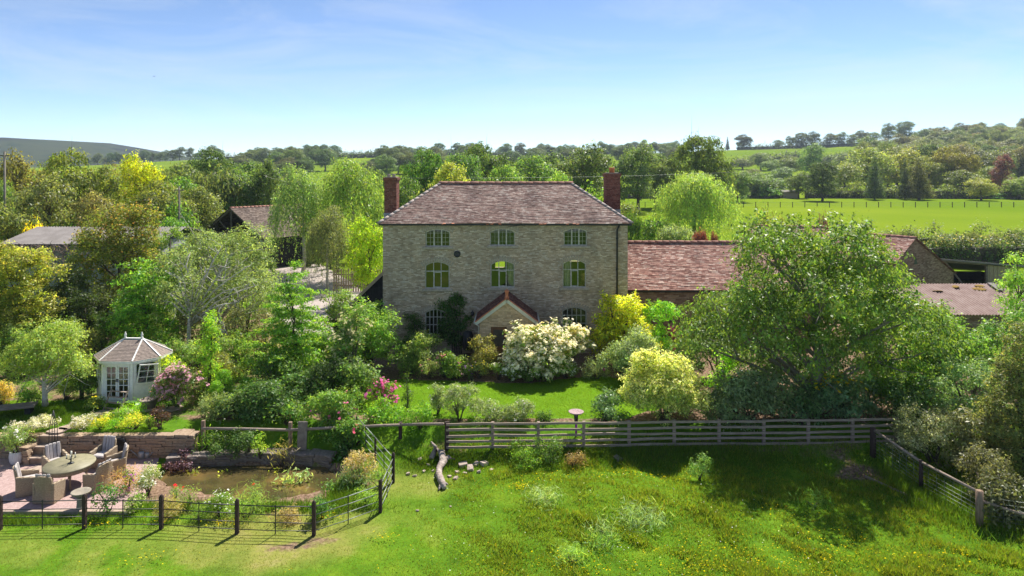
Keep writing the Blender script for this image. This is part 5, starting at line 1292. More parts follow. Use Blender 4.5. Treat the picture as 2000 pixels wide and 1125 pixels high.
def blobs_column(r, W, H, k=16):
    B = []
    for i in range(k):
        f = (i + .5) / k; a = r.uniform(0, 6.28); ww = W * (1 if f < .75 else 1 - (f - .75) * 2.2); B.append((.3 * W * math.cos(a), .3 * W * math.sin(a), f * H, ww * .7, ww * .7, H / k * 1.5))
    return norm_blobs(B, W, H)
def blobs_layer(r, W, H, tiers=9, tf=.12, per=8):
    B = []
    for i in range(tiers):
        f = i / (tiers - 1); z = H * (tf + (1 - tf) * f); rad = W * (1 - f ** 1.4 * .86) * (.7 if i == 0 else 1); n = max(2, int(per * (1 - f * .6)))
        for j in range(n):
            a = j * 6.283 / n + i * 1.1 + r.uniform(-.3, .3); rl_ = rad * r.uniform(.75, 1.05)
            for q, s_ in ((.35, .2), (.62, .24), (.88, .18)):
                B.append((rl_ * q * math.cos(a), rl_ * q * math.sin(a), z + (q - .3) * .05 * H + r.uniform(-.03, .03) * H, rad * s_ * .8 + .04 * W, rad * s_ * .8 + .04 * W, H * .02))
    return norm_blobs(B, W, H)

def foliage(r, B, leaf, aspect=.55, cov=1.3, rc=None, per=20, flat=.75, droop=.25, upb=.45, rand=.55, shell=(.62, 1.02), zmin=None, stray=.12, gap=.75, gapf=1.0):
    """leaf quads gathered in clumps over the blobs; returns quads, tone, points, outward"""
    area = 4 * math.pi * (B[:, 3] ** 2 + 2 * B[:, 3] * B[:, 5]) / 3 * .6
    n = int(.87 * cov * area.sum() / (leaf * leaf * aspect * .5)); nc = max(6, n // per); rc = rc or leaf * 2.6
    bi = r.choice(len(B), nc, p=area / area.sum())
    d = unit(r.normal(0, 1, (nc, 3))); d[:, 2] = np.where(d[:, 2] < -.35, -d[:, 2] * .6, d[:, 2]); d = unit(d)
    sc = r.uniform(shell[0], shell[1], (nc, 1)); st_ = r.random(nc) < stray; sc[st_] = r.uniform(1.0, 1.22, (st_.sum(), 1))
    cc = B[bi, :3] + d * B[bi, 3:] * sc
    # drop what is buried in neighbouring blobs
    keep = np.ones(nc, bool)
    for k in range(len(B)):
        q = np.linalg.norm((cc - B[k, :3]) / B[k, 3:], axis=1); keep &= (q > .58) | (bi == k)
    if zmin is not None: keep &= cc[:, 2] > zmin
    ex_ = float(np.max(np.abs(B[:, :2]).max(1) + B[:, 3])); q = 9.5 / ex_ * gapf; a0 = r.uniform(0, 6, 3)
    g3 = np.sin(cc[:, 0] * q + a0[0] + np.sin(cc[:, 2] * q * .7)) * np.sin(cc[:, 1] * q + a0[1]) + np.sin(cc[:, 2] * q * 1.3 + a0[2] + np.sin(cc[:, 0] * q * .8))
    keep &= (g3 > -gap) | (r.random(nc) < .12)
    cc, d = cc[keep], d[keep]; nc = len(cc)
    cr_ = r.uniform(.6, 1.4, nc) * rc; tone = r.random(nc)
    ci = np.repeat(np.arange(nc), per); m_ = len(ci)
    off = unit(r.normal(0, 1, (m_, 3))) * np.sqrt(r.random((m_, 1))); pts = cc[ci] + off * cr_[ci][:, None] * np.array([1, 1, flat])
    if zmin is not None:
        kk = pts[:, 2] > zmin * .8; pts, off, ci = pts[kk], off[kk], ci[kk]; m_ = len(ci)
    ow = unit(d[ci] * .75 + off * .6)
    V = leaf_cards(r, pts, ow, leaf, aspect, droop, upb, rand)
    v = np.clip(.55 * tone[ci] + .45 * r.random(m_), 0, 1)
    return V, v, pts, ow

def spray(r, B, n, length, leaf, aspect, k=26):
    """leafy shoots that stand out of the crown and nod at the tip"""
    bi = r.choice(len(B), n, p=B[:, 3] ** 2 / (B[:, 3] ** 2).sum()); d = unit(r.normal(0, 1, (n, 3)) + unit(B[bi, :3] - B[:, :3].mean(0)) * 1.2); d[:, 2] = np.abs(d[:, 2]) * .8 + .1; d = unit(d)
    s0 = B[bi, :3] + d * B[bi, 3:] * .75; ln = length * r.uniform(.5, 1.2, n); t = r.random((n, k)) ** .8
    p = s0[:, None] + d[:, None] * (ln[:, None] * t)[..., None]; p[..., 2] -= .38 * ln[:, None] * t ** 2.2 ; p += r.normal(0, leaf * .55, p.shape)
    p = p.reshape(-1, 3); ow = np.repeat(d, k, 0)
    return leaf_cards(r, p, ow, leaf, aspect, .9, .3, .6), np.clip(np.repeat(r.random(n), k) * .5 + .5 * r.random(n * k), 0, 1), p, ow

def weep(r, W, H, tf, leaf, n_str, length, seedlen=16, dome=.5):
    """hanging strands of narrow leaves from a domed top"""
    a = r.uniform(0, 6.283, n_str); u = np.sqrt(r.random(n_str)); lump = 1 + .18 * np.sin(a * 3 + 1) + .1 * np.sin(a * 5)
    rad = W * u * lump * .92; z1 = H * (dome + (1 - dome) * np.sqrt(np.clip(1 - (u * .97) ** 2, 0, 1))) * r.uniform(.8, 1.0, n_str)
    ln = length * H * r.uniform(.35, 1.0, n_str) * (.5 + .6 * u); k = seedlen
    t = r.random((n_str, k)); x = (rad * np.cos(a))[:, None] * (1 + .1 * t) + r.normal(0, .02 * W, (n_str, k)); y_ = (rad * np.sin(a))[:, None] * (1 + .1 * t) + r.normal(0, .02 * W, (n_str, k)); z = z1[:, None] - ln[:, None] * t
    z = np.maximum(z, tf * H * .5)
    pts = np.stack([x, y_, z], -1).reshape(-1, 3); ow = unit(np.stack([x, y_, 0 * z + .3 * W], -1).reshape(-1, 3))
    V = leaf_cards(r, pts, ow, leaf, .3, 1.6, .1, .5); v = np.clip(np.repeat(r.random(n_str), k) * .6 + .4 * r.random(n_str * k), 0, 1)
    return V, v, pts, ow

def limbs(r, B, H, tr, tf=.3, n=10, lean=0.0, bend=.25, sides=7, multi=1):
    mb = MB(); top = H * min(.82, tf + .45)
    for m_ in range(multi):
        ox = (m_ - (multi - 1) / 2) * tr * 3; pts = [(ox + lean * t * H + r.normal(0, .012 * H) * (t > 0), r.normal(0, .012 * H) * (t > 0), t * top - .1) for t in np.linspace(0, 1, 6)]
        mb.tube(pts, [tr * 1.25, tr, tr * .88, tr * .7, tr * .5, tr * .2], sides)
    sel = r.permutation(len(B))[:n]
    for k in sel:
        tgt = Vector(B[k, :3]); hd = math.hypot(tgt.x, tgt.y); f = min(.92, max(.16, (tgt.z - hd * .75) / max(top, .1))); i = f * 5; j = int(i); a = Vector(pts[min(j, 5)]); b_ = Vector(pts[min(j + 1, 5)]); s = a.lerp(b_, i - j)
        mid = s.lerp(tgt, .55) + Vector((r.normal(0, .025 * H), r.normal(0, .025 * H), .03 * H)); e = s.lerp(tgt, 1.12)
        r0 = tr * .42 * (1 - f * .4); mb.tube([s, mid, tgt, e], [r0, r0 * .7, r0 * .4, r0 * .12], 5, cap=False)
        for q in range(2):
            e2 = tgt + Vector(r.normal(0, 1, 3)) * float(B[k, 3]) * .8; mb.tube([mid.lerp(tgt, .4), mid.lerp(e2, .75), e2], [r0 * .4, r0 * .25, r0 * .08], 4, cap=False)
    return mb

def blossoms(r, pts, ow, n, size, up=.0, hood=None, petals=1, spread=0.0):
    ok = np.where(ow[:, 2] > up)[0]
    if hood is not None: ok = ok[hood(pts[ok])]
    if len(ok) == 0: return None
    i = r.choice(ok, n); p = pts[i] + ow[i] * size * .8
    if petals > 1:
        p = np.repeat(p, petals, 0) + r.normal(0, spread, (n * petals, 3)); i = np.repeat(i, petals)
    V = leaf_cards(r, p, ow[i] + np.array([0, -.2, .5]), size, .95, 0, .5, .3, .05)
    return V, r.random(len(p))

def quads_mesh(name, V, v, mat):
    n = len(V); return fast_mesh(name, V.reshape(-1, 3), np.arange(4 * n).reshape(-1, 4), v, mat)

_seed = [100]
def plant(name, label, cat, px, hw, topy, d, col, form='dome', leaf=.1, aspect=.55, cov=1.3, tf=.25, mat='leaf', bark='bark', flowers=(), group=None, k=None, droop=.25, per=20, rc=None, zb=None, n_limb=9, tr=None, flat=.75, tips=None, H=None, W=None, xy=None, upb=.45, shell=(.62, 1.02), lean=0., ysc=1.0, crown_name=None, weep_n=1500, weep_len=.6, multi=1, rand=.55, stray=.12, power=1.0, gap=.75, gapf=1.0, conic=0.0, sprays=0, spray_l=1.0):
    _seed[0] += 1; r = np.random.default_rng(_seed[0]); s = F / d
    if xy is None: xy = ((px - 1000) / s, d)
    z0 = float(hz(*xy)) if zb is None else zb
    W = W or hw / s; H = H or (CAMZ - (topy - HY) / s - z0)
    root = empty(name, (xy[0], xy[1], z0)); tag(root, label, cat, group)
    zmin = None
    if form == 'dome': B = blobs_dome(r, W, H, k or 16, conic); zmin = .02
    elif form == 'tree': B = blobs_tree(r, W, H, tf, k or 18)
    elif form == 'dometree': B = blobs_dome(r, W, H * (1 - tf), k or 22, conic); B[:, 2] += tf * H; zmin = tf * H
    elif form == 'cone': B = blobs_cone(r, W, H, k or 34, power=power); zmin = .03
    elif form == 'column': B = blobs_column(r, W, H, k or 16); zmin = .03
    elif form == 'layer': B = blobs_layer(r, W, H, k or 9, tf)
    elif form == 'weep': B = blobs_tree(r, W * .8, H * .93, .35, 14)
    B[:, 1] *= ysc; B[:, 4] *= ysc
    if form == 'weep':
        V, v, pts, ow = weep(r, W, H, tf, leaf, weep_n, weep_len)
        V2, v2, p2, o2 = foliage(r, B, leaf, .35, .35, per=14); V = np.concatenate([V, V2]); v = np.concatenate([v, v2]); pts = np.concatenate([pts, p2]); ow = np.concatenate([ow, o2])
    else:
        V, v, pts, ow = foliage(r, B, leaf, aspect, cov, rc, per, flat, droop, upb, rand, shell, zmin, stray, gap, gapf)
    if sprays:
        V2, v2, p2, o2 = spray(r, B, sprays, spray_l, leaf, aspect); V = np.concatenate([V, V2]); v = np.concatenate([v, v2]); pts = np.concatenate([pts, p2]); ow = np.concatenate([ow, o2])
    cn = crown_name or ('crown' if cat == 'tree' else 'foliage')
    obj(cn, quads_mesh(cn, V, v, M[mat]), None, root, color=col)
    tr = tr or max(.03, H * .022)
    if cat == 'tree' or form in ('tree', 'dometree', 'layer', 'weep'):
        limbs(r, B, H, tr, tf, n_limb, lean, multi=multi).build('trunk', M[bark], root)
    else:
        mb = MB()
        for q in range(6):
            b_ = B[r.integers(len(B))]; mb.tube([(r.normal(0, .05 * W), r.normal(0, .05 * W), -.05), (b_[0] * .5, b_[1] * .5, b_[2] * .6), (b_[0], b_[1], b_[2])], [tr, tr * .7, tr * .2], 5)
        mb.build('stem', M[bark], root)
    if tips:   # young leaves of another colour over the sunny outside
        tc_, tn, tz, tsz = tips; ok = np.where((ow[:, 2] > tz) | (pts[:, 2] > H * .8))[0]; i = r.choice(ok, int(len(V) * tn)); p = pts[i] + ow[i] * leaf * .7 + r.normal(0, leaf * .5, (len(i), 3))
        obj('young_leaves', quads_mesh('young_leaves', leaf_cards(r, p, ow[i], leaf * tsz, aspect, droop, upb, rand), r.random(len(i)), M[mat]), None, root, color=tc_)['kind'] = 'stuff'
    for fl in flowers:
        res = blossoms(r, pts, ow, fl.get('n', 60), fl.get('size', .08), fl.get('up', .0), fl.get('hood'), fl.get('petals', 3), fl.get('spread', fl.get('size', .08) * .5))
        if res: obj(fl.get('name', 'flowers'), quads_mesh('flowers', res[0], res[1], M['petal']), None, root, color=fl['col'])['kind'] = 'stuff'
    return root

GREEN = (0.075, 0.145, 0.022); DEEP = (0.042, 0.088, 0.018); BRIGHT = (0.12, 0.25, 0.02); OLIVE = (0.125, 0.145, 0.035); GREY = (0.14, 0.18, 0.085); LIME = (0.24, 0.33, 0.03); YELLOW = (0.55, 0.43, 0.03); BLUEG = (0.08, 0.145, 0.055); TAN = (0.28, 0.235, 0.12); COPPER = (0.11, 0.045, 0.04); BRONZE = (0.2, 0.13, 0.03); WHITE = (0.82, 0.76, 0.58)
CREAM = (0.55, 0.50, 0.27)

# ---- near trees
plant('cherry_tree', 'broad spreading cherry tree with drooping leaves, right of the lawn', 'tree', 1588, 250, 426, 28.6, (0.09, 0.15, 0.027), 'dometree', .14, .5, .62, .15, 'glossy_leaf', bark='grey_bark', k=70, droop=.8, per=14, rc=.36, n_limb=40, tr=.24, stray=.3, upb=.35, ysc=.95, gapf=2.2, gap=.25, conic=.42, sprays=900, spray_l=1.25)
plant('golden_shrub', 'pale golden variegated shrub behind the rail fence', 'shrub', 1296, 92, 683, 27.9, (0.19, 0.24, 0.075), 'dome', .085, .5, 1.2, k=34, tips=((.42, .43, .2), .55, .1, 1.1), ysc=.8, conic=.35, sprays=120, spray_l=.4)
plant('laurel_shrub', 'small dark green shrub left of the pale golden shrub', 'shrub', 1185, 45, 765, 27.7, BLUEG, 'dome', .09, .6, 1.2, mat='glossy_leaf')
plant('whitebeam_shrub', 'large grey-green shrub leaning over the rail fence', 'shrub', 1462, 105, 715, 27.6, (0.11, 0.155, 0.075), 'dome', .12, .5, 1.2, mat='glossy_leaf', k=22, droop=.6, ysc=.55)
plant('drooping_shrub', 'blue-green drooping shrub below the cherry tree trunk', 'shrub', 1650, 95, 730, 28.2, (0.085, 0.15, 0.07), 'dome', .13, .5, 1.1, mat='glossy_leaf', k=20, droop=.7, ysc=.5, flowers=({'name': 'yellow_leaves', 'col': (.72, .55, .02), 'n': 40, 'size': .13, 'up': -.5, 'hood': lambda p: (p[:, 2] > 1.3) & (p[:, 0] < .6), 'petals': 4, 'spread': .1},))
plant('green_shrub', 'mid green shrub between the cherry tree and stock fence', 'shrub', 1745, 75, 690, 28.6, GREEN, 'dome', .12, .5, 1.2, k=20, ysc=.7)
plant('tall_green_shrub', 'tall leafy green shrub in front of the corrugated shed', 'shrub', 1850, 105, 603, 32, (0.085, 0.16, 0.03), 'dome', .12, .5, 1.1, k=24, ysc=.7)
plant('pale_hawthorn', 'pale twiggy tan shrub behind the stock fence rail', 'shrub', 1828, 80, 802, 25.6, (0.19, 0.21, 0.125), 'dome', .07, .6, .8, k=20, tips=((.32, .33, .24), .25, .2, 1.0))
plant('glossy_shrub', 'glossy light-flecked shrub above the pale twiggy shrub', 'shrub', 1895, 75, 690, 27.2, (0.11, 0.18, 0.07), 'dome', .1, .5, 1.1, mat='glossy_leaf', k=20)
plant('bronze_conifer', 'big bronze-tinged evergreen at the right edge', 'tree', 1995, 95, 628, 24.4, (0.095, 0.12, 0.045), 'cone', .09, .4, 1.0, k=40, tips=((.17, .155, .055), .15, .1, 1.1), power=.55)
plant('grey_bramble', 'tangled grey bramble thicket below the bronze evergreen', 'shrub', 1930, 70, 880, 22.6, (0.10, 0.105, 0.055), 'dome', .07, .5, .8, k=18)
plant('ash_sapling', 'light green tree top at the right edge beside the cart shed', 'tree', 1988, 45, 497, 37, (0.15, 0.25, 0.045), 'tree', .13, .45, 1.0, .2)
plant('yellow_acer', 'vivid yellow acer at the right corner of the farmhouse', 'shrub', 1214, 74, 574, 35.6, (0.2, 0.25, 0.025), 'dome', .11, .6, 1.1, k=30, tips=((.38, .41, .03), .55, .2, 1.1), flat=.4, conic=.4, sprays=90, spray_l=.6)
plant('green_acer', 'fresh green layered shrub right of the yellow acer', 'shrub', 1290, 50, 588, 36.0, (0.13, 0.27, 0.03), 'dome', .11, .55, 1.1, k=18, flat=.45)
plant('purple_shrub', 'dark purple leaved shrub below the green layered shrub', 'shrub', 1326, 20, 640, 34.2, (0.09, 0.025, 0.03), 'dome', .09, .5, 1.0)
plant('pale_leaved_shrub', 'dusty pale green shrub at the right end of the lawn', 'shrub', 1232, 66, 645, 32.6, (0.15, 0.2, 0.1), 'dome', .1, .45, 1.2, k=20)
plant('lime_fern', 'lime green clump under the left side of the cherry tree', 'shrub', 1408, 32, 690, 30.6, (0.16, 0.33, 0.03), 'dome', .12, .4, 1.0)
plant('allium_clump', 'low leafy clump with one pink globe flower by the lawn', 'plant', 1165, 26, 700, 33.2, GREY, 'dome', .08, .3, .8, flowers=({'col': (.5, .12, .3), 'n': 2, 'size': .12, 'petals': 6, 'spread': .04, 'up': .6},))
plant('white_dogwood', 'spreading dogwood covered in white bracts in front of the porch', 'shrub', 1055, 76, 632, 33.0, (0.12, 0.19, 0.05), 'dome', .1, .55, 1.0, .1, k=34, ysc=.7, flat=.35, gap=.3, gapf=1.7, stray=.25, flowers=({'col': WHITE, 'n': 2600, 'size': .12, 'up': .15, 'petals': 3, 'spread': .05},), n_limb=14)
plant('white_dogwood', 'upper right limb of white dogwood below the ground floor window', 'shrub', 1116, 40, 630, 34.2, (0.12, 0.19, 0.05), 'dometree', .1, .55, .9, .35, k=14, flat=.4, flowers=({'col': WHITE, 'n': 900, 'size': .12, 'up': .15, 'petals': 3, 'spread': .05},), n_limb=8)
plant('olive_shrub', 'small olive shrub left of the porch door', 'shrub', 945, 32, 655, 33.9, (0.2, 0.2, 0.05), 'dome', .08, .45, 1.2)
plant('leafy_shrub', 'fresh green shrub below the left ground floor window', 'shrub', 822, 42, 648, 34.2, (0.15, 0.21, 0.055), 'dome', .09, .5, 1.2, k=18)
plant('rose_bush', 'rose bush with pink blooms left of the porch path', 'shrub', 868, 28, 685, 33.4, GREEN, 'dome', .08, .5, 1.1, flowers=({'col': (.7, .2, .3), 'n': 14, 'size': .12, 'up': .1},))
plant('round_bush', 'big round green bush at the left corner of the farmhouse', 'shrub', 722, 74, 580, 34.2, (0.11, 0.2, 0.035), 'dome', .1, .55, 1.3, k=24)
plant('viburnum', 'cream flowered viburnum left of the round bush', 'shrub', 682, 46, 600, 31.6, (0.085, 0.15, 0.04), 'dome', .1, .5, 1.2, k=20, flowers=({'col': (.55, .5, .25), 'n': 170, 'size': .15, 'up': .0, 'petals': 3},))
plant('wall_base_shrub', 'dark shrub against the house wall beside the left window', 'shrub', 805, 28, 612, 37.0, DEEP, 'dome', .09, .5, 1.1)
plant('layered_tree', 'bright green tree with tiered branches left of the farmhouse', 'tree', 574, 100, 508, 32.4, (0.105, 0.2, 0.028), 'layer', .12, .45, 1.2, .12, k=10, n_limb=20, tr=.11, flat=.3, gap=2)
plant('dark_yew', 'dark shaded yew below the tiered tree', 'shrub', 645, 58, 690, 30.2, (0.03, 0.06, 0.016), 'dome', .08, .4, 1.2, k=18)
plant('spreading_bush', 'wide dark green bush above the single rail', 'shrub', 505, 92, 745, 28.4, (0.055, 0.11, 0.028), 'dome', .1, .5, 1.2, k=24, ysc=.6)
plant('grey_bush', 'grey-green bush left of the wide dark bush', 'shrub', 428, 42, 762, 28.2, (0.14, 0.18, 0.075), 'dome', .08, .45, 1.1)
plant('rambling_rose', 'rambling rose with pink flowers spilling over the rail', 'shrub', 650, 68, 760, 27.6, (0.1, 0.18, 0.035), 'dome', .09, .5, 1.1, k=20, ysc=.55, flowers=({'col': (.65, .15, .3), 'n': 14, 'size': .11, 'up': -.2},))
plant('rail_rose', 'green rose foliage hanging below the rail beside the pond', 'shrub', 672, 58, 818, 26.7, (0.08, 0.16, 0.03), 'dome', .09, .5, 1.2, k=18, ysc=.5, flowers=({'col': (.75, .1, .2), 'n': 5, 'size': .12, 'up': 0},))
plant('pink_rhododendron', 'magenta flowered rhododendron at the left end of the lawn', 'shrub', 745, 32, 742, 29.4, GREEN, 'dome', .09, .5, 1.0, flowers=({'col': (.66, .12, .36), 'n': 85, 'size': .11, 'up': .05, 'petals': 4},))
plant('bright_bush', 'bright green rounded bush left of the spiral conifer', 'shrub', 752, 44, 785, 27.7, (0.095, 0.2, 0.022), 'dome', .09, .45, 1.2)
plant('bright_bush', 'bright green bush behind the first rail fence post', 'shrub', 820, 33, 787, 27.4, (0.105, 0.21, 0.022), 'dome', .08, .4, 1.2)
plant('young_conifer', 'thin dark twisted young conifer at the edge of the lawn', 'tree', 796, 13, 722, 28.8, (0.045, 0.085, 0.02), 'cone', .08, .35, .9, k=22)
for i, (px_, hw, ty, lab) in enumerate(((856, 20, 752, 'slender grey-green shrub at the left of the fence-side row'), (897, 36, 752, 'tallest grey-green shrub in the row behind the rail fence'), (950, 42, 786, 'low mid-row grey-green shrub behind the rail fence'), (1012, 34, 782, 'grey-green shrub at the right of the fence-side row'), (1062, 26, 806, 'low ferny green plant right of the grey-green row'))):
    plant('cistus_shrub', lab, 'shrub', px_, hw, ty, 27.9 + (.6 if i == 0 else 0), GREY if i < 4 else GREEN, 'dome', .07, .45, 1.2, group='shrubs along the rail fence', flowers=({'col': (.6, .58, .5), 'n': 26, 'size': .06, 'up': 0},) if i < 4 else ())
# ---- left garden
plant('apple_tree', 'grey-green apple tree with white trunk at the left', 'tree', 88, 92, 628, 29.4, (0.155, 0.215, 0.055), 'dometree', .1, .5, 1.0, .3, bark='white_bark', k=24, n_limb=14, tr=.11, lean=-.02, ysc=.8)
plant('pink_azalea', 'pink flowered rhododendron right of the summerhouse', 'shrub', 347, 50, 712, 29.3, (0.09, 0.14, 0.04), 'dome', .08, .5, 1.0, k=20, flowers=({'col': (.68, .36, .46), 'n': 330, 'size': .1, 'up': -.15, 'petals': 4},))
plant('ivy_column', 'upright ivy-clad stump glowing bright green', 'plant', 407, 20, 604, 30.2, (0.145, 0.25, 0.025), 'column', .09, .6, 1.3, k=18)
for i, (px_, hw, ty, d, lab) in enumerate(((441, 19, 722, 30.2, 'largest clipped box ball beside the stone trough'), (479, 15, 730, 29.9, 'smaller clipped box ball in front of the stone trough'), (424, 15, 744, 29.5, 'clipped box ball at the foot of the ivy column'))):
    plant('box_ball', lab, 'shrub', px_, hw, ty, d, (0.11, 0.225, 0.025), 'dome', .045, .6, 1.3, k=30, group='clipped box balls', shell=(.85, 1.0), stray=0)
plant('silver_birch', 'grey-green birch with bare white branches at centre left', 'tree', 424, 140, 436, 37.5, (0.13, 0.175, 0.07), 'dometree', .12, .5, .6, .26, gap=.4, gapf=1.5, bark='white_bark', k=34, n_limb=44, tr=.17, droop=.7, conic=.2)
plant('fresh_green_tree', 'fresh bright green tree behind the summerhouse', 'tree', 288, 76, 505, 35.8, (0.09, 0.19, 0.025), 'dometree', .13, .5, 1.05, .03, k=22, flat=.5)
plant('bronze_maple', 'tall dark tree with bronze tips behind the summerhouse', 'tree', 228, 92, 400, 42, (0.095, 0.12, 0.025), 'dometree', .14, .5, .95, .12, k=24, tips=((.22, .155, .035), .12, .3, 1.0), n_limb=16)
plant('golden_maple', 'golden orange maple at the left edge', 'tree', 42, 88, 472, 37.5, (0.15, 0.185, 0.03), 'dometree', .12, .5, 1.0, .02, k=30, tips=((.25, .25, .05), .3, .25, 1.05), flat=.4)
plant('dark_laurel', 'dark green shrub mass between golden maple and summerhouse', 'shrub', 165, 45, 560, 37.5, (0.03, 0.05, 0.014), 'dome', .11, .5, 1.2, k=18)
plant('garden_shrub', 'dark shrub left of the summerhouse wall', 'shrub', 160, 30, 715, 30.4, DEEP, 'dome', .08, .5, 1.1)
plant('garden_shrub', 'mixed green shrub under the apple tree', 'shrub', 58, 26, 755, 29.6, GREEN, 'dome', .08, .5, 1.0)
plant('garden_shrub', 'rounded pale shrub behind the apple tree trunk', 'shrub', 128, 24, 740, 30.2, (0.14, 0.2, 0.05), 'dome', .08, .5, 1.1)
plant('garden_shrub', 'golden leaved shrub at the left edge beside the bench', 'shrub', 2, 26, 745, 29.6, (0.3, 0.26, 0.07), 'dome', .08, .5, 1.1)
for i, (px_, hw, ty, d, lab) in enumerate(((14, 11, 632, 33.5, 'narrow columnar cypress at the left edge'), (36, 9, 648, 33.2, 'dark narrow cypress second from the left edge'), (186, 8, 600, 35, 'narrow dark cypress behind the apple tree crown'), (199, 8, 608, 34.5, 'narrow dark cypress nearest the summerhouse roof'))):
    plant('columnar_cypress', lab, 'tree', px_, hw, ty, d, (0.05, 0.085, 0.02), 'column', .08, .4, 1.2, group='narrow cypresses')
for (px_, hw, ty, d, col, lab) in ((340, 40, 640, 33.5, GREEN, 'green shrub mass behind the pink rhododendron'), (455, 38, 600, 35.5, (0.16, 0.17, 0.09), 'dusty grey shrub between birch and tiered tree'), (375, 32, 662, 32.2, (0.13, 0.2, 0.06), 'pale leafy shrub behind the ivy column'), (470, 34, 650, 33.6, GREEN, 'green undergrowth behind the stone trough'), (250, 42, 640, 34.5, BRIGHT, 'lime undergrowth right behind the summerhouse roof'), (520, 40, 610, 35.5, (0.2, 0.2, 0.11), 'pale twiggy shrub left of the tiered tree'), (150, 45, 640, 33.5, OLIVE, 'olive undergrowth behind the apple tree'), (60, 50, 640, 34, GREEN, 'green undergrowth below the golden maple'), (320, 38, 560, 39, GREY, 'grey-green bush below the grey-roofed shed'), (545, 30, 560, 44, GREEN, 'green bush beside the drive'), (340, 30, 690, 30.8, LIME, 'lime shrub between summerhouse and pink rhododendron'), (420, 40, 690, 31.6, OLIVE, 'low olive shrub behind the ivy column')):
    plant('garden_shrub', lab, 'shrub', px_, hw, ty, d, col, 'dome', .11, .5, .9, k=16, group='shrubs of the left garden')
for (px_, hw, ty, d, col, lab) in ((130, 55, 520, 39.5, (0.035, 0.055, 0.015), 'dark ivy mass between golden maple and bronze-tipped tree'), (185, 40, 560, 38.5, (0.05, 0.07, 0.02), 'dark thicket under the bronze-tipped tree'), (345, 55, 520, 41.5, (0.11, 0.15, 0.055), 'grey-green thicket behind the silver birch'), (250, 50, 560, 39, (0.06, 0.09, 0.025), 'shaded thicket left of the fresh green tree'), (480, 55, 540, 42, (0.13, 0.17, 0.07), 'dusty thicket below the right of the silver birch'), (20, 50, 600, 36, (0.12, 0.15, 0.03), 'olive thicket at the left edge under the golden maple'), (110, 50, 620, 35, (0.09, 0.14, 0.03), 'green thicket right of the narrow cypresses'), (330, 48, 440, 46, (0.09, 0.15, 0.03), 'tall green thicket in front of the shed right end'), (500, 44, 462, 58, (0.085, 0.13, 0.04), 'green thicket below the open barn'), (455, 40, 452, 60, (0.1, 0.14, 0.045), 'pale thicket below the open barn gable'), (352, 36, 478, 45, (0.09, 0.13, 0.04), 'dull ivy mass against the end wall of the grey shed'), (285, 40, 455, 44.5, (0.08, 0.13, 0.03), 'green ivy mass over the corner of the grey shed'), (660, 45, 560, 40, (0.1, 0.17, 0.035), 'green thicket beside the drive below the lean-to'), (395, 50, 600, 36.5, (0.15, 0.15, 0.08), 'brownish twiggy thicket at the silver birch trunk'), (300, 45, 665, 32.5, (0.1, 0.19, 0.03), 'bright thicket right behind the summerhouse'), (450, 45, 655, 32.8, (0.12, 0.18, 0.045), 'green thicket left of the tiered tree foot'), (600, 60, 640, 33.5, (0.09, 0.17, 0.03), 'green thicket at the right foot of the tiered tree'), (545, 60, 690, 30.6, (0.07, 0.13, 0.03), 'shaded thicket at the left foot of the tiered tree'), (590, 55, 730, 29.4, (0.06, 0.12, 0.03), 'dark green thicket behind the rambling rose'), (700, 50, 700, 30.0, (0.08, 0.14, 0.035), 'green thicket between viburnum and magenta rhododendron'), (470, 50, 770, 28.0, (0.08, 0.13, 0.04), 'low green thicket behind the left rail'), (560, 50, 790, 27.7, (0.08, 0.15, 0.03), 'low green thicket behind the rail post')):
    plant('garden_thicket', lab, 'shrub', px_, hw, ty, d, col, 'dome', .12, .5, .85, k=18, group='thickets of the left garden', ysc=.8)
for (px_, hw, ty, d, col, lab) in ((1400, 60, 640, 33.5, (0.1, 0.16, 0.05), 'green thicket behind the pale golden shrub'), (1500, 70, 650, 32, (0.075, 0.13, 0.04), 'shaded thicket left of the cherry trunk'), (1590, 70, 690, 30.8, (0.06, 0.11, 0.035), 'dark thicket right behind the cherry trunk'), (1700, 80, 620, 33, (0.08, 0.15, 0.035), 'green thicket right of the cherry crown'), (1800, 70, 640, 31, (0.09, 0.17, 0.03), 'leafy thicket before the corrugated shed'), (1950, 70, 600, 33, (0.1, 0.18, 0.04), 'green thicket at the right edge below the shed'), (1780, 60, 730, 27.4, (0.07, 0.13, 0.04), 'dark thicket behind the fence corner'), (1570, 80, 755, 27.6, (0.075, 0.135, 0.055), 'bluish thicket just behind the rails under the cherry'), (1900, 60, 800, 24.9, (0.13, 0.14, 0.06), 'dull thicket between pale twiggy shrub and bronze evergreen'), (1970, 60, 930, 21.5, (0.075, 0.085, 0.04), 'dark bramble thicket behind the end post'), (1350, 40, 660, 33, (0.08, 0.15, 0.04), 'green thicket below the purple shrub'), (1255, 50, 690, 31.4, (0.1, 0.16, 0.06), 'grey-green thicket at the right of the lawn')):
    plant('garden_thicket', lab, 'shrub', px_, hw, ty, d, col, 'dome', .12, .5, .85, k=18, group='thickets right of the lawn', ysc=.7, mat='glossy_leaf')
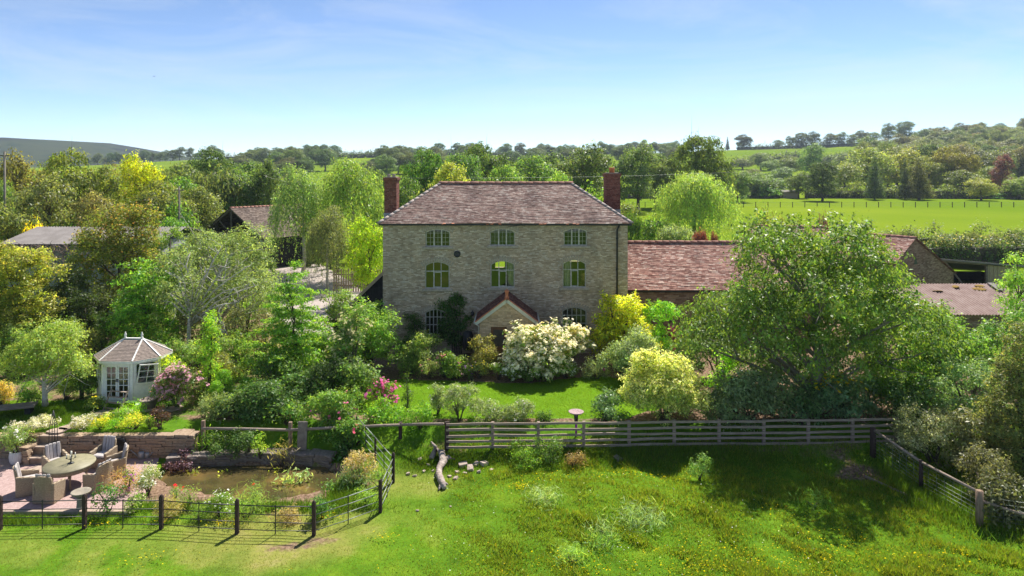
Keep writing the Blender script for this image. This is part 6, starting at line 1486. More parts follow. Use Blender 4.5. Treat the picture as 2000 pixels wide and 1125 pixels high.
# bare white boughs of the birch, standing clear of its leaves
q = ((418 - 1000) / F * 37.5, 37.5)
bb = empty('bare_birch', (q[0] - .35, 35.2, 0)); tag(bb, 'leafless white-barked birch spreading before the grey-green birch', 'tree')
mb = MB(); rb = np.random.default_rng(8); tp = Vector((.15, 0, 3.0)); mb.tube([(0, 0, -.1), (.03, .02, 1.2), (.08, 0, 2.2), tp], [.13, .11, .1, .085], 8); mb.build('trunk', M['white_bark'], bb)
for px_, py_, dd in ((300, 548, .3), (322, 530, -.4), (318, 588, -.6), (350, 560, -.8), (372, 492, .2), (352, 505, .5), (436, 478, .3), (448, 512, -.5), (486, 520, .1), (505, 556, -.3), (470, 560, -.7), (468, 590, -.5), (438, 632, -.9), (448, 655, -.6), (420, 640, -1.0), (400, 520, -.3)):
    d_ = 35.2 + dd; e = Vector(((px_ - 1000) / F * d_, d_, CAMZ - (py_ - HY) / F * d_)) - Vector(bb.location); st_ = tp - Vector((0, 0, rb.uniform(.1, .9)))
    m1 = st_.lerp(e, .4) + Vector((rb.normal(0, .12), rb.normal(0, .1), .35 if py_ < 600 else .55)); m2 = st_.lerp(e, .75) + Vector((rb.normal(0, .12), rb.normal(0, .1), .2)); mb = MB(); mb.tube([st_, m1, m2, e], [.055, .042, .028, .01], 6)
    for k_ in range(7):
        a_ = m1.lerp(m2, rb.random()) if k_ < 3 else m2.lerp(e, rb.random()); b2 = a_ + Vector((rb.normal(0, .45), rb.normal(0, .3), rb.normal(.1, .35))); mb.tube([a_, a_.lerp(b2, .5) + Vector(rb.normal(0, .06, 3)), b2], [.02, .014, .005], 4, cap=False)
    mb.build('bough', M['white_bark'], bb)
# plants on the terrace edge, patio and pond
def small(name, lab, px_, py_, hw, hpx, col, zb, leaf=.06, asp=.4, fl=(), form='dome', cov=1.0, grp=None, **kw):
    q = G(px_, py_, zb)
    if 845 < py_ < 853 and zb == 0: q = ((px_ - 1000) / F * 26.9, 26.9); hpx *= 1.15
    s = F / q[1]; return plant(name, lab, 'plant', px_, hw, 0, q[1], col, form, leaf, asp, cov, H=hpx / s, xy=q, zb=float(hz(*q)) if zb > -.88 or True else zb, flowers=fl, group=grp, k=10, **kw)
F_ = lambda col, n, size=.06, up=0., petals=2: ({'col': col, 'n': n, 'size': size, 'up': up, 'petals': petals},)
q = G(34, 905, -.885); plant('planter_rose', 'white rose bush growing in the white barrel planter', 'plant', 34, 36, 0, q[1], (0.12, 0.18, 0.06), 'dome', .07, .55, .9, H=1.25, xy=q, zb=-.5, k=14, flowers=F_((.75, .73, .68), 26, .09, -.2))
small('white_alyssum', 'white flowering mound on top of the left terrace wall', 62, 852, 46, 20, (0.25, 0.26, 0.17), .0, .05, .5, F_((.72, .68, .58), 500, .045, .0, 3))
small('white_alyssum', 'white flowering mound right of the garden steps', 158, 850, 26, 20, (0.25, 0.26, 0.17), .0, .05, .5, F_((.72, .68, .6), 260, .045, .0, 3))
small('yellow_perennial', 'yellow flowering clump above the patio wall', 196, 851, 22, 22, (0.22, 0.3, 0.03), .0, .06, .4, F_((.72, .6, .03), 70, .06))
small('yellow_perennial', 'lime yellow flowering clump in the middle of the wall bed', 262, 846, 30, 24, (0.24, 0.3, 0.03), .0, .06, .4, F_((.7, .6, .05), 80, .06))
small('green_perennial', 'fresh green clump between the two yellow wall-bed clumps', 228, 852, 16, 18, BRIGHT, .0, .06, .3)
small('green_perennial', 'green flowering clump at the right end of the wall bed', 292, 850, 14, 22, GREEN, .0, .06, .4, F_((.7, .4, .35), 14, .07))
small('purple_shrub', 'dark purple berberis at the right end of the wall bed', 312, 846, 18, 38, (0.06, 0.035, 0.025), .0, .06, .5)
small('dark_heuchera', 'dark purple leaved plant at the end of the patio wall', 352, 893, 30, 46, (0.075, 0.04, 0.05), -.6, .07, .6, F_((.4, .25, .3), 30, .05))
small('ornamental_grass', 'bright green grass clump in front of the summerhouse doors', 258, 816, 18, 30, (0.15, 0.3, 0.02), .0, .16, .1, droop=-.6, upb=.0, rand=.8)
small('ornamental_grass', 'lower green herb clump left of the grass clump', 236, 816, 16, 20, (0.14, 0.22, 0.05), .0, .08, .3)
small('green_perennial', 'leafy plant with a yellow flower at the summerhouse corner', 190, 800, 22, 26, (0.1, 0.15, 0.03), .0, .07, .5, F_((.75, .6, .02), 6, .09))
small('lily_clump', 'light green sword-leaved clump at the left end of the pond bank', 402, 868, 16, 34, (0.14, 0.29, 0.03), -.55, .2, .14, droop=-.6, upb=.0)
small('green_perennial', 'tall yellow-green leafy plant under the single rail', 508, 882, 16, 50, (0.17, 0.27, 0.03), -.6, .09, .4)
small('ornamental_grass', 'tawny grass clump left of the rail post', 550, 886, 14, 48, (0.26, 0.24, 0.08), -.6, .22, .1, droop=-.5, upb=0.)
for px_, lab in ((430, 'dark leafy perennials under the rail, left'), (462, 'dark leafy perennials under the rail, centre'), (488, 'dark leafy perennials under the rail, right')):
    small('bank_perennial', lab, px_, 882, 24, 52, (0.06, 0.11, 0.03), -.65, .08, .4)
small('bank_perennial', 'dark green hellebore clump right of the pond wall', 672, 888, 18, 26, (0.035, 0.085, 0.025), -.7, .12, .4)
small('pond_spiraea', 'tan seed-headed shrub at the right end of the pond', 702, 940, 40, 64, (0.25, 0.215, 0.1), -.85, .07, .5, F_((.38, .33, .2), 160, .05), cov=.9)
small('pond_grass', 'blue-green grass clump in front of the tan shrub', 694, 952, 24, 38, (0.13, 0.21, 0.09), -.88, .2, .08, droop=-.5, upb=0.)
small('pond_shrub', 'rounded dark green shrub behind the estate fence corner', 630, 1010, 28, 64, (0.075, 0.16, 0.035), -.88, .08, .5)
small('patio_shrub', 'dark green shrub behind the fence right of the bird bath', 214, 1002, 28, 62, (0.05, 0.11, 0.03), -.88, .08, .55)
small('meadow_grass', 'large feathery green grass clump at the front of the pond', 480, 1010, 36, 40, (0.14, 0.22, 0.055), -.88, .22, .06, droop=-.4, upb=0.)
small('daisy_clump', 'white daisy clump at the front of the pond', 428, 1008, 24, 46, (0.1, 0.17, 0.03), -.88, .08, .25, F_((.8, .79, .72), 42, .075, .2, 1))
small('white_campion', 'white flowering clump between patio and pond', 290, 965, 22, 44, (0.14, 0.18, 0.08), -.88, .07, .3, F_((.75, .74, .66), 110, .05))
small('white_campion', 'pale flowering plant behind the white clump', 288, 938, 20, 30, (0.16, 0.2, 0.08), -.88, .07, .3, F_((.7, .68, .55), 60, .05))
small('foxglove', 'purple foxglove at the patio corner', 252, 962, 9, 46, (0.12, 0.17, 0.05), -.88, .08, .4, F_((.4, .13, .42), 36, .06), form='column')
small('dry_grass', 'dry straw-coloured grass at the patio corner', 243, 952, 26, 32, (0.3, 0.22, 0.1), -.88, .2, .06, droop=-.4, upb=0.)
small('poppy_plant', 'red poppy plant at the left edge of the pond', 342, 990, 12, 38, (0.12, 0.2, 0.05), -.88, .08, .25, F_((.8, .03, .015), 2, .1, .2, 2))
small('poppy_plant', 'red poppy above the feathery grass by the pond', 496, 990, 10, 50, (0.12, 0.2, 0.05), -.88, .08, .2, F_((.8, .03, .015), 1, .1, .3, 2))
small('poppy_plant', 'small red poppy plant beside the white campion', 372, 992, 12, 40, (0.13, 0.2, 0.05), -.88, .08, .25, F_((.8, .06, .02), 2, .08, .2, 2))
small('front_perennial', 'green weedy plants behind the estate fence, left of the daisies', 388, 1014, 22, 30, (0.13, 0.21, 0.04), -.88, .09, .2)
small('front_perennial', 'dry weedy plants behind the second fence post', 330, 1010, 30, 34, (0.24, 0.22, 0.08), -.88, .1, .15)
small('front_perennial', 'pinkish weedy plants behind the fence, right of the grass', 560, 1016, 32, 24, (0.2, 0.17, 0.08), -.88, .08, .25)
small('front_perennial', 'flowering weeds right of the patio shrub', 262, 1000, 20, 36, (0.13, 0.2, 0.04), -.88, .08, .3, F_((.7, .6, .4), 20, .05))
small('front_perennial', 'low green weeds at the estate fence corner post', 715, 985, 22, 32, (0.13, 0.22, 0.04), -.86, .09, .25)
small('front_perennial', 'leafy weeds inside the fence along the right bank', 742, 950, 14, 40, (0.12, 0.2, 0.04), -.85, .09, .25)
small('water_plant', 'pale leaved water plant standing in the pond', 575, 938, 22, 30, (0.22, 0.3, 0.12), -1.0, .18, .35, droop=-.2)
for px_, py_, hw, lab in ((378, 922, 13, 'floating lily clump near the pond wall, left'), (437, 924, 12, 'floating lily clump near the pond wall, middle'), (535, 920, 9, 'small floating leaves near the pond wall, right')):
    small('water_lily', lab, px_, py_, hw, 9, (0.25, 0.3, 0.05), POND_Z, .12, .7)
# flower border in front of the porch
bcol = [(0.1, 0.17, 0.03), (0.13, 0.2, 0.04), (0.09, 0.15, 0.035), (0.16, 0.2, 0.07)]
blab = ['border plant with red flower at the lawn edge', 'rose with pink blooms in the front border', 'purple and yellow pansies in the front border', 'yellow flowering border clump beneath the olive shrub', 'leafy border clump left of the dogwood', 'white flowered clump at the foot of the dogwood', 'low green clump under the dogwood', 'straw mulched clump below the dogwood', 'pale border clump at the right end of the bed', 'green border clump nearest the porch', 'leafy clump at the left end of the bed', 'dark border plants below the leafy shrub']
bd_ = [(884, 742, 20, 40, (.75, .05, .08), 3), (895, 738, 28, 46, (.72, .4, .42), 26), (922, 742, 18, 30, (.35, .12, .45), 30), (935, 740, 22, 36, (.75, .6, .05), 40), (975, 742, 20, 34, None, 0), (1000, 745, 22, 34, (.75, .74, .68), 60), (1035, 746, 26, 32, (.7, .5, .1), 10), (1065, 745, 24, 30, (.75, .74, .7), 50), (1105, 738, 22, 40, (.74, .75, .72), 120), (960, 722, 20, 30, None, 0), (800, 735, 26, 44, None, 0), (838, 740, 26, 46, (.7, .3, .3), 8)]
for i, (px_, py_, hw, hp, fc, n) in enumerate(bd_):
    small('border_plant', blab[i], px_, py_, hw, hp, bcol[i % 4], 0.0, .07, .45, F_(fc, n, .075) if fc else (), grp='flower border along the lawn')
# weeds below the rails
wl_ = ['leafy weed clump below the rail fence, left', 'bushy nettle clump below the rail fence, tallest', 'dry brown weed tuft below the rails', 'thin sapling weed in the shaded bank', 'grass tussock on the mound with white tips', 'large pale tussock on the mound, right', 'dark tussock lower on the mound', 'pale tussock in front of the mound', 'grey tussock at the middle of the mound', 'shaded tussock near the fallen pole']
wd_ = [(1020, 898, 40, 36, (0.1, 0.19, 0.025), -.6), (1072, 895, 26, 52, (0.07, 0.13, 0.03), -.6), (1120, 903, 22, 28, (0.18, 0.14, 0.06), -.6), (1366, 935, 22, 52, (0.12, 0.21, 0.06), -.75), (1065, 968, 34, 13, (0.19, 0.26, 0.12), -.5), (1250, 1010, 48, 18, (0.17, 0.25, 0.11), -.5), (1185, 1050, 26, 15, (0.12, 0.22, 0.06), -.6), (1110, 1085, 34, 14, (0.14, 0.24, 0.06), -.7), (1180, 1030, 22, 15, (0.18, 0.25, 0.12), -.6), (1590, 985, 30, 12, (0.1, 0.2, 0.03), -.8)]
for i, (px_, py_, hw, hp, col, zb) in enumerate(wd_):
    small('weed_clump', wl_[i], px_, py_, hw, hp, col, zb, .08 if i < 4 else .2, .3 if i < 4 else .07, droop=.2 if i < 4 else -.2, upb=.3 if i < 4 else 0., grp='weeds and tussocks in the field')
# climber on the house front
r = np.random.default_rng(77)
B = np.array([(lx(px_), -.1, lz(py_), .01 + w / SC, .14, h / SC) for px_, py_, w, h in ((868, 600, 14, 16), (892, 592, 13, 18), (885, 615, 20, 16), (880, 640, 22, 18), (900, 640, 20, 16), (865, 660, 24, 20), (895, 668, 26, 22), (915, 628, 12, 12), (840, 668, 18, 14))], float)
V, v, pts, ow = foliage(r, B, .1, .65, 1.6, flat=1.0, upb=.1); cl = empty('wall_climber', (HX, HD, 0)); tag(cl, 'dark green climber on the house wall beside the left window', 'climber')
obj('foliage', quads_mesh('foliage', V, v, M['leaf']), None, cl, color=(0.045, 0.1, 0.022))
mb = MB()
for k_ in range(5): mb.tube([(lx(885 + k_ * 4), -.04, 0), (lx(880 + k_ * 5), -.04, 1.5), (lx(865 + k_ * 8), -.04, lz(600))], [.03, .025, .01], 5)
mb.build('stem', M['bark'], cl)
mb = MB(); mb.lathe([(.25, 0), (.3, .3), (.3, .75), (.24, .95), (.05, 1.0)], n=16); o = mb.build('water_butt', M['black_iron']); o.location = (HX + lx(915), HD - .5, .55); o.location.z = 0.35; tag(o, 'black rounded water butt left of the porch', 'water butt')
# bare twigs over the eave of the grey shed
tw = empty('dead_creeper', (-31.5, 46.1, 0)); tag(tw, 'mass of bare dead twigs hanging from the grey shed roof', 'creeper'); mb = MB()
for k_ in range(420):
    x = r.normal(0, 2.0); z = 4.9 - abs(r.normal(0, .75)) + .25 * r.random(); a = Vector((x, -.2 - r.random() * .5, z)); b_ = a + Vector((r.normal(0, .35), r.normal(-.1, .15), r.normal(-.25, .3))); mb.tube([a, a.lerp(b_, .5) + Vector(r.normal(0, .08, 3)), b_], [.022, .016, .006], 3, cap=False)
mb.build('twigs', M['dead_twig'], tw)['kind'] = 'stuff'

# ------------------------------------------------------------------ trees shared by many copies
PROTO = {}
def proto(kind, seed):
    r = np.random.default_rng(seed); W, H = 5.0, 11.0
    if kind == 'round': B = blobs_tree(r, W, H, .02, 26); V, v, p, o = foliage(r, B, .32, .6, 1.05, per=16); t = limbs(r, B, H, .3, .2, 9)
    elif kind == 'oak': W = 6.5; B = blobs_tree(r, W, H, .0, 34); V, v, p, o = foliage(r, B, .3, .6, 1.1, per=16, flat=.6); t = limbs(r, B, H, .36, .15, 12)
    elif kind == 'tall': W = 3.8; H = 13.; B = blobs_tree(r, W, H, .0, 28); V, v, p, o = foliage(r, B, .3, .6, 1.05, per=16); t = limbs(r, B, H, .28, .2, 9)
    elif kind == 'open': B = blobs_tree(r, W, H, .08, 28); V, v, p, o = foliage(r, B, .3, .55, .75, per=14, flat=.5); t = limbs(r, B, H, .26, .25, 18)
    elif kind == 'birch': W = 4.; H = 12.; V, v, p, o = weep(r, W, H, .12, .26, 1100, .55, 14); B = blobs_tree(r, W * .85, H, .2, 16); V2, v2, _, _ = foliage(r, B, .24, .45, .45, per=14, droop=.8); V = np.concatenate([V, V2]); v = np.concatenate([v, v2]); t = limbs(r, B, H, .2, .25, 14)
    elif kind == 'willow': W = 5.; H = 10.; V, v, p, o = weep(r, W, H, .05, .3, 1900, .8, 18, .62); B = blobs_tree(r, W * .7, H * .95, .4, 12); V2, v2, _, _ = foliage(r, B, .26, .35, .5, per=14, droop=.9); V = np.concatenate([V, V2]); v = np.concatenate([v, v2]); t = limbs(r, B, H, .3, .3, 10)
    elif kind == 'conifer': W = 3.; H = 12.; B = blobs_cone(r, W, H, 46, power=.8); V, v, p, o = foliage(r, B, .28, .4, 1.1, per=14, droop=.6); t = limbs(r, B, H, .2, .1, 2)
    elif kind == 'bush': W = 3.; H = 3.; B = blobs_dome(r, W, H, 18); V, v, p, o = foliage(r, B, .24, .55, 1.1, per=14); t = limbs(r, B, H, .08, .1, 4)
    PROTO[(kind, seed)] = (quads_mesh('crown', V, v, M['leaf']), t.mesh('trunk', M['white_bark' if kind == 'birch' else 'bark']), W, H)
_pi = [0]
def ptree(kind, label, px, hw, topy, d, col, group=None, var=None, sink=0.0, name=None, cat='tree'):
    _pi[0] += 1; sd = (_pi[0] * 7 % 2 + 1) if var is None else var
    if (kind, sd) not in PROTO: proto(kind, sd)
    cm, tm, W, H = PROTO[(kind, sd)]; s = F / d; x = (px - 1000) / s; z0 = float(hz(x, d)) - sink; h = max(1.5, CAMZ - (topy - HY) / s - z0); w = hw / s
    nm = name or {'round': 'broadleaf_tree', 'oak': 'oak_tree', 'tall': 'broadleaf_tree', 'open': 'broadleaf_tree', 'birch': 'birch_tree', 'willow': 'willow_tree', 'conifer': 'conifer_tree', 'bush': 'bush'}[kind]
    rt = empty(nm, (x, d, z0), random.uniform(0, 6.28)); rt.scale = (w / W, w / W, h / H); tag(rt, label, cat, group)
    j = lambda: random.uniform(.88, 1.12)
    c = (col[0] * j(), col[1] * j(), col[2] * j())
    obj('crown' if cat == 'tree' else 'foliage', cm, None, rt, color=c); obj('trunk' if cat == 'tree' else 'stem', tm, None, rt)
    return rt
mid = [
 ('open', 'olive tree at the far left skyline', 40, 62, 300, 64, (0.12, 0.13, 0.035)), ('oak', 'wide olive oak left of the yellow tree', 150, 85, 292, 70, (0.115, 0.135, 0.03)), ('open', 'brownish tree below the wide olive oak', 95, 75, 345, 58, (0.12, 0.115, 0.045)), ('round', 'grey-green tree at the left edge over the shed', 20, 55, 395, 54, (0.1, 0.12, 0.05)),
 ('open', 'twiggy brown-green tree left of the yellow tree', 190, 60, 375, 60, (0.13, 0.125, 0.05)), ('tall', 'brilliant yellow tree on the left', 276, 45, 296, 80, (0.26, 0.255, 0.012)), ('round', 'green tree right of the yellow tree', 345, 55, 345, 84, GREEN), ('oak', 'dark domed oak standing above the left woods', 418, 54, 289, 128, (0.05, 0.085, 0.018)),
 ('round', 'green tree left of the open barn', 385, 55, 365, 76, (0.09, 0.125, 0.035)), ('round', 'mid green tree behind the open barn', 468, 58, 328, 98, (0.07, 0.115, 0.03)), ('tall', 'dark tree above the barn ridge', 515, 38, 316, 96, (0.05, 0.085, 0.025)), ('conifer', 'slender dark conifer beside the barn', 526, 13, 300, 92, (0.035, 0.055, 0.018)),
 ('birch', 'left birch of the weeping pair by the drive', 592, 72, 322, 66, (0.12, 0.165, 0.06)), ('birch', 'right birch of the weeping pair, taller', 690, 78, 306, 62, (0.13, 0.18, 0.045)), ('birch', 'low birch in front of the weeping pair', 640, 48, 400, 56, (0.12, 0.15, 0.065)), ('round', 'vivid lime tree left of the farmhouse', 720, 46, 425, 52, (0.19, 0.28, 0.02)),
 ('round', 'dark green tree behind the left chimney', 768, 42, 345, 100, (0.055, 0.11, 0.025)), ('oak', 'broad dark tree left behind the roof ridge', 838, 60, 290, 96, (0.06, 0.105, 0.022)), ('tall', 'yellow-green tree behind the left roof hip', 888, 50, 318, 84, (0.17, 0.22, 0.04)), ('oak', 'tallest dark oak behind the roof ridge', 948, 58, 278, 125, (0.055, 0.1, 0.022)),
 ('round', 'green tree above the middle of the ridge', 1040, 58, 304, 108, (0.075, 0.14, 0.028)), ('round', 'dark green tree behind the right half of the ridge', 1140, 62, 283, 122, (0.055, 0.1, 0.028)), ('round', 'low pale green tree left of the right chimney', 1098, 42, 335, 92, (0.13, 0.2, 0.04)), ('tall', 'tall grey-green tree right of the right chimney', 1246, 42, 276, 150, (0.075, 0.115, 0.04)),
 ('round', 'tree between chimney and big oak', 1195, 40, 320, 150, (0.065, 0.11, 0.035)), ('round', 'rounded tree left of the big field oak', 1305, 42, 298, 160, (0.065, 0.11, 0.028)), ('oak', 'big dark oak beyond the willow', 1372, 66, 264, 145, (0.055, 0.095, 0.02)), ('round', 'small tree right of the big oak', 1440, 32, 335, 190, (0.08, 0.13, 0.04)),
 ('willow', 'large pale weeping willow at the field edge', 1358, 74, 332, 90, (0.185, 0.225, 0.065)), ('bush', 'green bush left of the willow', 1268, 42, 425, 86, GREEN), ('bush', 'dark bush beside the house corner', 1236, 22, 418, 76, DEEP), ('bush', 'copper bush below the willow, left', 1368, 16, 448, 72, COPPER), ('bush', 'copper bush below the willow, right', 1394, 10, 454, 72, COPPER), ('bush', 'grey-green bush at the willow base', 1320, 40, 440, 82, GREY),
 ('bush', 'olive bush above the cherry tree top', 1497, 44, 412, 62, (0.12, 0.15, 0.04)), ('bush', 'dark copper bush right of the cherry tree top', 1608, 16, 420, 58, (0.07, 0.045, 0.045)),
 ('oak', 'dark domed tree at the far side of the field', 1606, 38, 316, 196, (0.042, 0.07, 0.02)), ('round', 'small tree between hut and domed tree', 1560, 24, 336, 212, (0.06, 0.09, 0.025)), ('round', 'olive tree behind the left cone conifer', 1695, 52, 288, 240, (0.13, 0.145, 0.04)), ('round', 'broad olive tree behind the cone conifers', 1752, 50, 292, 245, (0.125, 0.145, 0.04)), ('conifer', 'left cone-shaped conifer at the field edge', 1708, 21, 304, 204, (0.045, 0.062, 0.025)), ('conifer', 'narrow middle cone conifer at the field edge', 1767, 15, 310, 206, (0.04, 0.058, 0.022)), ('conifer', 'widest cone conifer at the field edge', 1795, 29, 307, 203, (0.065, 0.08, 0.03)),
 ('oak', 'spreading olive tree right of the cone conifers', 1862, 48, 284, 235, (0.12, 0.135, 0.035)), ('round', 'lower green tree right of the cone conifers', 1880, 40, 332, 215, (0.085, 0.11, 0.035)), ('round', 'small round golden-green tree at the field edge', 1916, 30, 348, 200, (0.16, 0.17, 0.05)), ('tall', 'copper tree near the right edge', 1958, 22, 302, 222, (0.09, 0.04, 0.045)), ('round', 'green tree at the right edge of the field', 1990, 28, 345, 206, (0.11, 0.15, 0.04)), ('bush', 'yellow broom bush behind the grey-roofed shed, left', 70, 34, 442, 52.5, (0.5, 0.4, 0.01)), ('round', 'green tree behind the grey-roofed shed, right', 250, 50, 420, 58, (0.075, 0.13, 0.025)), ('round', 'dense green tree left of the silver birch crown', 330, 48, 425, 52, (0.08, 0.15, 0.025)), ('bush', 'green bush behind the weeping birches', 580, 40, 430, 88, (0.07, 0.11, 0.04)), ('round', 'dark undergrowth tree between birches and house', 745, 30, 385, 80, (0.06, 0.115, 0.03)),
 ('round', 'green tree filling the gap left of the ridge', 800, 36, 350, 82, (0.06, 0.12, 0.025)), ('round', 'green tree low behind the ridge centre', 985, 45, 322, 100, (0.08, 0.14, 0.03)), ('round', 'bluish tree left of the open barn skyline', 560, 40, 345, 110, (0.075, 0.11, 0.04)), ('round', 'green tree behind the left chimney, farther', 735, 36, 332, 120, (0.07, 0.12, 0.03)), ('round', 'rounded tree above the yellow tree right side', 310, 40, 335, 105, (0.08, 0.115, 0.03))]
for a in mid:
    ptree(a[0], a[1], a[2], a[3], a[4], a[5], a[6], cat='shrub' if a[0] == 'bush' else 'tree')
for a in [('oak', 'broad green tree behind the left roof hip', 905, 60, 300, 110, (0.065, 0.115, 0.025)), ('round', 'dense green tree between ridge and right chimney', 1085, 55, 300, 135, (0.06, 0.105, 0.03)), ('round', 'shadowy tree left of the right chimney top', 1165, 45, 300, 140, (0.055, 0.095, 0.03)), ('round', 'green tree right of the domed skyline oak', 500, 55, 318, 112, (0.075, 0.115, 0.03)), ('round', 'dull green tree left of the domed skyline oak', 350, 50, 318, 110, (0.085, 0.115, 0.035)), ('open', 'feathery olive tree behind the twiggy brown tree', 215, 60, 318, 84, (0.13, 0.15, 0.045)), ('round', 'grey-green tree at the left edge skyline', 5, 45, 330, 72, (0.11, 0.13, 0.05)), ('round', 'olive tree filling behind the yellow tree', 320, 60, 355, 72, (0.1, 0.13, 0.035)), ('round', 'pale tree right of the field hut', 1650, 40, 318, 222, (0.12, 0.145, 0.045)), ('round', 'green tree between willow and hut', 1475, 45, 338, 218, (0.085, 0.125, 0.04)), ('round', 'low tree left of the hut', 1515, 36, 348, 222, (0.075, 0.11, 0.035)), ('oak', 'olive tree behind the widest cone conifer', 1815, 45, 305, 235, (0.11, 0.13, 0.04)), ('round', 'dark tree right of the grey-green field tree', 1280, 40, 300, 165, (0.055, 0.09, 0.03)), ('round', 'green tree behind the willow crown', 1400, 40, 320, 170, (0.06, 0.1, 0.03)), ('round', 'green tree at the right edge hill foot', 1940, 40, 325, 240, (0.09, 0.12, 0.04))]:
    ptree(*a)
for i, (px, hw, ty, d, kd) in enumerate(((-40, 70, 310, 60, 'oak'), (-130, 80, 300, 66, 'oak'), (-90, 60, 400, 46, 'round'), (-170, 70, 380, 48, 'round'), (-60, 60, 520, 37, 'round'), (-230, 80, 320, 62, 'open'), (-120, 60, 560, 34, 'round'), (2070, 60, 470, 40, 'round'))):
    ptree(kd, ['olive oak just past the left edge', 'second oak past the left edge', 'garden tree past the left edge', 'farther garden tree past the left edge', 'low tree past the left edge by the golden maple', 'outer tree past the left edge', 'low outer tree past the left edge', 'round tree just past the right edge by the shed'][i], px, hw, ty, d, random.choice([GREEN, OLIVE, (0.1, 0.14, 0.04)]))
# topiary in pots on the drive
for px_, hw, ty, by_, lab in ((572, 12, 473, 516, 'tiered topiary in a pot on the drive, left'), (601, 11, 462, 520, 'tiered topiary in a pot on the drive, right'), (550, 9, 478, 514, 'cone topiary left of the potted pair')):
    q = G(px_, by_, 0.0); s = F / q[1]; H = CAMZ - (ty - HY) / s
    plant('topiary', lab, 'shrub', px_, hw, ty, q[1], (0.09, 0.13, 0.025), 'cone', .1, .5, 1.3, k=30, xy=q, zb=.35 if px_ > 560 else 0., H=H - .35, group='topiary on the drive', shell=(.85, 1), stray=0)
    if px_ > 560:
        mb = MB(); mb.lathe([(.32, 0), (.42, .42), (.46, .46), (.4, .46), (.36, .4)], n=14); o = mb.build('plant_pot', M['black_boards']); o.location = (q[0], q[1], .012); tag(o, 'dark pot under the ' + ('left' if px_ < 590 else 'right') + ' tiered topiary', 'pot')
for px_, hw, ty, by_, lab in ((541, 9, 470, 516, 'dark clipped yew cone at the back of the drive, left'), (560, 8, 462, 512, 'dark clipped yew cone between the topiaries'), (588, 9, 458, 514, 'tall dark yew cone right of the left topiary'), (622, 10, 470, 520, 'dark clipped yew cone below the birches'), (645, 10, 476, 525, 'dark clipped yew cone beside the board fence'), (660, 9, 484, 530, 'last dark yew cone touching the board fence')):
    q = G(px_, by_, 0.0); s = F / q[1]
    plant('yew_cone', lab, 'shrub', px_, hw, ty, q[1], (0.035, 0.055, 0.018), 'cone', .12, .5, 1.1, k=24, xy=q, H=CAMZ - (ty - HY) / s, group='dark yew cones at the back of the drive', power=.6)
# skyline and hill trees
ORD = 'first second third fourth fifth sixth seventh eighth ninth tenth eleventh twelfth thirteenth fourteenth fifteenth sixteenth seventeenth eighteenth nineteenth twentieth twenty-first twenty-second twenty-third twenty-fourth twenty-fifth twenty-sixth twenty-seventh twenty-eighth twenty-ninth thirtieth'.split()
_cnt = {}
def nth(key):
    _cnt[key] = _cnt.get(key, -1) + 1; return ORD[_cnt[key]]
FARC = (0.06, 0.085, 0.03)
def far(px, topy, hw, d, lab, grp, kind='round', col=FARC): ptree(kind, lab, px, hw * 1.25, topy, d, col, group=grp)
for px, ty, hw, k in ((475, 298, 9, 'round'), (497, 304, 5, 'round'), (580, 301, 5, 'tall'), (600, 300, 4, 'tall'), (639, 291, 9, 'round'), (722, 299, 11, 'round'), (742, 299, 12, 'round'), (762, 299, 10, 'round'), (786, 287, 9, 'round'), (802, 287, 11, 'round'), (820, 286, 10, 'round'), (838, 290, 10, 'round'), (876, 290, 9, 'round'), (978, 286, 8, 'round'), (992, 288, 8, 'round'), (1020, 289, 5, 'round'), (1032, 289, 6, 'round'), (1042, 290, 5, 'round'), (1060, 291, 14, 'oak'), (1084, 290, 14, 'oak'), (1160, 290, 16, 'oak'), (1190, 284, 14, 'round'), (1215, 283, 14, 'round'), (1258, 272, 7, 'round'), (1275, 280, 12, 'round'), (1290, 280, 10, 'round'), (1312, 282, 8, 'oak')):
    far(px, ty, hw, 735 + random.uniform(-10, 15), nth('sky') + ' small skyline tree from the left, on the ridge behind the farmhouse', 'skyline trees behind the house', k)
far(1421, 267, 4, 700, 'lone spire-shaped conifer on the right skyline', None, 'conifer', (0.03, 0.04, 0.02)); far(1452, 262, 15, 700, 'broad pine on the skyline beside the spire conifer', None, 'oak', (0.04, 0.055, 0.025))
for px, ty, hw in ((1520, 273, 10), (1545, 266, 9), (1565, 259, 14), (1590, 257, 11), (1620, 260, 11), (1640, 258, 12), (1664, 262, 9), (1684, 254, 13), (1706, 258, 12), (1735, 241, 12), (1768, 237, 19)):
    far(px, ty, hw, 690 + random.uniform(-15, 15), nth('hill') + ' rounded tree from the left along the right hilltop field edge', 'trees along the hilltop field', 'oak' if hw > 12 else 'round')
for k_ in range(170):
    px = random.uniform(1690, 2040) if k_ < 120 else random.uniform(1800, 2040); d = random.choice([640, 600, 560, 500, 440, 400, 340, 290]) * random.uniform(.94, 1.06); x = (px - 1000) / F * d; zb = float(hz(x, d)); h = random.uniform(12, 19)
    if px < 1790 and d > 520: continue
    ty = HY - (zb + h - CAMZ) * F / d; ptree(random.choice(['round', 'oak', 'round']), 'crowded woodland tree on the right hillside', px, random.uniform(7, 11) * F / d, ty, d, random.choice([(0.075, 0.095, 0.035), (0.1, 0.115, 0.04), (0.06, 0.085, 0.03), (0.085, 0.09, 0.04)]), group='woodland on the right hillside')
for px, hw, ty, d in ((1450, 24, 310, 430), (1465, 24, 330, 300), (1486, 26, 298, 420), (1508, 24, 312, 390), (1530, 30, 326, 290), (1545, 26, 305, 370), (1588, 30, 280, 330), (1636, 24, 322, 300), (1652, 30, 300, 340), (1700, 30, 268, 420), (1735, 28, 274, 380)):
    ptree('round', nth('slope') + ' hazy tree from the left between field and hilltop', px, hw, ty, d, (0.085, 0.12, 0.05), group='trees on the hazy slope')
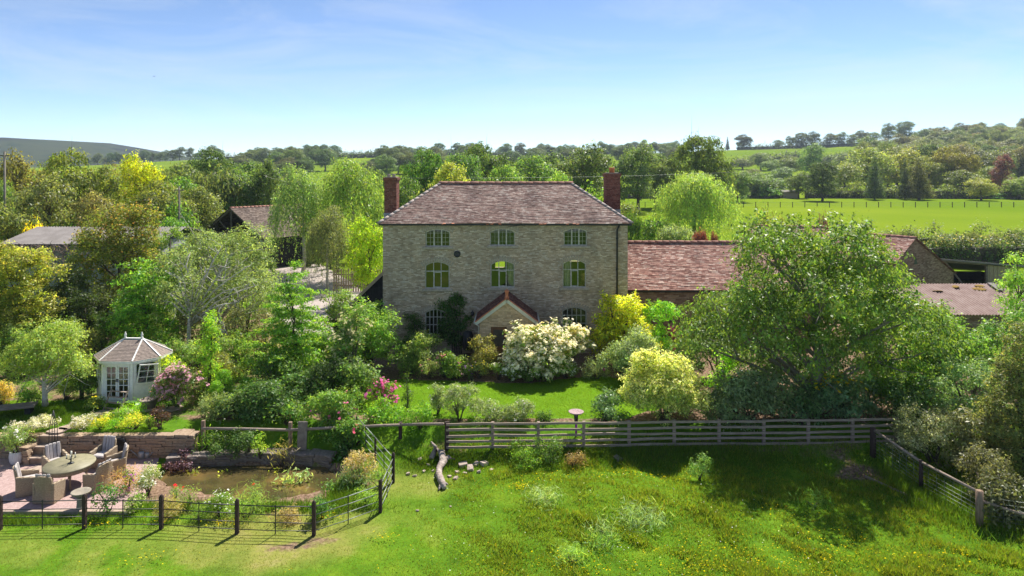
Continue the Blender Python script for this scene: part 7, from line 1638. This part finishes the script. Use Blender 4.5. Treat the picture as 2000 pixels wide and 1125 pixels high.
for k_ in range(64):
    px = 170 + 15 * k_ + random.uniform(0, 8) if k_ < 18 else (535 + 9 * (k_ - 18) + random.uniform(0, 5) if k_ < 32 else random.uniform(1050, 1330)); d = random.uniform(640, 740) if k_ < 18 else random.uniform(520, 640); h = random.uniform(9, 14); x = (px - 1000) / F * d; zb = float(hz(x, d))
    if k_ >= 32: d = random.uniform(430, 740); x = (px - 1000) / F * d; zb = float(hz(x, d))
    ty = HY - (zb + h - CAMZ) * F / d
    ptree('round', (nth('lw') + ' dark woodland tree from the left below the long hill' if k_ < 18 else nth('bw') + ' tree from the left in the far wood behind the birches' if k_ < 32 else 'hillside tree between the ridge and far oak'), px, random.uniform(5, 7) * F / d, ty, d, (0.05, 0.075, 0.035), group=('woodland below the long hill' if k_ < 18 else 'wood behind the birches' if k_ < 32 else 'wood behind the right chimney'))
for k_ in range(60):
    px = random.uniform(430, 1060); d = random.uniform(330, 700); x = (px - 1000) / F * d; zb = float(hz(x, d)); h = random.uniform(9, 14)
    if 560 < px < 760 and d > 560: continue
    ptree(random.choice(['round', 'oak']), 'scattered tree in the distant belt behind the farmhouse', px, random.uniform(5.5, 8.5) * F / d, HY - (zb + h - CAMZ) * F / d, d, random.choice([(0.05, 0.08, 0.03), (0.065, 0.095, 0.03), (0.06, 0.08, 0.035)]), group='distant tree belt behind the farmhouse')
for px, hw, ty, d in ((690, 20, 322, 460), (718, 22, 318, 480), (740, 20, 312, 500), (770, 18, 320, 470), (860, 20, 315, 460), (905, 18, 318, 430)):
    ptree('round', nth('blu') + ' bluish hillside tree from the left, left of the roof ridge', px, hw, ty, d, (0.06, 0.09, 0.04), group='hillside trees left of the ridge')

# ------------------------------------------------------------------ hedges
def hedge(name, label, a, b_, th, h, leaf, col, top=None, rough=.12, cov=1.2):
    _seed[0] += 1; r = np.random.default_rng(_seed[0]); a, b_ = Vector((*a, 0)), Vector((*b_, 0)); L_ = (b_ - a).length; t = (b_ - a).normalized(); n = Vector((t.y, -t.x, 0))
    area = L_ * (2 * h + th); N_ = int(cov * area / (leaf * leaf * .3)); nc = N_ // 14
    u = r.random(nc) * L_; w = r.random(nc) * (2 * h + th); lump = 1 + rough * (np.sin(u * .9 + 1) + np.sin(u * 2.3)) + r.normal(0, rough * .5, nc)
    side = np.where(w < h, -th / 2, np.where(w < h + th, w - h - th / 2, th / 2)); z = np.where(w < h, w, np.where(w < h + th, h, w - h - th)) * lump
    ox = np.where(w < h, -1., np.where(w < h + th, 0, 1.)); oz = np.where((w >= h) & (w < h + th), 1., .1)
    x = a.x + t.x * u - n.x * -side; y_ = a.y + t.y * u - n.y * -side
    z0 = float(hz(a.x, a.y)); c = np.stack([x, y_, z + hz(x, y_) - z0], -1); ow = unit(np.stack([n.x * -ox * -1, n.y * ox, oz], -1)); ci = np.repeat(np.arange(nc), 14); pts = c[ci] + r.normal(0, leaf * 1.2, (len(ci), 3))
    V = leaf_cards(r, pts - np.array([a.x, a.y, 0]), ow[ci], leaf, .6); v = np.clip(.5 * r.random(nc)[ci] + .5 * r.random(len(ci)), 0, 1)
    z0 = float(hz(a.x, a.y)); rt = empty(name, (a.x, a.y, z0)); tag(rt, label, 'hedge')
    obj('foliage', quads_mesh('foliage', V, v, M['leaf']), None, rt, color=col)
    if top: 
        k = z[ci] > h * .85; V = leaf_cards(r, pts[k][::2] - np.array([a.x, a.y, -leaf * .6]), ow[ci][k][::2], leaf, .5); obj('young_shoots', quads_mesh('young_shoots', V, r.random(len(V)), M['leaf']), None, rt, color=top)
    mb = MB(); ns = max(1, int(L_ / 12))
    for q in range(ns):
        A, B_ = a.lerp(b_, q / ns), a.lerp(b_, (q + 1) / ns); mb.beam((A.x - a.x, A.y - a.y, float(hz(A.x, A.y)) - z0 + h * .4), (B_.x - a.x, B_.y - a.y, float(hz(B_.x, B_.y)) - z0 + h * .4), th * .7, h * .8)
    mb.build('branches', M['bark'], rt)
hedge('clipped_hedge', 'clipped field hedge behind the gabled stone barn', (38, 70), (64, 72), 1.6, 2.3, .2, (0.05, 0.085, 0.03), (0.16, 0.15, 0.07))
hedge('wild_hedge', 'untrimmed hedge at the near side of the far field', (30, 86), (75, 84), 1.6, 1.5, .26, (0.09, 0.12, 0.045), rough=.5)
hedge('far_hedge', 'dark hedge along the far side of the field, left of the hut', (32, 212), (84, 214), 2.5, 3.2, .5, (0.05, 0.08, 0.028)); hedge('far_hedge', 'pale hedge along the far side of the field, right of the hut', (92, 214), (165, 208), 2.5, 2.8, .5, (0.08, 0.11, 0.035))
for i, (pa, pb, d0, d1) in enumerate(((430, 640, 700, 735), (640, 900, 735, 735), (930, 1260, 735, 735), (1440, 1700, 690, 690), (560, 800, 560, 620), (1430, 1560, 470, 520))):
    hedge('hill_hedge', ['dark hedge on the skyline left of the birches', 'dark hedge on the skyline left of the ridge', 'dark hedge on the skyline behind the roof', 'hedge along the right hilltop', 'hedge crossing the hill field behind the birches', 'hedge halfway up the right hill field'][i], ((pa - 1000) / F * d0, d0), ((pb - 1000) / F * d1, d1), 4, 3.6, 1.0, (0.045, 0.065, 0.03), rough=.3)
hedge('hill_hedge', 'hedge line crossing the hill field on the right', (172, 430), (262, 520), 3, 3.5, .9, (0.05, 0.075, 0.03))
for i, (px_, hw, ty) in enumerate(((1745, 20, 452), (1772, 22, 448), (1850, 26, 455), (1900, 22, 452), (1940, 20, 458), (1985, 26, 446))):
    ptree('bush', ['twiggy bush at the left end of the untrimmed hedge', 'second twiggy bush behind the barn roof', 'bush breaking the untrimmed hedge, middle', 'twiggy brown bush in the untrimmed hedge', 'small bush in the untrimmed hedge', 'dark bush at the right end of the untrimmed hedge'][i], px_, hw, ty, 80, (0.09, 0.12, 0.045), cat='shrub', group='bushes of the untrimmed hedge')
# dark foliage screen of low shrubs hiding the foot of the distant trees
fill = [(60, 440, 50, 60), (150, 430, 60, 60), (330, 400, 60, 70), (420, 330, 60, 96), (380, 455, 50, 52), (640, 460, 50, 84), (700, 470, 40, 72), (515, 465, 22, 80), (780, 420, 40, 62), (850, 370, 60, 75), (960, 365, 60, 80), (1060, 365, 60, 85), (1170, 370, 50, 85), (1210, 395, 40, 110), (220, 470, 40, 52), (1430, 380, 30, 195), (1490, 365, 40, 215), (1640, 372, 24, 214), (1830, 372, 30, 214), (1930, 375, 30, 210)]
fw_ = ['low bush under the olive oak', 'low bush behind the grey roof', 'understorey right of the yellow tree', 'understorey behind the open barn', 'understorey left of the silver birch', 'understorey at the birch pair feet', 'understorey beside the lime bush', 'understorey left of the drive', 'understorey by the left chimney', 'understorey hidden by the left hip', 'understorey behind the ridge', 'understorey right behind the ridge', 'understorey by the right hip', 'understorey right of the right chimney', 'understorey behind the bronze-tipped tree', 'field edge bush right of the big oak', 'field edge bush left of the hut', 'field edge bush right of the domed tree', 'field edge bush behind the cone conifers', 'field edge bush near the right edge']
for i, (px_, ty, hw, d) in enumerate(fill): ptree('bush', fw_[i], px_, hw, ty, d, random.choice([GREEN, DEEP, (0.09, 0.12, 0.04)]), cat='shrub', group='understorey bushes')

# ------------------------------------------------------------------ air
hzb = MB(); hzb.box((0, 1020, 37.5), (3800, 2160, 81))
m, nt, out = new_mat('air'); pv = nd(nt, 'ShaderNodeVolumePrincipled'); pv.inputs['Density'].default_value = 0.00015; pv.inputs['Color'].default_value = (0.72, 0.85, 1.0, 1); pv.inputs['Anisotropy'].default_value = 0.2
nt.links.new(pv.outputs[0], out.inputs['Volume'])
o = hzb.build('haze', M['air']); tag(o, 'thin pale blue air over the distant hills', None, None, 'stuff')
